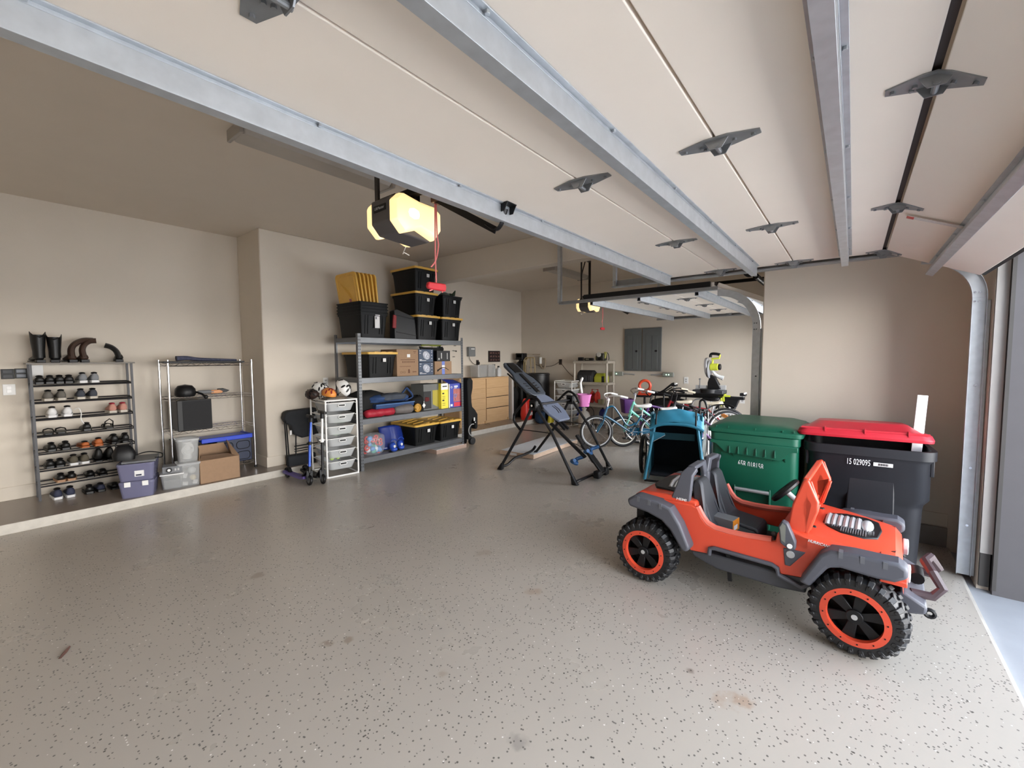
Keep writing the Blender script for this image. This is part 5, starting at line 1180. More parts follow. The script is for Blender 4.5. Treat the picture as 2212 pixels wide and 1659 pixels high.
for i in range(n+1):
    x = -0.23+0.46*i/n; k = 1-0.12*abs(math.sin(i*PI/4)); kk = 0.55 if i in (0, n) else 1
    rings.append([(x, 0.075*k*kk*math.cos(a), 0.06*k*kk*math.sin(a)*(1+0.1*math.sin(3*a+i))) for a in [2*PI*j/14 for j in range(14)]])
m.loft(rings).build('roll', REDC, t, smooth=True, ang=70)
t = thing('sleeping_bag', 'grey rolled sleeping bag beside the crimson one', 'sleeping bag', RP(0.70, 0.02, 0.765), -0.15)
rings = []
for i, (x, k) in enumerate(((-0.14, 0.5), (-0.12, 0.8), (-0.03, 0.9), (0.05, 1.0), (0.12, 0.92), (0.155, 0.6), (0.165, 0.2))): rings.append([(x, 0.085*k*math.cos(a), 0.072*k*math.sin(a)) for a in [2*PI*j/16 for j in range(16)]])
MB().loft(rings).build('roll', mat('taupe_nylon', (0.15, 0.135, 0.13), 0.6, var=0.2, scale=16, bump=0.4), t, smooth=True, ang=70)
MB().tube([(0.12, -0.07, 0.0), (0.16, -0.05, -0.01), (0.20, -0.04, -0.015)], 0.006, 6).build('drawstring', BLK, t)
t = thing('battery_lantern', 'black tube with a round yellow end on the third shelf', 'lantern', RP(1.0, 0.05, 0.752))
MB().lathe([(0.062, 0.0), (0.066, 0.03), (0.066, 0.30)], axis='y', n=28).build('tube', BLK, t, smooth=True)
MB().lathe([(0.030, -0.004), (0.034, -0.012), (0.045, -0.012), (0.048, -0.004), (0.060, -0.002), (0.063, -0.014), (0.066, -0.01), (0.066, 0.012)], axis='y', n=28).build('end_cap', mat('mustard_plastic', (0.50, 0.27, 0.03), 0.45), t, smooth=True, label='mustard yellow ring cap')
t = thing('drill_bag', 'black and red tool bag behind the yellow-ended tube', 'tool bag', RP(1.18, 0.22, 0.80))
blob(0.20, 0.13, 0.12, 11, MB()).build('body', mat('black_cloth', (0.006,)*3, 0.9), t, smooth=True, ang=80)
MB().obox((0.05, -0.12, 0.06), (0.11, 0.03, 0.07), (0, 0, 0.1)).build('red_panel', mat('dark_red_cloth', (0.10, 0.01, 0.012), 0.8), t, bevel=0.01)
tg = tag(MB().prism([(0, 0.045), (0.03, 0.085), (0.062, 0.045), (0.03, 0.0)], 'xz', 0, 0.002).prism([(0.028, 0.08), (0.034, 0.08), (0.034, 0.11), (0.028, 0.11)], 'xz', 0, 0.002).build('price_tag', WHT, None, loc=RP(1.075, 0.03, 0.735)), 'white diamond shaped tag hanging in front of the tool bag', 'tag')
t = thing('pressure_washer_carton', 'tall grey and yellow carton on the third shelf', 'box', RP(1.36, 0.06, 0.692))
YC = mat('lemon_print', (0.80, 0.68, 0.05), 0.5)
MB().box(-0.21, 0.10, 0.03, 0.33, 0, 0.40).build('carton', mat('grey_print', (0.15, 0.155, 0.15), 0.6), t, bevel=0.003)
MB().prism([(-0.03, 0.08), (0.10, 0.02), (0.10, 0.30), (-0.03, 0.30)], 'xz', 0.028, 0.030).build('yellow_print', mat('olive_yellow_print', (0.42, 0.35, 0.04), 0.6), t)
MB().box(-0.21, -0.06, 0.028, 0.030, 0.02, 0.29).build('black_print', BLK, t)
t = thing('yellow_carton', 'narrow yellow and white carton beside the blue and red carton', 'box', RP(1.53, 0.03, 0.692))
MB().box(-0.075, 0.072, 0, 0.25, 0, 0.40).build('carton', YC, t, bevel=0.002)
MB().box(-0.075, 0.072, -0.0015, 0, 0.30, 0.40).build('white_top', WHT, t)
pm = MB().box(-0.045, 0.05, -0.003, -0.0015, 0.345, 0.362)
for z in (0.23, 0.12): pm.box(-0.05, -0.01, -0.0015, 0, z, z+0.022)
for z in (0.19, 0.08, 0.165, 0.05): pm.box(-0.05, 0.01, -0.0015, 0, z, z+0.005)
pm.build('print', BLK, t)
t = thing('fan_carton', 'blue and red carton with product picture at the right end of the third shelf', 'box', RP(1.78, 0.03, 0.692))
BLP = mat('royal_blue_print', (0.03, 0.05, 0.36), 0.4)
MB().box(-0.15, 0.135, 0, 0.30, 0, 0.385).build('carton', BLP, t, bevel=0.002)
MB().add([(-0.15, 0.0, 0.385), (0.13, 0.0, 0.385), (0.10, 0.17, 0.44), (-0.17, 0.17, 0.46)], [(0, 1, 2, 3)]).build('flap', BLP, t, solid=0.003)
MB().box(-0.06, 0.135, -0.0012, 0, 0.09, 0.30).build('picture_print', mat('dusty_red_print', (0.38, 0.11, 0.10), 0.5, var=0.6, scale=25), t)
MB().box(-0.05, 0.135, -0.0012, 0, 0.01, 0.08).build('red_print', mat('bright_red_print', (0.55, 0.02, 0.04), 0.5), t)
MB().box(-0.155, -0.15, -0.001, 0.29, 0, 0.385).box(-0.15, -0.14, -0.001, 0, 0, 0.385).build('white_edge', WHT, t)
pm = MB().torus((-0.02, -0.003, 0.19), 0.026, 0.006, 'y', 18, 5)
for k in range(3): a = 2*PI*k/3+0.5; pm.bar((-0.02, -0.003, 0.19), (-0.02+0.07*math.cos(a), -0.003, 0.19+0.07*math.sin(a)), 0.003, 0.012, up=(0, 1, 0))
pm.build('picture_of_blades', mat('pale_blue_print', (0.25, 0.3, 0.55), 0.4), t)
pm = MB().torus((-0.10, -0.0015, 0.33), 0.014, 0.004, 'y', 14, 5).box(-0.04, 0.04, -0.0015, 0, 0.33, 0.352).box(-0.04, 0.02, -0.0015, 0, 0.31, 0.32).box(-0.125, -0.08, -0.0015, 0, 0.02, 0.055)
pm.build('print', WHT, t)

# bottom shelf
t = thing('toy_bag', 'clear plastic bag of red and blue toy pieces on the bottom shelf', 'toys', RP(0.25, 0.10, 0.17))
bc = [mat('toy_red', (0.60, 0.06, 0.05), 0.4), mat('toy_blue', (0.10, 0.30, 0.65), 0.4), mat('toy_green', (0.10, 0.40, 0.32), 0.4), mat('toy_white', (0.75, 0.78, 0.82), 0.4)]
rnd = random.Random(5)
for k in range(26):
    x = rnd.uniform(-0.12, 0.12); z = rnd.uniform(0.03, 0.24); r_ = rnd.uniform(0.028, 0.045); y = rnd.uniform(-0.06, 0.03)
    c = 0 if rnd.random() < 0.38 else (1 if rnd.random() < 0.6 else rnd.choice([2, 3]))
    (MB().torus((x, y, z), r_*0.7, r_*0.35, 'y', 14, 6) if c == 0 else MB().sph((x, y, z), (r_, r_*0.8, r_*0.9), 10, 6)).build('toy_piece', bc[c], t, smooth=True)
blob(0.165, 0.115, 0.15, 21, MB(), 0.07).xf(Matrix.Translation((0, 0, 0.15))).build('plastic_bag', clear('bag_film', (0.6, 0.62, 0.66), 0.22), t, smooth=True, ang=80)
t = thing('blue_plastic_seat', 'deep blue plastic shell seat standing on the bottom shelf', 'seat', RP(0.62, 0.13, 0.17))
DB = mat('deep_blue_plastic', (0.012, 0.03, 0.20), 0.22)
def shell(u, v):
    x = -0.19+0.40*u; z = 0.02+0.33*v; y = -0.02+0.14*(u-0.5)**2*2+0.10*v
    return V(x+0.03*math.sin(v*2), y, z*(1-0.25*(u-0.35)**2*1.6))
MB().surf(shell, 14, 12).build('shell', DB, t, solid=0.012, smooth=True)
t = thing('slipper', 'left shiny blue slipper with white eye in front of the blue seat', 'slipper', RP(0.515, 0.02, 0.17))
for nm, dx_, lab in (('a', 0.0, None), ('b', 0.13, 'right shiny blue slipper with white eye in front of the blue seat')):
    if lab: t = thing('slipper', lab, 'slipper', RP(0.645, 0.03, 0.18))
    MB().sph((0, 0.0, 0.085), (0.045, 0.05, 0.055)).sph((0.01, -0.02, 0.04), (0.05, 0.045, 0.035)).build('foot', mat('shiny_blue', (0.02, 0.07, 0.42), 0.25), t, smooth=True)
    MB().sph((0.0, -0.05, 0.085), (0.016, 0.008, 0.022), 10, 6).build('eye', WHT, t, smooth=True)
    MB().torus((0.02, 0.0, 0.13), 0.05, 0.006, 'y', 18, 6, a0=0.2, a1=2.6).build('strap', mat('shiny_blue', (0.02, 0.07, 0.42), 0.25), t, smooth=True)
    MB().box(-0.035, 0.04, -0.04, 0.05, 0.0, 0.02).build('sole', BLK, t, bevel=0.006)
tote('black tote with yellow lid in the middle of the bottom shelf', 1.16, 0.32, 0.17, 0, w=0.47, h=0.305, d=0.60)
tote('black tote with yellow lid at the right end of the bottom shelf', 1.665, 0.31, 0.17, 0, w=0.47, h=0.30, d=0.58)
t = thing('flat_carton', 'long flat pinkish carton lying on the floor under the steel shelving', 'box', RP(1.63, 0.10, 0.0), 0)
MB().box(-0.34, 0.32, -0.13, 0.35, 0, 0.062).build('carton', mat('pink_cardboard', (0.42, 0.30, 0.24), 0.8), t, bevel=0.002)
MB().box(-0.335, 0.26, -0.125, 0.30, 0.062, 0.066).build('white_sheet', WHT, t)
# black stroller hanging at the right end
t = thing('folded_stroller', 'black folded stroller standing at the right end of the steel shelving', 'stroller', RP(2.12, 0.03, 0.0))
pf = [(-0.06, 0.10), (-0.05, 0.60), (-0.07, 1.10), (-0.04, 1.15), (0.03, 1.16), (0.07, 1.10), (0.065, 0.98), (0.03, 0.85), (0.035, 0.74), (0.05, 0.66), (0.12, 0.60), (0.18, 0.52), (0.18, 0.30), (0.155, 0.255), (0.11, 0.27), (0.12, 0.42), (0.08, 0.47), (0.03, 0.42), (0.02, 0.20), (0.03, 0.10)]
MB().prism(pf, 'xz', 0.0, 0.16).build('seat_fabric', mat('black_cloth', (0.006,)*3, 0.9), t, bevel=0.02, seg=3)
MB().torus((0.045, 0.0, 0.26), 0.10, 0.009, 'y', 26, 6, a0=1.3, a1=5.0).build('canopy_rod', LGREY, t, smooth=True)
MB().cyl((0.03, -0.02, 0.07), (0.03, 0.04, 0.07), 0.065, 20).build('wheel', RUB, t, bevel=0.008)
MB().cyl((-0.03, 0.12, 0.06), (-0.03, 0.16, 0.06), 0.058, 20).build('wheel', RUB, t, bevel=0.008)
MB().cyl((-0.02, 0.03, 0.07), (-0.03, 0.05, 1.1), 0.010).build('frame_tube', BLKM, t)
MB().box(0.07, 0.10, -0.005, 0.0, 0.41, 0.47).box(0.10, 0.115, -0.005, 0.0, 0.375, 0.395).build('logo_tag', WHT, t)

# ------------------------------------------------------------------ white frame with six mesh drawers
def drawer_tower(name, label, x, y, rz, w, d, h, n, skip=None):
    t = thing(name, label, 'drawer unit', (x, y, 0), rz)
    r = 0.011
    for yy in (0, d):
        f = [(0, yy, r), (0, yy, h-0.03), (0.01, yy, h-0.01), (0.03, yy, h-r), (w-0.03, yy, h-r), (w-0.01, yy, h-0.01), (w, yy, h-0.03), (w, yy, 0.03), (w-0.02, yy, r), (0.0, yy, r)]
        MB().tube(f, r, 8).build('frame_loop', WHT, t, smooth=True)
    for xx in (0.0, w): MB().cyl((xx, 0, h-r), (xx, d, h-r), r).cyl((xx, 0, r), (xx, d, r), r).build('frame_bar', WHT, t, smooth=True)
    step = (h-0.09)/n
    for k in range(n):
        zt = h-0.045-step*k; zb = zt-step*0.74
        for xx in (0.012, w-0.012): MB().cyl((xx, 0, zt-0.008), (xx, d, zt-0.008), 0.006, 6).build('runner', WHT, t)
        rg = [ring(w*0.74, d*0.80, 0.05, zb, 4, w/2, d/2), ring(w*0.76, d*0.84, 0.05, zb+0.004, 4, w/2, d/2), ring(w*0.90, d*0.96, 0.04, zt, 4, w/2, d/2-0.01), ring(w*0.88, d*0.94, 0.04, zt, 4, w/2, d/2-0.01), ring(w*0.73, d*0.78, 0.05, zb+0.008, 4, w/2, d/2)]
        dr = MB().loft(rg).build('mesh_drawer', FROST, t, smooth=True)
        MB().tube(ring(w*0.905, d*0.965, 0.04, zt, 4, w/2, d/2-0.01), 0.005, 6, closed=True).build('drawer_rim', WHT, dr, smooth=True)
        hm = MB().tube([(w*0.5+0.005+a_, 0.002+0.0*b_, zt-0.032+b_) for a_, b_ in rrect(0.088, 0.028, 0.0139, 4)], 0.005, 6, closed=True)
        hh = hm.build('handle_ring', WHT, dr, smooth=True)
        MB().prism([(w*0.5+0.005+a_, zt-0.032+b_) for a_, b_ in rrect(0.082, 0.024, 0.0119, 4)], 'xz', 0.001, 0.005).build('handle_hole', BLK, dr)
    return t, step
ang = math.atan2(5.028-5.086, 3.076-2.68)
tw, stp = drawer_tower('drawer_tower', 'tall white wire-frame tower with six frosted drawers left of the shelving', 2.68, 5.075, ang, 0.395, 0.53, 0.985, 6)
# contents of the drawers
for lab, x, y, z, r_, m_ in (('left yellow-green ball in the fifth drawer', 0.09, 0.09, 0.235, 0.030, 'ball_lime'), ('right yellow-green ball in the fifth drawer', 0.165, 0.09, 0.238, 0.030, 'ball_lime')):
    o = tag(MB().sph((0, 0, 0), r_, 16, 10).build('ball', mat(m_, (0.45, 0.62, 0.16), 0.6), None, smooth=True), lab, 'ball')
    M_ = Euler((0, 0, ang)).to_matrix() @ V(x, y, 0); o.location = (2.68+M_.x, 5.075+M_.y, z)
def in_tower(lab, cat, nm, mb_, m_, x, y, z):
    o = tag(mb_.build(nm, m_, None, smooth=True, ang=80), lab, cat)
    M_ = Euler((0, 0, ang)).to_matrix() @ V(x, y, 0); o.location = (2.68+M_.x, 5.075+M_.y, z); o.rotation_euler = (0, 0, ang); return o
in_tower('pale blue cloth bundle seen through the top drawer', 'cloth', 'cloth_bundle', blob(0.13, 0.15, 0.045, 31, MB()), mat('pale_blue_cloth', (0.28, 0.34, 0.42), 0.8), 0.20, 0.2, 0.865)
in_tower('grey green bundle seen through the second drawer', 'cloth', 'cloth_bundle', blob(0.13, 0.15, 0.045, 32, MB()), mat('sage_cloth', (0.30, 0.36, 0.30), 0.8), 0.20, 0.2, 0.71)
in_tower('pale green bundle seen through the third drawer', 'cloth', 'cloth_bundle', blob(0.13, 0.15, 0.045, 33, MB()), mat('mint_cloth', (0.42, 0.52, 0.42), 0.8), 0.22, 0.2, 0.56)
in_tower('lavender grey bundle seen through the fourth drawer', 'cloth', 'cloth_bundle', blob(0.13, 0.15, 0.045, 34, MB()), mat('lavender_cloth', (0.34, 0.33, 0.38), 0.8), 0.20, 0.2, 0.41)
# helmets on top
def helmet(label, x, y, z, rot, shell_m, slot_m, s=1.0, style=0):
    t = thing('bike_helmet', label, 'helmet', (x, y, z), 0, None, rot)
    MB().sph((0, 0, 0), (0.085*s, 0.115*s, 0.085*s), 20, 12, -0.25, 1.0).build('shell', shell_m, t, smooth=True)
    sl = MB()
    for i, (a, e) in enumerate(((-50, 62), (0, 66), (50, 62), (-75, 28), (-28, 34), (28, 34), (75, 28), (180, 55), (140, 30), (-140, 30))):
        A = math.radians(a-90); E_ = math.radians(e)
        p = V(0.085*s*math.cos(E_)*math.cos(A), 0.115*s*math.cos(E_)*math.sin(A), 0.085*s*math.sin(E_))
        nrm = V(p.x/0.085**2, p.y/0.115**2, p.z/0.085**2).normalized(); q = nrm.to_track_quat('Z', 'Y').to_matrix().to_4x4()
        q.translation = p
        sl.add([q @ V(u*0.012*s, v*0.026*s, 0.002) for u, v in ((-0.6, -1), (0.6, -1), (1, 0), (0.6, 1), (-0.6, 1), (-1, 0))] + [q @ V(u*0.012*s, v*0.026*s, -0.01) for u, v in ((-0.6, -1), (0.6, -1), (1, 0), (0.6, 1), (-0.6, 1), (-1, 0))],
               [(0,1,2,3,4,5), (11,10,9,8,7,6)] + [(i_, 6+i_, 6+(i_+1) % 6, (i_+1) % 6) for i_ in range(6)])
    sl.build('vents', slot_m, t)
    MB().tube([(-0.07*s, 0.02, -0.02), (-0.05*s, 0.0, -0.10), (0, -0.02, -0.125), (0.05*s, 0.0, -0.10), (0.07*s, 0.02, -0.02)], 0.005, 6).build('chin_strap', BLK, t, smooth=True)
    return t
helmet('white bike helmet tilted on the right top of the drawer tower', 3.005, 5.22, 1.115, (0.9, 0.25, 0.45), WHT, BLK, 1.08)
helmet('white and black bike helmet behind the orange one', 2.80, 5.42, 1.11, (0.3, -0.4, 0.5), mat('helmet_white', (0.7, 0.7, 0.68), 0.4), BLK, 0.95)
helmet('orange and red child helmet on the drawer tower', 2.83, 5.26, 1.045, (0.2, 0.0, 0.2), mat('helmet_orange', (0.72, 0.27, 0.05), 0.4), mat('helmet_red', (0.25, 0.015, 0.02), 0.5), 0.92)
helmet('dark brown helmet with white strap end at the left of the tower top', 2.71, 5.45, 1.04, (0.0, -0.9, 0.3), mat('helmet_dark', (0.03, 0.015, 0.012), 0.5), BLK, 0.85)
o = tag(blob(0.14, 0.12, 0.03, 41, MB()).build('pad_pile', mat('knee_pad_mix', (0.20, 0.17, 0.14), 0.8, var=0.9, scale=25), None, loc=(2.90, 5.28, 0.975), smooth=True), 'pile of small red and yellow pads in the top of the drawer tower', 'pads')

# ------------------------------------------------------------------ scooters and the folded wagon on the left
def scooter(label, x, y, rz, tilt, tube_m, deck_m, grip_m, h=0.80, two_tone=None, deck=True):
    t = thing('kick_scooter', label, 'kick scooter', (x, y, 0), 0, None, (0, tilt, rz))
    # local: deck runs towards +y from the front wheel at the origin
    MB().torus((0, 0, 0.062), 0.045, 0.016, 'x', 28, 8).build('front_wheel', BLK, t, smooth=True)
    MB().cyl((-0.014, 0, 0.062), (0.014, 0, 0.062), 0.030, 20).build('hub', mat('wheel_hub_grey', (0.12, 0.125, 0.13), 0.3), t)
    MB().bar((0.022, 0, 0.06), (0.022, 0.02, 0.17), 0.006, 0.03).bar((-0.022, 0, 0.06), (-0.022, 0.02, 0.17), 0.006, 0.03).cyl((0, 0.018, 0.15), (0, 0.03, 0.22), 0.017, 10).build('fork', BLK, t)
    MB().cyl((0, 0.03, 0.20), (0, 0.085, h*0.60), 0.0155, 12).build('lower_stem', tube_m, t, smooth=True)
    MB().cyl((0, 0.085, h*0.60), (0, 0.115, h*0.93), 0.0135, 12).build('upper_stem', two_tone or tube_m, t, smooth=True)
    MB().cyl((0, 0.082, h*0.57), (0, 0.088, h*0.62), 0.021, 12).cyl((-0.035, 0.085, h*0.60), (0.035, 0.085, h*0.60), 0.007, 8).build('clamp', WHT if two_tone else BLK, t, smooth=True)
    MB().cyl((0, 0.113, h*0.90), (0, 0.12, h), 0.024, 12).cyl((0, 0.02, h-0.01), (0, 0.22, h-0.01), 0.018, 12).build('grips', grip_m, t, smooth=True)
    if deck:
        MB().prism([(0.05, 0.07), (0.07, 0.10), (0.13, 0.085), (0.52, 0.078), (0.60, 0.09), (0.60, 0.05), (0.15, 0.05)], 'yz', -0.052, 0.052).build('deck', deck_m, t, bevel=0.008)
        MB().bar((0, 0.03, 0.19), (0, 0.16, 0.085), 0.04, 0.02).build('neck', BLK, t, bevel=0.004)
        MB().torus((0, 0.56, 0.062), 0.045, 0.016, 'x', 28, 8).build('rear_wheel', BLK, t, smooth=True)
        fb = [(0.48+0.0, 0.08)] + [(0.56+0.07*math.cos(a), 0.062+0.07*math.sin(a)) for a in [2.4, 2.0, 1.6, 1.2, 0.8, 0.4]]
        MB().tube([(0, a_, b_) for a_, b_ in fb], 0.02, 6, flat=0.3).build('rear_fender', BLK, t, smooth=True)
    return t
scooter('blue kick scooter with a purple deck leaning on the drawer tower', 2.40, 4.985, 0.0, 0.14, mat('metallic_blue', (0.03, 0.08, 0.50), 0.25, 0.5), mat('purple_deck', (0.10, 0.07, 0.26), 0.5), BLK, 0.82)
scooter('black and white kick scooter leaning on the front corner of the tower', 2.53, 4.91, -0.1, 0.08, BLKM, BLK, BLK, 0.86, two_tone=WHT)
t = thing('folded_wagon', 'black folded camp chair and cart against the wall left of the tower', 'camp chair', (2.70, 5.79, 0.0), -0.12)
BC = mat('charcoal_cloth', (0.016, 0.018, 0.022), 0.85, var=0.3, scale=14, bump=0.4)
Zr = 0.09
MB().prism([(-0.19, 0.66), (-0.22, 0.72), (-0.19, 0.80), (-0.14, 0.815), (0.20, 0.83), (0.22, 0.46), (0.0, 0.44), (-0.10, 0.50), (-0.13, 0.62)], 'xz', -0.06, 0.08).build('hanging_cloth', BC, t, bevel=0.02, seg=3)
MB().prism([(-0.18, 0.0), (0.16, 0.0), (0.17, 0.22), (-0.19, 0.22)], 'xz', -0.07, 0.05).build('folded_body', BC, t, bevel=0.02, loc=(0, 0, 0.0))
fr_ = MB()
for x0, x1 in ((-0.19, -0.21), (-0.165, -0.19), (-0.09, -0.07), (0.10, 0.12)): fr_.cyl((x0, -0.05, 0.05), (x1, -0.05, 0.70), 0.009, 8)
for z in (0.34, 0.27, 0.30): fr_.cyl((-0.10, -0.05, z), (0.20, -0.05, z+0.01), 0.007, 8)
fr_.build('frame', BLKM, t)
MB().box(-0.155, -0.13, -0.067, -0.063, 0.50, 0.56).build('white_tag', PAPER, t)
# ------------------------------------------------------------------ inversion table
IT = mat('frame_satin_black', (0.022, 0.022, 0.024), 0.3, 0.5); BED = mat('bed_blue_grey', (0.11, 0.13, 0.185), 0.45); BEDD = mat('bed_charcoal', (0.045, 0.055, 0.072), 0.42); ABL = mat('ankle_blue', (0.02, 0.10, 0.27), 0.45)
t = thing('inversion_table', 'folding inversion table with blue-grey backrest and black steel legs', 'exercise machine', (4.75, 3.08, 0))
def W2(x, y, z): return (x-4.75, y-3.08, z)
PIV = (3.12, 0.86)
for x, lab in ((4.33, 'near'), (5.22, 'far')):
    xx = x
    ya, yb = (3.655, 2.50) if x < 5 else (3.74, 2.49)
    MB().tube([W2(xx, ya, 0.02), W2(xx+0.0, 3.30, 0.56), W2(xx, 3.10, 0.93)], 0.019, 10).build('rear_leg', IT, t, smooth=True)
    MB().tube([W2(xx, yb, 0.02), W2(xx, 2.83, 0.585), W2(xx, 3.10, 0.93)], 0.019, 10).build('front_leg', IT, t, smooth=True)
    MB().tube(smoothpath([W2(xx, 3.31, 0.57), W2(xx, 3.40, 0.66), W2(xx, 3.415, 0.73), W2(xx, 3.38, 0.80), W2(xx, 3.18, 0.99), W2(xx, 3.10, 1.01), W2(xx, 3.02, 0.96), W2(xx, 2.96, 0.86)], 5), 0.017, 8).build('grab_handle', BLKM, t, smooth=True)
    MB().box(xx-4.75-0.03, xx-4.75+0.03, -0.03, 0.07, 0.84, 0.96).cyl(W2(xx-0.03, 3.10, 0.90), W2(xx+0.05, 3.10, 0.90), 0.035, 16).build('pivot_bracket', BLK, t, bevel=0.006)
    MB().cyl(W2(xx-0.045, 3.10, 0.90), W2(xx-0.03, 3.10, 0.90), 0.014, 12).build('bolt', CHR, t)
    MB().tube([W2(xx, 3.305, 0.575), W2(xx, 3.07, 0.578), W2(xx, 2.84, 0.575)], 0.012, 8, flat=0.5).build('cross_strap', BLK, t, smooth=True)
    for y0, s in ((ya, -1), (yb, 1)):
        MB().prism([(y0-3.08-0.04, 0), (y0-3.08+0.04, 0), (y0-3.08+s*0.045+0.012, 0.10), (y0-3.08+s*0.045-0.012, 0.10)], 'yz', xx-4.75-0.028, xx-4.75+0.028).build('foot', BLK, t, bevel=0.008)
MB().tube(smoothpath([W2(4.34, 3.66, 0.035), W2(4.50, 3.67, 0.03), W2(4.70, 3.69, 0.08), W2(5.0, 3.72, 0.08), W2(5.20, 3.745, 0.10), W2(5.22, 3.71, 0.16)], 5), 0.019, 10).build('rear_floor_bar', IT, t, smooth=True)
MB().tube([W2(4.34, 2.50, 0.035), W2(5.22, 2.49, 0.035)], 0.019, 10).build('front_floor_bar', IT, t, smooth=True)
MB().cyl(W2(4.37, 3.10, 0.90), W2(5.18, 3.10, 0.90), 0.014).build('pivot_axle', IT, t)
# bed along a sloping line: head (y 3.87, z 1.40) to seat (2.93, 0.66)
P0 = V(0, 3.86-3.08, 1.40); P1 = V(0, 2.92-3.08, 0.665); dv = (P1-P0); Ld = dv.length; dv.normalize(); nv = V(0, -dv.z, dv.y)*-1
if nv.z < 0: nv = -nv
Mb = Matrix(((1, 0, 0, 0), (0, dv.y, nv.y, P0.y), (0, dv.z, nv.z, P0.z), (0, 0, 0, 1)))       # local (x across, along, normal)
def bedpart(poly, th, name, m_, lift=0.0, par=None, bev=0.01):
    return MB().prism(poly, 'xy', lift, lift+th).xf(Mb).build(name, m_, par or t, bevel=bev, seg=3)
up = [(-0.10, 0.0), (0.10, 0.0), (0.145, 0.06), (0.15, 0.25), (0.215, 0.36), (0.225, 0.50), (0.15, 0.68), (0.12, 0.70), (-0.12, 0.70), (-0.15, 0.68), (-0.225, 0.50), (-0.215, 0.36), (-0.15, 0.25), (-0.145, 0.06)]
lo = [(-0.10, 0.70), (0.10, 0.70), (0.15, 0.76), (0.20, 0.90), (0.20, 1.05), (0.13, Ld), (-0.13, Ld), (-0.20, 1.05), (-0.20, 0.90), (-0.15, 0.76)]
u_ = bedpart(up, 0.035, 'backrest', BEDD); l_ = bedpart(lo, 0.035, 'seat_panel', BED)
for nm, par, ps, m_ in (('headrest_pad', u_, [(-0.07, 0.03), (0.07, 0.03), (0.09, 0.10), (0.08, 0.24), (-0.08, 0.24), (-0.09, 0.10)], BLK), ('spine_rib', u_, [(-0.03, 0.26), (0.03, 0.26), (0.04, 0.66), (-0.04, 0.66)], BLK)):
    bedpart(ps, 0.014, nm, m_, 0.034, par, 0.006)
vm = MB()
for k in range(3):
    for s in (-1, 1): vm.prism([(s*0.07, 0.46+0.05*k), (s*0.13, 0.45+0.05*k), (s*0.13, 0.465+0.05*k), (s*0.07, 0.475+0.05*k)], 'xy', 0.034, 0.037)
vm.xf(Mb).build('vent_slots', BLK, u_)
vm = MB()
for k in range(3): vm.prism([(-0.16+0.02*k, 0.84+0.03*k), (-0.10, 0.85+0.03*k), (-0.10, 0.86+0.03*k), (-0.16+0.02*k, 0.85+0.03*k)], 'xy', 0.034, 0.037)
for k in range(2): vm.prism([(0.0+0.05*k, 0.93), (0.015+0.05*k, 0.93), (0.04+0.05*k, 1.0), (0.015+0.05*k, 1.07), (0.0+0.05*k, 1.07), (0.02+0.05*k, 1.0)], 'xy', 0.034, 0.037)
vm.xf(Mb).build('vent_slots', BLK, l_)
for s in (-1, 1): MB().tube([Mb @ V(s*0.19, 0.20, 0.0), Mb @ V(s*0.24, 0.32, 0.03), Mb @ V(s*0.24, 0.5, 0.03), Mb @ V(s*0.19, 0.62, 0.0)], 0.011, 6).build('side_grip', BLK, t, smooth=True)
MB().tube([Mb @ V(-0.04, 0.55, -0.03), Mb @ V(-0.04, Ld+0.1, -0.05)], 0.02, 8).tube([Mb @ V(0.04, 0.55, -0.03), Mb @ V(0.04, Ld+0.1, -0.05)], 0.02, 8).build('bed_frame', IT, t, smooth=True)
MB().bar(W2(4.75, 3.12, 0.62), W2(4.75, 2.60, 0.235), 0.045, 0.03).build('main_shaft', IT, t, bevel=0.004)
MB().bar(W2(4.75, 2.64, 0.40), W2(4.75, 2.36, 0.09), 0.11, 0.03).build('ankle_plate', BLK, t, bevel=0.01)
MB().bar(W2(4.79, 2.75, 0.50), W2(4.79, 2.50, 0.18), 0.07, 0.03).build('ankle_lever', IT, t, bevel=0.01)
for y, z, xs in ((2.66, 0.20, (-0.20, -0.03)), (2.53, 0.32, (-0.10, 0.12))):
    MB().tube(smoothpath([W2(4.75+xs[0], y-0.02, z+0.03), W2(4.75+xs[0]+0.05, y+0.05, z+0.0), W2(4.75+(xs[0]+xs[1])/2, y, z-0.03), W2(4.75+xs[1]-0.02, y+0.05, z), W2(4.75+xs[1]+0.05, y-0.03, z+0.04)], 5), 0.024, 8).build('ankle_holder', ABL, t, smooth=True)
for dx_ in (-0.10, 0.10): MB().box(dx_-0.045, dx_+0.045, -0.74, -0.66, 0.03, 0.12).build('foot_rest', BLK, t, bevel=0.015)
MB().cyl(W2(4.66, 2.36, 0.075), W2(4.84, 2.36, 0.075), 0.016).build('foot_bar', IT, t)
MB().bar(W2(4.75, 2.38, 0.035), W2(4.75, 2.50, 0.03), 0.10, 0.02).build('heel_plate', BLK, t, bevel=0.005)

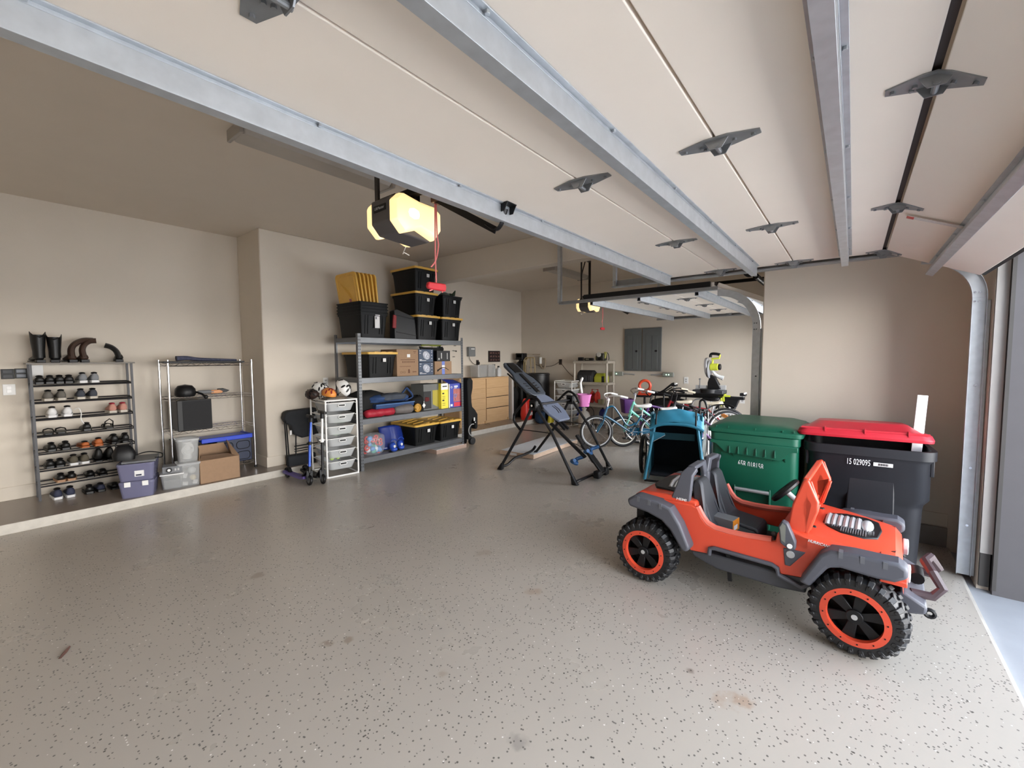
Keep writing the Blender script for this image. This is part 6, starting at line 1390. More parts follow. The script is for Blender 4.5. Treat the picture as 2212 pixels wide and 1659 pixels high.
# framed flat board lying on the floor
t = thing('framed_board', 'flat white-topped board with a pale wooden frame lying behind the inversion table', 'board', (5.05, 3.62, 0.004), math.atan2(3.70-3.62, 1.45))
MB().box(0, 1.42, 0, 0.62, 0, 0.062).build('wood_frame', mat('pale_wood', (0.52, 0.38, 0.28), 0.7, var=0.2, scale=8), t, bevel=0.003)
MB().box(0.02, 1.40, 0.012, 0.608, 0.062, 0.066).build('top_sheet', mat('grey_white_sheet', (0.66, 0.68, 0.70), 0.6, var=0.08, scale=20), t)
MB().box(-0.002, 0.0, 0.30, 0.42, 0.012, 0.05).build('tape_label', PAPER, t)
tag(MB().tube(smoothpath([(0, 0, 0.0), (0.12, 0.10, 0.015), (0.16, -0.02, -0.03), (0.12, -0.12, -0.065), (0.04, -0.14, -0.07), (-0.02, -0.06, -0.05)], 5), 0.010, 6, flat=0.35).build('strap', BLK, None, loc=(5.95, 3.50, 0.085), smooth=True), 'black webbing strap hanging over the edge of the flat board', 'strap')

# ------------------------------------------------------------------ chests of drawers and what stands on them
def chest(label, x0, x1, gaps=()):
    t = thing('chest_of_drawers', label, 'chest of drawers', (x0, 6.13, ZR), 0, 'oak chests of drawers')
    W_, D_, Hh = x1-x0, 0.47, 0.985
    MB().box(0, W_, 0.018, D_, 0.04, Hh-0.02).build('carcass', OAK, t, bevel=0.002)
    MB().box(-0.001, W_+0.001, 0.0, D_, Hh-0.02, Hh).build('top', OAK, t, bevel=0.002)
    MB().box(0.03, W_-0.03, 0.02, 0.04, 0, 0.05).box(0.0, 0.03, 0.0, D_, 0, 0.05).box(W_-0.03, W_, 0.0, D_, 0, 0.05).build('plinth', OAK, t)
    hs = [0.205, 0.205, 0.24, 0.255]; z = Hh-0.026
    for k, h in enumerate(hs):
        o = 0.008 if k in gaps else 0.0
        d = MB().box(0.012, W_-0.006, 0.0, 0.018, z-h+0.006+o, z).build('drawer', OAK, t, bevel=0.003)
        z -= h
    bk_ = MB()
    z = Hh-0.026
    for k, h in enumerate(hs):
        z -= h
        if k in gaps: bk_.box(0.02, W_-0.02, 0.010, 0.0179, z-0.006, z+0.016)
    if gaps: bk_.build('drawer_gap', BLK, t)
    return t
chest('left oak chest of four drawers, half hidden by the steel shelving', 6.03, 6.812)
chest('right oak chest of four drawers beside the tall pale board', 6.816, 7.59, (1, 2))
def tub(label, x, y, w, d, h, m_):
    t = clearbin(label, x, y, ZR+0.987, 0, w, d, h, m_, 0.92, 'storage_tub', 'storage tub'); return t
tub('wide clear plastic tub on the oak chest, nearest the wall plug', 6.82, 6.35, 0.30, 0.26, 0.26, CLR)
tub('clear plastic tub in the middle of the oak chest top', 7.10, 6.33, 0.22, 0.24, 0.27, CLR)
t = thing('drinking_jar', 'tall clear bottle on the oak chest', 'bottle', (7.27, 6.30, ZR+0.987))
MB().lathe([(0.04, 0), (0.045, 0.01), (0.045, 0.18), (0.03, 0.22), (0.03, 0.25), (0.025, 0.25), (0.025, 0.02)], n=16).build('body', clear('clear_grey', (0.4, 0.42, 0.42), 0.5), t, smooth=True)
MB().cyl((0, 0, 0.25), (0, 0, 0.275), 0.033, 14).build('cap', BLK, t)
t = thing('detergent_jug', 'white jug standing on the right end of the oak chest', 'jug', (7.43, 6.30, ZR+0.987))
MB().loft([ring(0.12, 0.10, 0.03, 0), ring(0.12, 0.10, 0.03, 0.15), ring(0.05, 0.05, 0.02, 0.20)]).build('body', mat('jug_white', (0.6, 0.6, 0.6), 0.5), t, smooth=True)
MB().cyl((0, 0, 0.20), (0, 0, 0.235), 0.025).build('cap', BLK, t)
t = thing('pale_board', 'tall pale board leaning between the oak chest and the black tank', 'board', (7.625, 6.07, ZR))
MB().box(0, 0.07, 0, 0.50, 0, 0.98).build('board', mat('board_pale_grey', (0.48, 0.46, 0.44), 0.6), t, bevel=0.003)
t = thing('control_box', 'grey wall box with a white label right of the steel shelving', 'wall box', (6.845, 6.629, 1.63))
MB().box(-0.105, 0.105, -0.08, 0, -0.105, 0.105).build('case', mat('wall_box_grey', (0.20, 0.21, 0.215), 0.5), t, bevel=0.015)
MB().box(-0.04, 0.07, -0.082, -0.08, 0.045, 0.075).build('label_strip', PAPER, t)
MB().tube(smoothpath([(-0.05, -0.03, -0.105), (-0.03, -0.03, -0.17), (0.06, -0.03, -0.25), (0.14, -0.03, -0.285), (0.20, -0.03, -0.27), (0.22, -0.03, -0.25)], 5), 0.005, 6).build('cord', BLK, t, smooth=True)
t = wallplate('outlet', 'dark outlet with a black plug right of the grey wall box', 'outlet', 7.085, 6.63, 1.385, 0.085, 0.12, mat('outlet_brown', (0.05, 0.035, 0.03), 0.5), BLK, 'outlet')
MB().box(-0.025, 0.03, -0.05, -0.01, -0.04, 0.02).build('plug', BLK, t, bevel=0.005)
t = thing('wall_rack', 'square black wall rack of small items above the oak chest', 'wall rack', (7.65, 6.63, 1.53))
MB().box(-0.20, 0.20, -0.03, 0, -0.135, 0.125).build('board', mat('dark_maroon', (0.018, 0.008, 0.008), 0.6), t, bevel=0.003)
pz = MB(); rnd = random.Random(4)
for i in range(4):
    for j in range(3): pz.obox((-0.14+0.09*i, -0.035, -0.085+0.08*j), (0.05, 0.015, 0.03), (0, rnd.uniform(-0.5, 0.5), 0))
pz.build('small_items', mat('maroon_grey', (0.16, 0.08, 0.07), 0.5, var=0.8, scale=30), t)

# ------------------------------------------------------------------ water softener corner
t = thing('water_softener', 'tall black water softener with valve head and pipes in the far corner', 'water softener', (8.36, 6.36, 0))
MB().lathe([(0.13, 0), (0.13, 1.30), (0.10, 1.38), (0.05, 1.42), (0.0, 1.42)], n=24).build('tank', BLK, t, smooth=True)
MB().box(-0.10, 0.10, -0.11, 0.10, 1.44, 1.60).cyl((0, 0, 1.40), (0, 0, 1.45), 0.06).build('valve_head', BLK, t, bevel=0.015)
MB().box(-0.10, -0.095, -0.08, 0.06, 1.50, 1.57).build('display', DGREY, t)
CPV = mat('cream_pipe', (0.42, 0.35, 0.26), 0.5); YP = mat('tan_pipe', (0.36, 0.27, 0.14), 0.5)
for dy in (-0.10, 0.02): MB().tube(smoothpath([(-0.06, -0.14+dy*0.4, 1.05), (-0.06, -0.14+dy*0.4, 1.36), (-0.03, -0.17+dy*0.6, 1.48), (0.0, -0.24+dy, 1.49), (0.0, -0.30+dy, 1.45), (0.0, -0.32+dy, 1.0)], 4), 0.014, 8).build('looped_pipe', YP, t, smooth=True)
MB().tube([(0.0, -0.08, 1.565), (0.30, -0.12, 1.57), (0.30, -0.36, 1.57), (0.30, -0.36, 1.50)], 0.013, 8).build('supply_pipe', CPV, t, smooth=True)
MB().tube(smoothpath([(0.31, -0.34, 1.52), (0.31, -0.34, 1.42), (0.31, -0.36, 1.30), (0.31, -0.46, 1.22), (0.31, -0.50, 1.32), (0.31, -0.50, 1.45), (0.31, -0.44, 1.46)], 4), 0.022, 8).build('drain_trap', CPV, t, smooth=True)
MB().cyl((0.31, -0.36, 1.34), (0.31, -0.36, 1.50), 0.035, 12).build('drain_cup', WHT, t, smooth=True)
MB().tube([(0.31, -0.02, 1.25), (0.31, -0.18, 1.25)], 0.012, 8).build('stub_pipe', LGREY, t)
t = thing('brine_tank', 'wide black brine tank with flat lid in the far corner', 'tank', (8.36, 5.83, 0))
MB().lathe([(0.23, 0), (0.25, 0.02), (0.25, 1.08), (0.26, 1.085), (0.26, 1.11), (0.24, 1.125), (0, 1.13)], n=36).build('tank', mat('tank_black', (0.008, 0.009, 0.012), 0.4), t, smooth=True)
t = thing('salt_bag', 'bright red bag with white print at the end of the raised floor', 'bag', (7.82, 5.80, ZR), 0.1)
MB().loft([ring(0.28, 0.16, 0.05, 0), ring(0.30, 0.20, 0.06, 0.12), ring(0.26, 0.16, 0.05, 0.35), ring(0.20, 0.05, 0.02, 0.48)]).build('bag', mat('signal_red', (0.62, 0.03, 0.02), 0.45, bump=0.3, scale=14), t, smooth=True, ang=60)
MB().obox((0.03, -0.105, 0.13), (0.13, 0.004, 0.07), (-0.1, 0, 0)).obox((-0.03, -0.10, 0.26), (0.04, 0.004, 0.08), (0.1, 0.3, 0)).build('print', mat('pink_white_print', (0.75, 0.60, 0.58), 0.5), t)
t = thing('folded_tarp', 'dark bundle between the oak chest and the red bag', 'bundle', (7.80, 6.20, ZR))
blob(0.10, 0.15, 0.35, 51, MB()).xf(Matrix.Translation((0, 0, 0.36))).build('bundle', mat('black_cloth', (0.006,)*3, 0.9), t, smooth=True, ang=80)
t = thing('spray_bottle', 'small yellow and white bottle standing beside the curb end', 'bottle', (8.06, 5.30, 0))
MB().loft([ring(0.14, 0.10, 0.04, 0), ring(0.15, 0.11, 0.04, 0.08), ring(0.10, 0.07, 0.03, 0.22), ring(0.04, 0.04, 0.01, 0.30)]).build('body', YC, t, smooth=True)
MB().box(-0.09, 0.09, -0.07, 0.07, 0, 0.03).build('base', WHT, t, bevel=0.008)
t = thing('rope_bundle', 'blue and black bundle lying by the red bag', 'bundle', (7.95, 5.50, 0.0))
blob(0.12, 0.10, 0.13, 57, MB()).xf(Matrix.Translation((0, 0, 0.14))).build('bundle', mat('dark_blue_cloth', (0.015, 0.04, 0.09), 0.8), t, smooth=True, ang=80)
t = wallplate('outlet', 'dark outlet on the far wall feeding two hanging cords', 'outlet', 8.73, 5.46, 1.385, 0.085, 0.13, MATS['outlet_brown'], BLK, 'outlet', '-x')
tag(MB().tube(smoothpath([(8.70, 5.46, 1.40), (8.70, 5.65, 1.30), (8.70, 5.95, 1.27), (8.68, 6.15, 1.32)], 6), 0.006, 6).build('power_cord', MATS['outlet_brown'], smooth=True), 'brown cord sagging from the outlet to the water softener', 'cord')
tag(MB().tube(smoothpath([(8.70, 5.44, 1.37), (8.70, 5.20, 1.12), (8.70, 4.92, 0.92), (8.70, 4.80, 0.80)], 6), 0.006, 6).build('power_cord', MATS['outlet_brown'], smooth=True), 'brown cord running from the outlet down behind the beige shelf', 'cord')
drawer_tower('drawer_tower', 'white wire-frame tower with grey mesh drawers by the far wall', 8.02, 5.17, -PI/2, 0.44, 0.42, 0.985, 6)

# ------------------------------------------------------------------ beige plastic shelf
BG = mat('beige_plastic', (0.50, 0.455, 0.39), 0.55)
t = thing('plastic_shelf', 'beige plastic four-tier shelf against the far wall', 'shelf unit', (8.29, 4.03, 0))
SWy, SDx = 0.84, 0.38
for y in (0.03, SWy-0.03):
    for x in (0.03, SDx-0.03): MB().cyl((x, y, 0), (x, y, 1.43), 0.026, 12).build('post', BG, t, smooth=True)
for z in (0.12, 0.48, 0.955, 1.415):
    s_ = MB().box(0, SDx, 0, SWy, z-0.012, z).box(0, 0.012, 0, SWy, z-0.055, z+0.003).box(SDx-0.012, SDx, 0, SWy, z-0.055, z+0.003).box(0, SDx, 0, 0.012, z-0.055, z+0.003).box(0, SDx, SWy-0.012, SWy, z-0.055, z+0.003)
    sh = s_.build('shelf_board', BG, t, bevel=0.003)
    zz = MB()
    for k in range(12):
        y0 = 0.06+0.06*k; a_, b_ = (z-0.045, z-0.012) if k % 2 else (z-0.012, z-0.045)
        zz.bar((-0.001, y0, a_), (-0.001, y0+0.06, b_), 0.004, 0.008, up=(1, 0, 0))
    zz.build('zigzag', mat('beige_dark', (0.30, 0.27, 0.23), 0.6), sh)  # zigzag pattern in a darker beige
def SP(x, y, z): return (8.29+x, 4.03+y, z)
t = thing('air_compressor', 'small dark inflator with round gauge on top of the beige shelf', 'inflator', SP(0.17, 0.22, 1.418))
MB().box(-0.09, 0.09, -0.09, 0.10, 0, 0.16).build('body', mat('dark_olive', (0.04, 0.04, 0.03), 0.5), t, bevel=0.02)
MB().cyl((-0.09, 0.02, 0.13), (-0.105, 0.02, 0.13), 0.05, 24).build('gauge', mat('gauge_face', (0.55, 0.54, 0.5), 0.4), t, bevel=0.002)
MB().cyl((-0.09, 0.0, 0.045), (-0.11, 0.0, 0.045), 0.035, 20).build('dial', BLK, t)
MB().obox((-0.02, -0.09, 0.12), (0.06, 0.05, 0.14), (0.2, 0, 0)).obox((0.0, 0.12, 0.06), (0.05, 0.05, 0.08)).build('lime_parts', mat('lime_plastic', (0.38, 0.36, 0.10), 0.5), t, bevel=0.01)
MB().tube(smoothpath([(0, -0.10, 0.18), (0, -0.15, 0.15), (0, -0.17, 0.05), (0.0, -0.16, 0.01)], 4), 0.008, 6).build('hose', BLK, t, smooth=True)
tag(MB().box(-0.03, 0.03, -0.06, 0.06, 0, 0.075).build('battery_charger', BLK, None, loc=SP(0.12, 0.70, 1.418), bevel=0.008), 'small black charger at the left of the beige shelf top', 'charger')
t = thing('hand_tool', 'low black tool with a pale badge on top of the beige shelf', 'tool', SP(0.12, 0.50, 1.418))
MB().box(-0.04, 0.04, -0.10, 0.10, 0, 0.06).build('body', BLK, t, bevel=0.012); MB().box(-0.042, -0.04, -0.02, 0.06, 0.02, 0.045).build('badge', mat('olive_grey', (0.25, 0.24, 0.18), 0.5), t)
t = thing('tool_bag', 'black and grey soft tool bag on the second tier of the beige shelf', 'tool bag', SP(0.16, 0.56, 0.957))
MB().loft([ring(0.26, 0.40, 0.05, 0), ring(0.27, 0.42, 0.06, 0.12), ring(0.20, 0.40, 0.05, 0.20), ring(0.10, 0.34, 0.03, 0.25)]).build('body', mat('bag_charcoal', (0.022, 0.022, 0.024), 0.7, var=0.4, scale=12), t, smooth=True, ang=60)
for y in (-0.12, -0.02, 0.09): MB().box(-0.145, -0.135, y-0.04, y+0.04, 0.02, 0.14).build('pocket', DGREY, t, bevel=0.006)
t = thing('tool_bag', 'lime yellow and black bag on the second tier of the beige shelf', 'tool bag', SP(0.15, 0.22, 0.957))
LIM = mat('lime_fabric', (0.42, 0.45, 0.04), 0.6)
MB().loft([ring(0.24, 0.24, 0.04, 0), ring(0.25, 0.26, 0.05, 0.10), ring(0.12, 0.20, 0.04, 0.19)]).build('body', LIM, t, smooth=True, ang=60)
MB().box(-0.13, 0.10, -0.12, -0.07, 0.0, 0.13).build('side', BLK, t, bevel=0.01)
tag(MB().loft([ring(0.09, 0.09, 0.03, 0), ring(0.09, 0.09, 0.03, 0.12), ring(0.04, 0.04, 0.015, 0.17)]).build('spray_can', LIM, None, loc=SP(0.14, 0.09, 0.957), smooth=True), 'lime yellow container at the right post of the beige shelf', 'container')
t = thing('cord_reel', 'bright red cord reel standing on the third tier of the beige shelf', 'cord reel', SP(0.14, 0.36, 0.482))
RR = mat('reel_red', (0.50, 0.03, 0.02), 0.4)
for y in (-0.06, 0.06): MB().cyl((0, y-0.008, 0.14), (0, y+0.008, 0.14), 0.13, 28).build('flange', RR, t, bevel=0.003)
MB().cyl((0, -0.05, 0.14), (0, 0.05, 0.14), 0.08, 20).build('cord_drum', mat('cord_red', (0.30, 0.02, 0.015), 0.6), t)
MB().tube([(0, -0.07, 0.16), (0, -0.07, 0.31), (0, 0.07, 0.31), (0, 0.07, 0.16)], 0.013, 8).build('handle', RR, t, smooth=True)
t = thing('flat_iron', 'silver hand iron shaped tool on the third tier of the beige shelf', 'tool', SP(0.12, 0.72, 0.482))
MB().prism([(-0.06, 0), (0.07, 0), (0.05, 0.08), (0.01, 0.16), (-0.02, 0.165), (-0.03, 0.08)], 'yz', -0.04, 0.04).build('body', CHR, t, bevel=0.01)
tag(MB().box(-0.05, 0.05, -0.09, 0.09, 0, 0.05).build('tool_case', BLK, None, loc=SP(0.12, 0.56, 0.482), bevel=0.01), 'low black case between the silver tool and the red reel', 'case')
tag(MB().box(-0.05, 0.05, -0.05, 0.05, 0, 0.10).build('small_box', mat('olive_beige', (0.28, 0.26, 0.16), 0.6), None, loc=SP(0.12, 0.20, 0.482), bevel=0.003), 'small olive box on the third tier beside the red reel', 'box')
def jug(label, x, y, z, w, d, h, m_, cap, grp=None):
    t = thing('jug', label, 'jug', (x, y, z))
    MB().loft([ring(w, d, 0.04, 0), ring(w, d, 0.04, h*0.62), ring(w*0.6, d*0.6, 0.03, h*0.85), ring(w*0.3, d*0.3, 0.012, h*0.9)]).build('body', m_, t, smooth=True, ang=60)
    MB().cyl((0, 0, h*0.88), (0, 0, h), w*0.18, 14).build('cap', cap, t)
    MB().tube(smoothpath([(0, -d*0.28, h*0.85), (0, -d*0.45, h*0.75), (0, -d*0.48, h*0.55)], 4), 0.010, 6).build('handle', m_, t, smooth=True)
    return t
JB = mat('jug_blue', (0.02, 0.03, 0.22), 0.35); JW = mat('jug_milky', (0.52, 0.49, 0.45), 0.4)
jug('left dark blue jug at the bottom of the beige shelf', *SP(0.14, 0.72, 0.123), 0.11, 0.16, 0.30, JB, WHT)
jug('brownish jug beside the blue one at the bottom of the beige shelf', *SP(0.15, 0.56, 0.123), 0.10, 0.12, 0.29, mat('jug_brown', (0.10, 0.05, 0.045), 0.4), BLK)
jug('right dark blue jug behind the white sprayer', *SP(0.16, 0.18, 0.123), 0.11, 0.15, 0.28, JB, BLK)
t = thing('garden_sprayer', 'white pump sprayer standing on the floor before the beige shelf', 'sprayer', (7.98, 4.40, 0))
MB().lathe([(0.11, 0), (0.125, 0.02), (0.125, 0.27), (0.09, 0.34), (0.04, 0.37), (0.04, 0.40), (0.055, 0.40), (0.055, 0.43), (0, 0.44)], n=24).build('tank', JW, t, smooth=True)
MB().cyl((0, 0, 0.43), (0, 0, 0.52), 0.015).box(-0.02, 0.02, -0.05, 0.05, 0.51, 0.54).build('pump_handle', WHT, t, bevel=0.005)
MB().tube(smoothpath([(0, -0.04, 0.38), (0, -0.14, 0.46), (0, -0.22, 0.36), (0, -0.20, 0.15), (0.0, -0.16, 0.02)], 5), 0.007, 6).build('hose', BLK, t, smooth=True)

# ------------------------------------------------------------------ breaker panels, emergency lights, outlet
PN = mat('panel_grey', (0.145, 0.16, 0.165), 0.45, 0.2)
for lab, ya, yb in (('left grey electrical panel on the far wall', 3.47, 3.835), ('right grey electrical panel on the far wall', 3.05, 3.44)):
    t = thing('breaker_panel', lab, 'electrical panel', (8.729, (ya+yb)/2, 1.645))
    hw = (yb-ya)/2
    MB().box(-0.035, 0, -hw, hw, -0.445, 0.445).build('cover', PN, t, bevel=0.003)
    MB().box(-0.042, -0.035, -hw*0.62, hw*0.62, -0.42, 0.30).build('door', PN, t, bevel=0.004)
    MB().box(-0.046, -0.042, -hw*0.60, -hw*0.34, 0.04-0.09, 0.08-0.09).build('latch', BLK, t)
    MB().box(-0.045, -0.042, -hw*0.1, hw*0.02, -0.40, 0.28).build('door_crease', mat('panel_grey_dark', (0.10, 0.112, 0.118), 0.5, 0.2), t)
GLO = mat('green_led', (0.7, 1, 0.8), 0.3, emit=(0.45, 1.0, 0.6), es=5)
def battery_box(lab, y, z, d, leds):
    t = thing('alarm_box', lab, 'wall box', (8.729, y, z))
    MB().box(-0.06, 0, -0.11, 0.11, -0.045, 0.045).build('case', mat('light_box_grey', (0.30, 0.31, 0.29), 0.5), t, bevel=0.012)
    for k in range(leds): MB().sph((-0.062, 0.03-0.05*k, 0.0), 0.009, 10, 6).build('green_light', GLO, t, smooth=True)
    MB().tube([(-0.02, d*0.11, 0), (-0.02, d*0.17, 0.0), (-0.02, d*0.36, -0.012)], 0.015, 8).build('conduit', LGREY, t, smooth=True)
battery_box('grey wall box with two green lights under the right electrical panel', 2.90, 1.135, 1, 2)
battery_box('grey wall box with one green light beside the beige shelf', 3.97, 1.135, -1, 1)
wallplate('outlet', 'white outlet on the far wall under the right wall box', 'outlet', 8.73, 2.56, 1.03, 0.085, 0.13, WHT, LGREY, 'outlet', '-x')
wallplate('outlet', 'white outlet low on the far wall behind the saw stand end', 'outlet', 8.73, 1.56, 0.70, 0.085, 0.13, WHT, LGREY, 'outlet', '-x')

# ------------------------------------------------------------------ mitre saw on its stand
SX = 7.9
t = thing('mitre_saw_stand', 'long black saw stand on folding silver legs by the far wall', 'tool stand', (SX, 2.0, 0))
MB().box(-0.05, 0.05, -0.62, 0.98, 0.775, 0.825).build('main_rail', BLKM, t, bevel=0.006)
MB().box(-0.03, 0.03, 0.9, 1.05, 0.83, 0.86).build('rail_extension', BLKM, t, bevel=0.004)
for y, z in ((0.52, 0.98), (-0.60, 0.86)):
    MB().cyl((0, y, 0.80), (0, y, z), 0.014).build('support_post', LGREY, t)
    MB().box(-0.05, 0.05, y-0.045, y+0.045, z-0.02, z+0.03).build('work_support', BLK, t, bevel=0.008)
    MB().cyl((-0.052, y-0.03, z+0.025), (0.052, y-0.03, z+0.025), 0.016, 12).build('roller', WHT, t)
MB().prism([(-0.55, 0.78), (-0.28, 0.78), (-0.34, 0.64), (-0.42, 0.60), (-0.50, 0.64)], 'yz', -0.04, 0.04).build('leg_plate', BLK, t, bevel=0.01)
MB().prism([(0.40, 0.78), (0.62, 0.78), (0.56, 0.64), (0.48, 0.64)], 'yz', -0.04, 0.04).build('leg_plate', BLK, t, bevel=0.01)
for (a_, b_, s) in ((-0.40, -0.48, -1), (-0.40, -0.56, 1), (0.50, 0.46, -1), (0.52, 0.62, 1)):
    lg = MB().cyl((0.03*s, a_, 0.68), (0.20*s, b_, 0.012), 0.019, 12).build('leg', LGREY, t, smooth=True)
    MB().cyl((0.195*s, b_, 0.0), (0.203*s, b_, 0.05), 0.024, 12).build('foot', BLK, lg)
MB().tube(smoothpath([(-0.02, 0.22, 0.40), (-0.05, 0.20, 0.62), (-0.05, 0.14, 0.74), (-0.05, 0.0, 0.755), (-0.05, -0.12, 0.74), (-0.05, -0.17, 0.66), (-0.05, -0.17, 0.50)], 5), 0.014, 8).build('front_handle', LGREY, t, smooth=True)
MB().cyl((-0.06, -0.28, 0.66), (-0.06, -0.28, 0.80), 0.014).box(-0.07, 0.07, -0.33, -0.30, 0.74, 0.86).box(-0.08, -0.06, -0.42, -0.24, 0.82, 0.85).build('lime_clamp', mat('ryo_lime', (0.55, 0.60, 0.05), 0.45), t)
t = thing('mitre_saw', 'lime and grey mitre saw standing raised on the saw stand', 'mitre saw', (SX, 1.94, 0.826))
MB().box(-0.14, 0.16, -0.26, 0.23, 0.035, 0.10).build('base', DGREY, t, bevel=0.012)
MB().cyl((-0.04, -0.02, 0.045), (-0.04, -0.02, 0.115), 0.15, 28).build('turntable', BLK, t, bevel=0.006)
MB().box(-0.12, 0.12, -0.26, 0.22, 0.0, 0.035).build('mounting_bracket', BLKM, t)
MB().box(0.02, 0.05, 0.03, 0.22, 0.10, 0.17).box(0.02, 0.05, -0.27, -0.08, 0.10, 0.18).build('fence', LGREY, t, bevel=0.003)
MB().cyl((0.02, 0.15, 0.12), (0.02, 0.15, 0.26), 0.008).sph((0.02, 0.15, 0.275), 0.018, 10, 6).build('clamp', GREY, t, smooth=True)
MB().prism([(-0.10, 0.10), (-0.20, 0.12), (-0.15, 0.22), (-0.10, 0.32), (-0.02, 0.36), (0.02, 0.22), (0.02, 0.10)], 'yz', 0.0, 0.10).build('arm', BLK, t, bevel=0.015)
MB().cyl((0.03, 0.0, 0.48), (0.03, 0.045, 0.475), 0.175, 36).build('blade_guard', mat('guard_silver', (0.50, 0.50, 0.52), 0.3, 0.6), t, bevel=0.01)
MB().cyl((0.0, -0.02, 0.45), (0.0, 0.0, 0.45), 0.155, 36).build('blade_cover', mat('cover_grey', (0.20, 0.20, 0.215), 0.4), t, bevel=0.006)
LM = MATS['ryo_lime']
MB().cyl((0.0, -0.02, 0.49), (0.0, -0.15, 0.49), 0.060, 20).build('motor', LM, t, bevel=0.01)
MB().cyl((0.0, -0.15, 0.49), (0.0, -0.19, 0.49), 0.052, 20).build('motor_cap', BLK, t, bevel=0.01)
MB().tube([(0, -0.05, 0.53), (0, -0.06, 0.60), (0, -0.04, 0.63), (0, -0.16, 0.64), (0, -0.17, 0.70)], 0.017, 8).build('lime_neck', LM, t, smooth=True)
MB().tube(smoothpath([(0, -0.02, 0.655), (0, -0.03, 0.71), (0, -0.10, 0.715), (0, -0.17, 0.70)], 4), 0.024, 8).build('handle', BLK, t, smooth=True)
MB().tube(smoothpath([(0.03, -0.05, 0.42), (0.05, -0.12, 0.34), (0.06, -0.22, 0.30)], 4), 0.03, 8, rs=[0.02, 0.02, 0.022, 0.024, 0.027, 0.03, 0.033, 0.036, 0.038]).build('dust_chute', mat('pale_translucent', (0.6, 0.62, 0.63), 0.4), t, smooth=True)
m = MB()
for k in range(5): m.torus((0, 0, 0), 0.13-0.008*k, 0.006, 'x', 26, 6)
for k in range(5): pass
m = MB()
for k in range(6): m.tube([(0.008*k-0.02, (0.13-0.006*k)*math.cos(a)+0.01*k, (0.17+0.006*k)*math.sin(a)) for a in [2*PI*i/26 for i in range(26)]], 0.006, 6, closed=True)
tag(m.build('air_hose', mat('cream_hose', (0.55, 0.50, 0.40), 0.5), None, loc=(8.45, 1.92, 0.52), smooth=True), 'coiled cream hose hanging behind the saw stand legs', 'hose')
t = thing('hose_hook', 'black rod standing behind the coiled cream hose', 'rod', (8.40, 1.88, 0))
MB().cyl((0, 0, 0.0), (0, 0, 0.66), 0.012).build('rod', BLK, t); MB().tube([(0, 0, 0.60), (0, 0.06, 0.55), (0, 0.10, 0.50)], 0.02, 8).build('bracket', BLK, t, smooth=True); MB().cyl((0, 0, 0), (0, 0, 0.01), 0.05).build('foot', BLK, t)
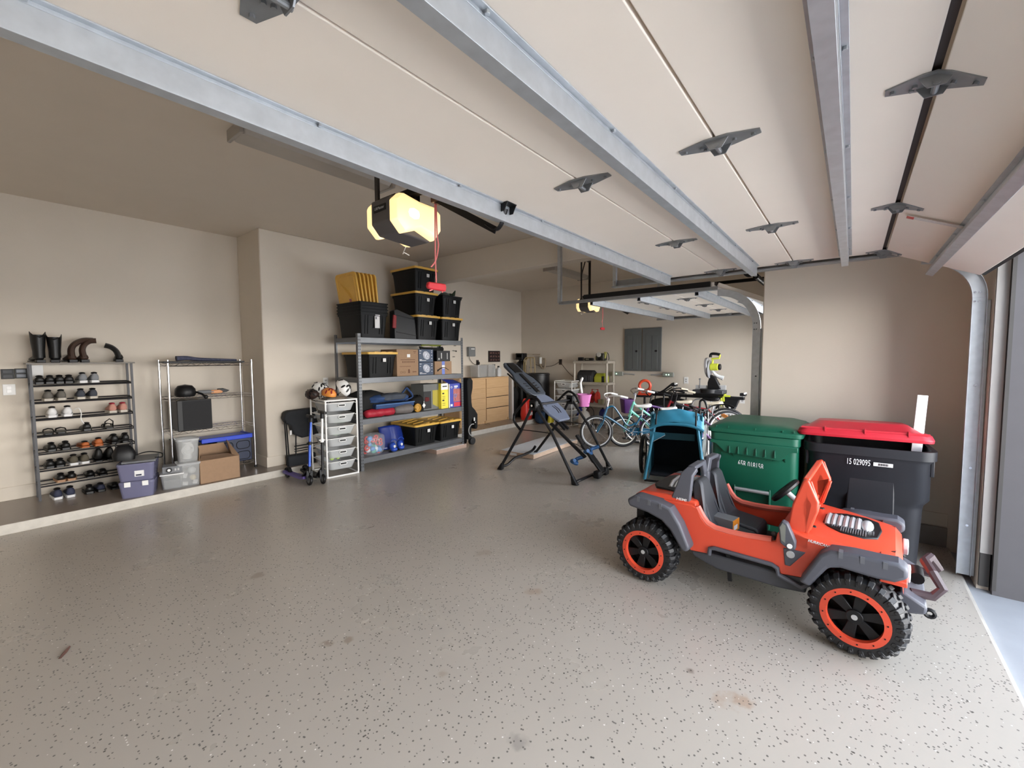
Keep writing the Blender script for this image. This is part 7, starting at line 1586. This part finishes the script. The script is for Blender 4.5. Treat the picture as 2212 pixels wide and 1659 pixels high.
# ------------------------------------------------------------------ bicycles
def bike(label, rear, front, R, fm, seat_m, style='cruiser', bar_m=None, grip_m=None, tire_m=None, rim_m=None, seat_h=0.68, bar_h=0.88, kick=True, fender=None, steer=0.0, lean=0.0, seat_m2=None, tw=0.020, topsag=0.14):
    rear = V(*rear); front = V(*front); wb = (front-rear).length; a = math.atan2(front.y-rear.y, front.x-rear.x)
    t = thing('bicycle', label, 'bicycle', (rear.x, rear.y, 0), 0, None, (lean, 0, a))
    tire_m = tire_m or RUB; rim_m = rim_m or CHR; bar_m = bar_m or CHR; grip_m = grip_m or BLK
    hub = R+0.001
    def wheel(nm, x, st):
        w_ = MB().torus((0, 0, 0), R-tw, tw, 'y', 44, 8).build(nm, tire_m, t, loc=(x, 0, hub), rot=(0, 0, st), smooth=True)
        MB().lathe([(R-2*tw-0.012, -0.011), (R-2*tw+0.006, -0.013), (R-2*tw+0.006, 0.013), (R-2*tw-0.012, 0.011), (R-2*tw-0.012, -0.011)], axis='y', n=44, cap=False).build('rim', rim_m, w_, smooth=True)
        sp = MB()
        for k in range(20):
            aa = 2*PI*k/20; s = 1 if k % 2 else -1; b = aa+0.5*s
            sp.cyl((0.016*math.cos(b), s*0.022, 0.016*math.sin(b)), ((R-2*tw-0.008)*math.cos(aa), 0, (R-2*tw-0.008)*math.sin(aa)), 0.0014, 4)
        sp.build('spokes', CHR, w_)
        MB().cyl((0, -0.035, 0), (0, 0.035, 0), 0.014, 12).build('hub', CHR, w_, smooth=True)
    wheel('rear_wheel', 0, 0); wheel('front_wheel', wb, steer)
    bb = V(wb*0.42, 0, hub-0.015); ht = V(wb-0.17*R/0.27, 0, bar_h-0.20); hb = V(wb-0.12*R/0.27, 0, bar_h-0.32)
    st_ = V(wb*0.24, 0, seat_h-0.16)
    fr = MB()
    if style == 'cruiser':
        fr.tube(bez(hb, hb+V(-0.10, 0, -0.03), bb+V(0.16, 0, 0.10), bb, 10), 0.019, 10)
        fr.tube(smoothpath([ht, ht+V(-0.10, 0, 0.03), V(wb*0.60, 0, ht.z-0.12), V(wb*0.50, 0, hub+0.12), V(wb*0.42, 0, hub+0.10), V(wb*0.34, 0, hub+0.14)], 5), 0.015, 8)
    elif style == 'step':
        fr.tube([hb, bb], 0.022, 10); fr.tube([ht, V(wb*0.36, 0, hub+0.13)], 0.018, 10)
    else:
        fr.tube([hb, bb], 0.020, 10); fr.tube([ht, st_+V(0, 0, -0.03)], 0.018, 10)
    fr.tube([bb, st_], 0.016, 10).tube([ht+V(-0.006, 0, 0.03), hb+V(0.008, 0, -0.03)], 0.021, 10)
    for s in (-1, 1):
        fr.tube([bb+V(0, s*0.02, 0), V(0.10, s*0.045, hub), V(0, s*0.05, hub)], 0.009, 8)
        fr.tube([st_+V(0, s*0.012, -0.04), V(0.05, s*0.045, hub+0.06), V(0, s*0.05, hub)], 0.008, 8)
    fr.build('frame', fm, t, smooth=True)
    fk = MB()
    for s in (-1, 1): fk.tube([hb+V(0.0, s*0.04, -0.03), hb+V(0.03, s*0.045, -0.12), V(wb, s*0.045, hub)], 0.011, 8)
    fk.tube([hb+V(0, -0.045, -0.03), hb+V(0, 0.045, -0.03)], 0.012, 8)
    fk.build('fork', fm, t, smooth=True)
    top = V(ht.x-0.03, 0, bar_h-0.05)
    MB().cyl(ht, top, 0.012).box(top.x-0.01, top.x+0.035, -0.02, 0.02, top.z-0.015, top.z+0.015).build('stem', bar_m, t, smooth=True)
    hbk = MB().tube(smoothpath([V(top.x-0.20, 0.30, bar_h+0.0), V(top.x-0.08, 0.28, bar_h+0.03), V(top.x+0.04, 0.16, bar_h+0.01), V(top.x+0.02, 0, top.z), V(top.x+0.04, -0.16, bar_h+0.01), V(top.x-0.08, -0.28, bar_h+0.03), V(top.x-0.20, -0.30, bar_h)], 4), 0.010, 8)
    hbk.build('handlebar', bar_m, t, smooth=True)
    for s in (-1, 1): MB().cyl((top.x-0.22, s*0.302, bar_h-0.002), (top.x-0.11, s*0.288, bar_h+0.024), 0.0165, 12).build('grip', grip_m, t, smooth=True)
    # saddle
    sx = wb*0.22
    rings = []
    for x, w_, h_, z_ in ((-0.13, 0.05, 0.03, 0.015), (-0.11, 0.085, 0.05, 0.01), (-0.05, 0.090, 0.055, 0.0), (0.03, 0.045, 0.04, -0.005), (0.10, 0.022, 0.03, 0.0), (0.135, 0.012, 0.018, 0.004)):
        rings.append([(sx+x, w_*math.cos(b), seat_h+z_+h_*0.55*math.sin(b)-(0.01 if math.sin(b) < 0 else 0)) for b in [2*PI*i/14 for i in range(14)]])
    MB().loft(rings).build('saddle', seat_m, t, smooth=True, ang=80)
    MB().cyl(st_+V(0, 0, -0.02), (sx, 0, seat_h-0.02), 0.0125).tube([(sx-0.06, -0.03, seat_h-0.03), (sx, -0.02, seat_h-0.045), (sx+0.07, 0, seat_h-0.02)], 0.005, 6).build('seat_post', CHR, t, smooth=True)
    cr = MB().torus((bb.x, -0.04, bb.z), 0.065, 0.006, 'y', 28, 6).cyl((bb.x, -0.05, bb.z), (bb.x, 0.05, bb.z), 0.018, 12)
    for k in range(5): aa = 2*PI*k/5; cr.bar((bb.x, -0.04, bb.z), (bb.x+0.065*math.cos(aa), -0.04, bb.z+0.065*math.sin(aa)), 0.005, 0.012, up=(0, 1, 0))
    cr.bar((bb.x, -0.055, bb.z), (bb.x+0.06, -0.065, bb.z-0.12), 0.010, 0.02, up=(0, 1, 0)).bar((bb.x, 0.055, bb.z), (bb.x-0.06, 0.065, bb.z+0.12), 0.010, 0.02, up=(0, 1, 0))
    cr.build('crankset', CHR, t, smooth=True)
    for s in (-1, 1): MB().box(bb.x-s*0.06-0.04, bb.x-s*0.06+0.04, s*0.075, s*0.155, bb.z+s*0.12-0.011, bb.z+s*0.12+0.011).build('pedal', BLK, t, bevel=0.004)
    if style in ('cruiser', 'step'):
        MB().prism([(0.0, hub-0.03), (0.0, hub+0.03), (bb.x, bb.z+0.075), (bb.x+0.07, bb.z), (bb.x, bb.z-0.075)], 'xz', -0.058, -0.052).build('chain_guard', fm, t, bevel=0.003)
    if kick: MB().tube([(wb*0.34, 0.02, hub-0.03), (wb*0.30, 0.30, 0.012)], 0.008, 8).cyl((wb*0.30, 0.30, 0.0), (wb*0.297, 0.29, 0.03), 0.012, 8).build('kickstand', CHR, t, smooth=True)
    if fender:
        MB().tube([((R+0.022)*math.cos(b), 0, hub+(R+0.022)*math.sin(b)) for b in [0.25+2.4*i/18 for i in range(19)]], 0.028, 8, flat=0.35).build('rear_fender', fender, t, smooth=True)
    return t, wb, top, a
BLUE = mat('bike_blue', (0.006, 0.085, 0.16), 0.22, coat=0.5); MINT = mat('bike_mint', (0.20, 0.62, 0.50), 0.3, coat=0.3); PURP = mat('bike_purple', (0.14, 0.04, 0.22), 0.3, coat=0.3)
LILAC = mat('bike_lilac', (0.30, 0.18, 0.36), 0.35); BKB = mat('bike_black', (0.006, 0.006, 0.008), 0.3, coat=0.4); CREAM = mat('cream_vinyl', (0.62, 0.55, 0.42), 0.4); WSAD = mat('white_vinyl', (0.82, 0.81, 0.78), 0.35)
tb_, wb_, top_, a_ = bike('blue cruiser bike with white-walled front wheel and pink basket, nearest the inversion table', (6.93, 2.50, 0), (6.30, 3.25, 0), 0.275, BLUE, WSAD, 'cruiser', WHT, WHT, seat_h=0.70, bar_h=0.86, rim_m=mat('rim_silver', (0.45, 0.46, 0.47), 0.35), kick=True)
pk = mat('basket_pink', (0.55, 0.17, 0.42), 0.5)
bk_ = thing('bike_basket', 'pink basket hanging on the blue cruiser bike handlebar', 'basket', (6.155, 3.40, 0.70), a_)
MB().loft([ring(0.14, 0.17, 0.04, 0.0), ring(0.20, 0.25, 0.05, 0.19), ring(0.19, 0.24, 0.05, 0.19), ring(0.13, 0.16, 0.04, 0.006)]).build('bowl', pk, bk_, smooth=True, ang=50)
MB().tube(ring(0.205, 0.255, 0.05, 0.19), 0.007, 6, closed=True).build('rim', pk, bk_, smooth=True)
MB().bar((0.08, -0.12, 0.13), (0.08, 0.12, 0.14), 0.01, 0.012).bar((-0.07, -0.10, 0.05), (-0.07, 0.10, 0.05), 0.01, 0.012).build('weave_bands', mat('basket_magenta', (0.30, 0.05, 0.20), 0.5), bk_)
MB().tube(smoothpath([(0.04, 0.02, 0.22), (0.06, 0.01, 0.36), (0.05, 0.02, 0.42), (0.03, 0.03, 0.47)], 4), 0.022, 8, rs=[0.018, 0.018, 0.018, 0.018, 0.018, 0.016, 0.014, 0.016, 0.02, 0.022, 0.02, 0.018, 0.012]).build('streamer_grip', WHT, bk_, smooth=True)
bike('mint green small bike with white saddle and tall chrome handlebar behind the blue cruiser', (7.25, 2.20, 0), (6.68, 2.95, 0), 0.26, MINT, WSAD, 'step', CHR, WHT, seat_h=0.64, bar_h=0.93, rim_m=mat('rim_white', (0.75, 0.73, 0.66), 0.4), tw=0.026, kick=True)
bike('purple bike with a cream and lilac saddle behind the mint bike', (7.75, 2.10, 0), (7.12, 2.86, 0), 0.28, PURP, CREAM, 'straight', BLKM, BLK, seat_h=0.72, bar_h=0.86, fender=LILAC)
pb2 = thing('bike_basket', 'deep purple basket on the front of the purple bike', 'basket', (7.05, 3.05, 0.53), a_)
MB().loft([ring(0.16, 0.20, 0.03, 0.0), ring(0.20, 0.26, 0.03, 0.24), ring(0.19, 0.25, 0.03, 0.24), ring(0.15, 0.19, 0.03, 0.006)]).build('bowl', mat('basket_purple', (0.07, 0.015, 0.12), 0.5), pb2, smooth=True, ang=50)
bike('black bike with cream handlebar grips beside the far wall side', (7.55, 1.55, 0), (7.10, 2.45, 0), 0.31, BKB, CREAM, 'straight', BLKM, CREAM, seat_h=0.74, bar_h=0.93, kick=False)
REDB = mat('bike_red', (0.30, 0.012, 0.02), 0.3, coat=0.3)
bike('dark red and black bike at the back of the bicycle group', (7.78, 1.62, 0), (7.55, 2.68, 0), 0.32, REDB, BLK, 'straight', BLKM, BLK, seat_h=0.78, bar_h=0.90, kick=False)
bike('purple bike with a long lilac fender beside the green bin', (5.85, 1.10, 0), (6.45, 1.75, 0), 0.30, LILAC, CREAM, 'straight', BLKM, BLK, seat_h=0.66, bar_h=0.80, kick=False, fender=mat('fender_dark', (0.03, 0.02, 0.035), 0.4))
bpy.data.objects.remove  # (no-op)
t = thing('folded_stroller', 'black folded stroller packed between the bikes and the far wall', 'stroller', (8.02, 2.62, 0), 0.1)
blob(0.18, 0.42, 0.30, 61, MB(), 0.12).xf(Matrix.Translation((0, 0, 0.42))).build('cloth', mat('black_cloth', (0.006,)*3, 0.9), t, smooth=True, ang=80)
for y in (-0.3, 0.3): MB().torus((-0.05, y, 0.13), 0.11, 0.02, 'y', 28, 6).build('wheel', RUB, t, smooth=True)
MB().tube([(-0.12, -0.25, 0.15), (-0.10, -0.28, 0.6), (-0.05, -0.28, 0.82), (-0.05, 0.25, 0.84), (-0.10, 0.28, 0.6), (-0.12, 0.25, 0.15)], 0.014, 8).build('frame', BLKM, t, smooth=True)
# red child seat ring and a saw-stand like black bench behind the bikes
t = thing('child_bike_seat', 'orange-red plastic child seat ring on top of the bicycle group', 'child seat', (7.62, 2.96, 0.80), 0.3)
OR_ = mat('seat_orange_red', (0.60, 0.06, 0.02), 0.4)
MB().torus((0, 0, 0.17), 0.095, 0.026, 'x', 28, 8, flat=1.0).build('back_ring', OR_, t, smooth=True)
MB().box(-0.03, 0.03, -0.11, -0.06, 0.0, 0.12).box(-0.03, 0.03, 0.06, 0.11, 0.0, 0.12).box(-0.10, 0.04, -0.12, 0.12, 0.0, 0.035).build('seat_base', OR_, t, bevel=0.012)
MB().box(-0.10, 0.06, -0.14, 0.14, -0.035, 0.0).cyl((0.0, 0, -0.30), (0, 0, -0.03), 0.02).build('carrier', BLK, t, bevel=0.008)
t = thing('hand_truck', 'two upright silver tubes with a black loop top between the bikes and the saw', 'stand', (6.95, 1.78, 0))
MB().tube(smoothpath([(0, 0.045, 0.55), (0, 0.045, 0.78), (0, 0.03, 0.82), (0, 0.0, 0.83), (0, -0.03, 0.80), (0, -0.06, 0.70), (0, -0.07, 0.55)], 4), 0.016, 8).build('top_loop', BLK, t, smooth=True)
for a0, a1 in ((0.045, 0.045), (-0.07, -0.09)): MB().cyl((0, a0, 0.65), (0, a1, 0.0), 0.0135).build('tube', LGREY, t, smooth=True)
t = thing('bike_pump', 'black angled handle sticking up from the bicycle group', 'handle', (7.35, 2.52, 0), 0)
MB().cyl((0, 0, 0.0), (0, 0, 0.88), 0.014).tube([(0, 0.10, 0.86), (0, 0, 0.92), (0, -0.14, 1.04), (0, -0.17, 1.05)], 0.016, 8).tube([(0.02, 0.02, 0.88), (0.02, -0.13, 0.98)], 0.010, 6).cyl((0, 0, 0), (0, 0, 0.02), 0.06).build('body', BLK, t, smooth=True)

# ------------------------------------------------------------------ bike trailer
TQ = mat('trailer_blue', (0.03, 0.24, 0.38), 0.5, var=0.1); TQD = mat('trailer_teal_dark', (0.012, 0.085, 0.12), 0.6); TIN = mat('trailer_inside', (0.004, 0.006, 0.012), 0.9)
a0 = math.atan2(-0.62, 0.16)     # local x runs along the front opening, to the right in view
t = thing('bike_trailer', 'blue and black child bike trailer, its open front facing the viewer', 'bike trailer', (4.92, 1.90, 0), a0)
# local: x 0..0.66 along the front, y away from the viewer
Wt, Dt = 0.66, 0.72
fl = []
hood_z = 0.83
# side frames: lower front corner, leaning back towards the hood
for x, xi in ((0.0, 0.09), (Wt, 0.57)):
    MB().tube([(x, 0.0, 0.035), (xi*0.6+x*0.4, 0.10, 0.42), (xi, 0.16, 0.66), (xi, 0.20, 0.80)], 0.020, 6, flat=1.0).build('front_strut', TQ, t, smooth=True)
    s = -1 if x == 0 else 1
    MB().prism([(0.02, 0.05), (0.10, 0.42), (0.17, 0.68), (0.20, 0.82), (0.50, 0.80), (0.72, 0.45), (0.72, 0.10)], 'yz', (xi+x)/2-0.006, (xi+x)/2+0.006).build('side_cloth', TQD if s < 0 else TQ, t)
def hood(u, v):
    x = -0.01+0.68*u; a = v
    bulge = math.sin(PI*u)
    y = 0.10+0.34*a; z = 0.70+0.13*math.sin(PI*0.5*min(1, a*1.8))+0.025*bulge-0.09*max(0, a-0.6)-0.06*(abs(2*u-1)**3)+0.006*math.sin(17*u+9*v)
    return V(0.05+x*0.87, y, z)
MB().surf(hood, 18, 12).build('hood', TQ, t, solid=0.012, smooth=True)
MB().tube([(0.05+(-0.01+0.68*u)*0.87, 0.098, 0.70+0.025*math.sin(PI*u)-0.06*abs(2*u-1)**3-0.02*math.sin(PI*u)) for u in [i/14 for i in range(15)]], 0.018, 8).build('hood_roll', TQ, t, smooth=True)
for x in (0.11, 0.55): MB().tube([(x, 0.09, 0.69), (x, 0.15, 0.80), (x, 0.30, 0.84)], 0.010, 6, flat=0.5).build('hood_seam', BLK, t, smooth=True)
MB().box(0.04, Wt-0.04, 0.55, 0.60, 0.08, 0.72).box(0.04, Wt-0.04, 0.05, 0.60, 0.08, 0.10).build('seat_cloth', TIN, t)
MB().box(0.11, 0.54, 0.20, 0.215, 0.50, 0.58).build('cross_panel', mat('trailer_panel', (0.008, 0.055, 0.075), 0.8), t, bevel=0.004)
MB().prism([(0.035, 0.60), (0.21, 0.585), (0.215, 0.565), (0.08, 0.475), (0.05, 0.48)], 'xz', 0.12, 0.14).build('corner_flap', TQ, t, bevel=0.003)
MB().bar((0.075, 0.115, 0.475), (0.215, 0.115, 0.565), 0.004, 0.009, up=(0, 1, 0)).build('reflective_edge', mat('reflective_white', (0.8, 0.8, 0.8), 0.3), t)
MB().tube([(0.0, -0.01, 0.03), (0.33, -0.01, 0.03), (Wt, -0.01, 0.03)], 0.014, 8).tube([(0.0, 0.0, 0.05), (0.0, 0.70, 0.14)], 0.012, 8).tube([(Wt, 0.0, 0.05), (Wt, 0.70, 0.14)], 0.012, 8).build('floor_frame', BLKM, t, smooth=True)
for k in range(3): MB().prism([(0.14+0.05*k, 0.18), (0.16+0.05*k, 0.68), (0.19+0.05*k, 0.70), (0.18+0.05*k, 0.18)], 'yz', Wt-0.03+0.012*k, Wt-0.02+0.012*k).build('plastic_window', clear('window_film', (0.62, 0.60, 0.55), 0.6), t, bevel=0.004)
for x in (-0.07, Wt+0.07):
    w_ = MB().torus((x, 0.42, 0.252), 0.225, 0.024, 'x', 40, 8).build('wheel', RUB, t, smooth=True)
    MB().torus((x, 0.42, 0.252), 0.198, 0.010, 'x', 40, 6).build('rim', mat('rim_white', (0.75, 0.73, 0.66), 0.4), w_, smooth=True)
    sp = MB()
    for k in range(16): aa = 2*PI*k/16; sp.cyl((x, 0.42, 0.252), (x, 0.42+0.195*math.cos(aa), 0.252+0.195*math.sin(aa)), 0.0015, 4)
    sp.build('spokes', CHR, w_)
    MB().cyl((x-0.04, 0.42, 0.252), (x+0.04, 0.42, 0.252), 0.022, 12).build('hub', BLK, w_)
tag(MB().prism([(0, 0), (0.035, 0.01), (0.15, -0.055), (0.14, -0.08), (0.02, -0.03)], 'yz', 0, 0.012).build('safety_flag', mat('flag_orange', (0.75, 0.22, 0.03), 0.6), None, loc=(5.6, 1.23, 0.80), rot=(0, 0, PI)), 'small orange flag strip between the trailer and the green bin', 'flag')
# rear black bike part between trailer and green bin is the lilac-fendered bike above
# small things on the floor
LEAF = mat('dry_leaf', (0.10, 0.05, 0.04), 0.6)
tag(MB().loft([[(-0.05, -0.006, 0.0), (-0.05, 0.006, 0.0), (-0.05, 0.0, 0.004)], [(0, -0.010, 0.0), (0, 0.010, 0.0), (0, 0.0, 0.009)], [(0.05, -0.004, 0.0), (0.05, 0.004, 0.0), (0.05, 0, 0.006)]]).build('dry_leaf', LEAF, None, loc=(0.217, 3.116, 0.0005), rot=(0, 0, 1.1)), 'small dark curled leaf on the bare floor at the lower left', 'leaf')
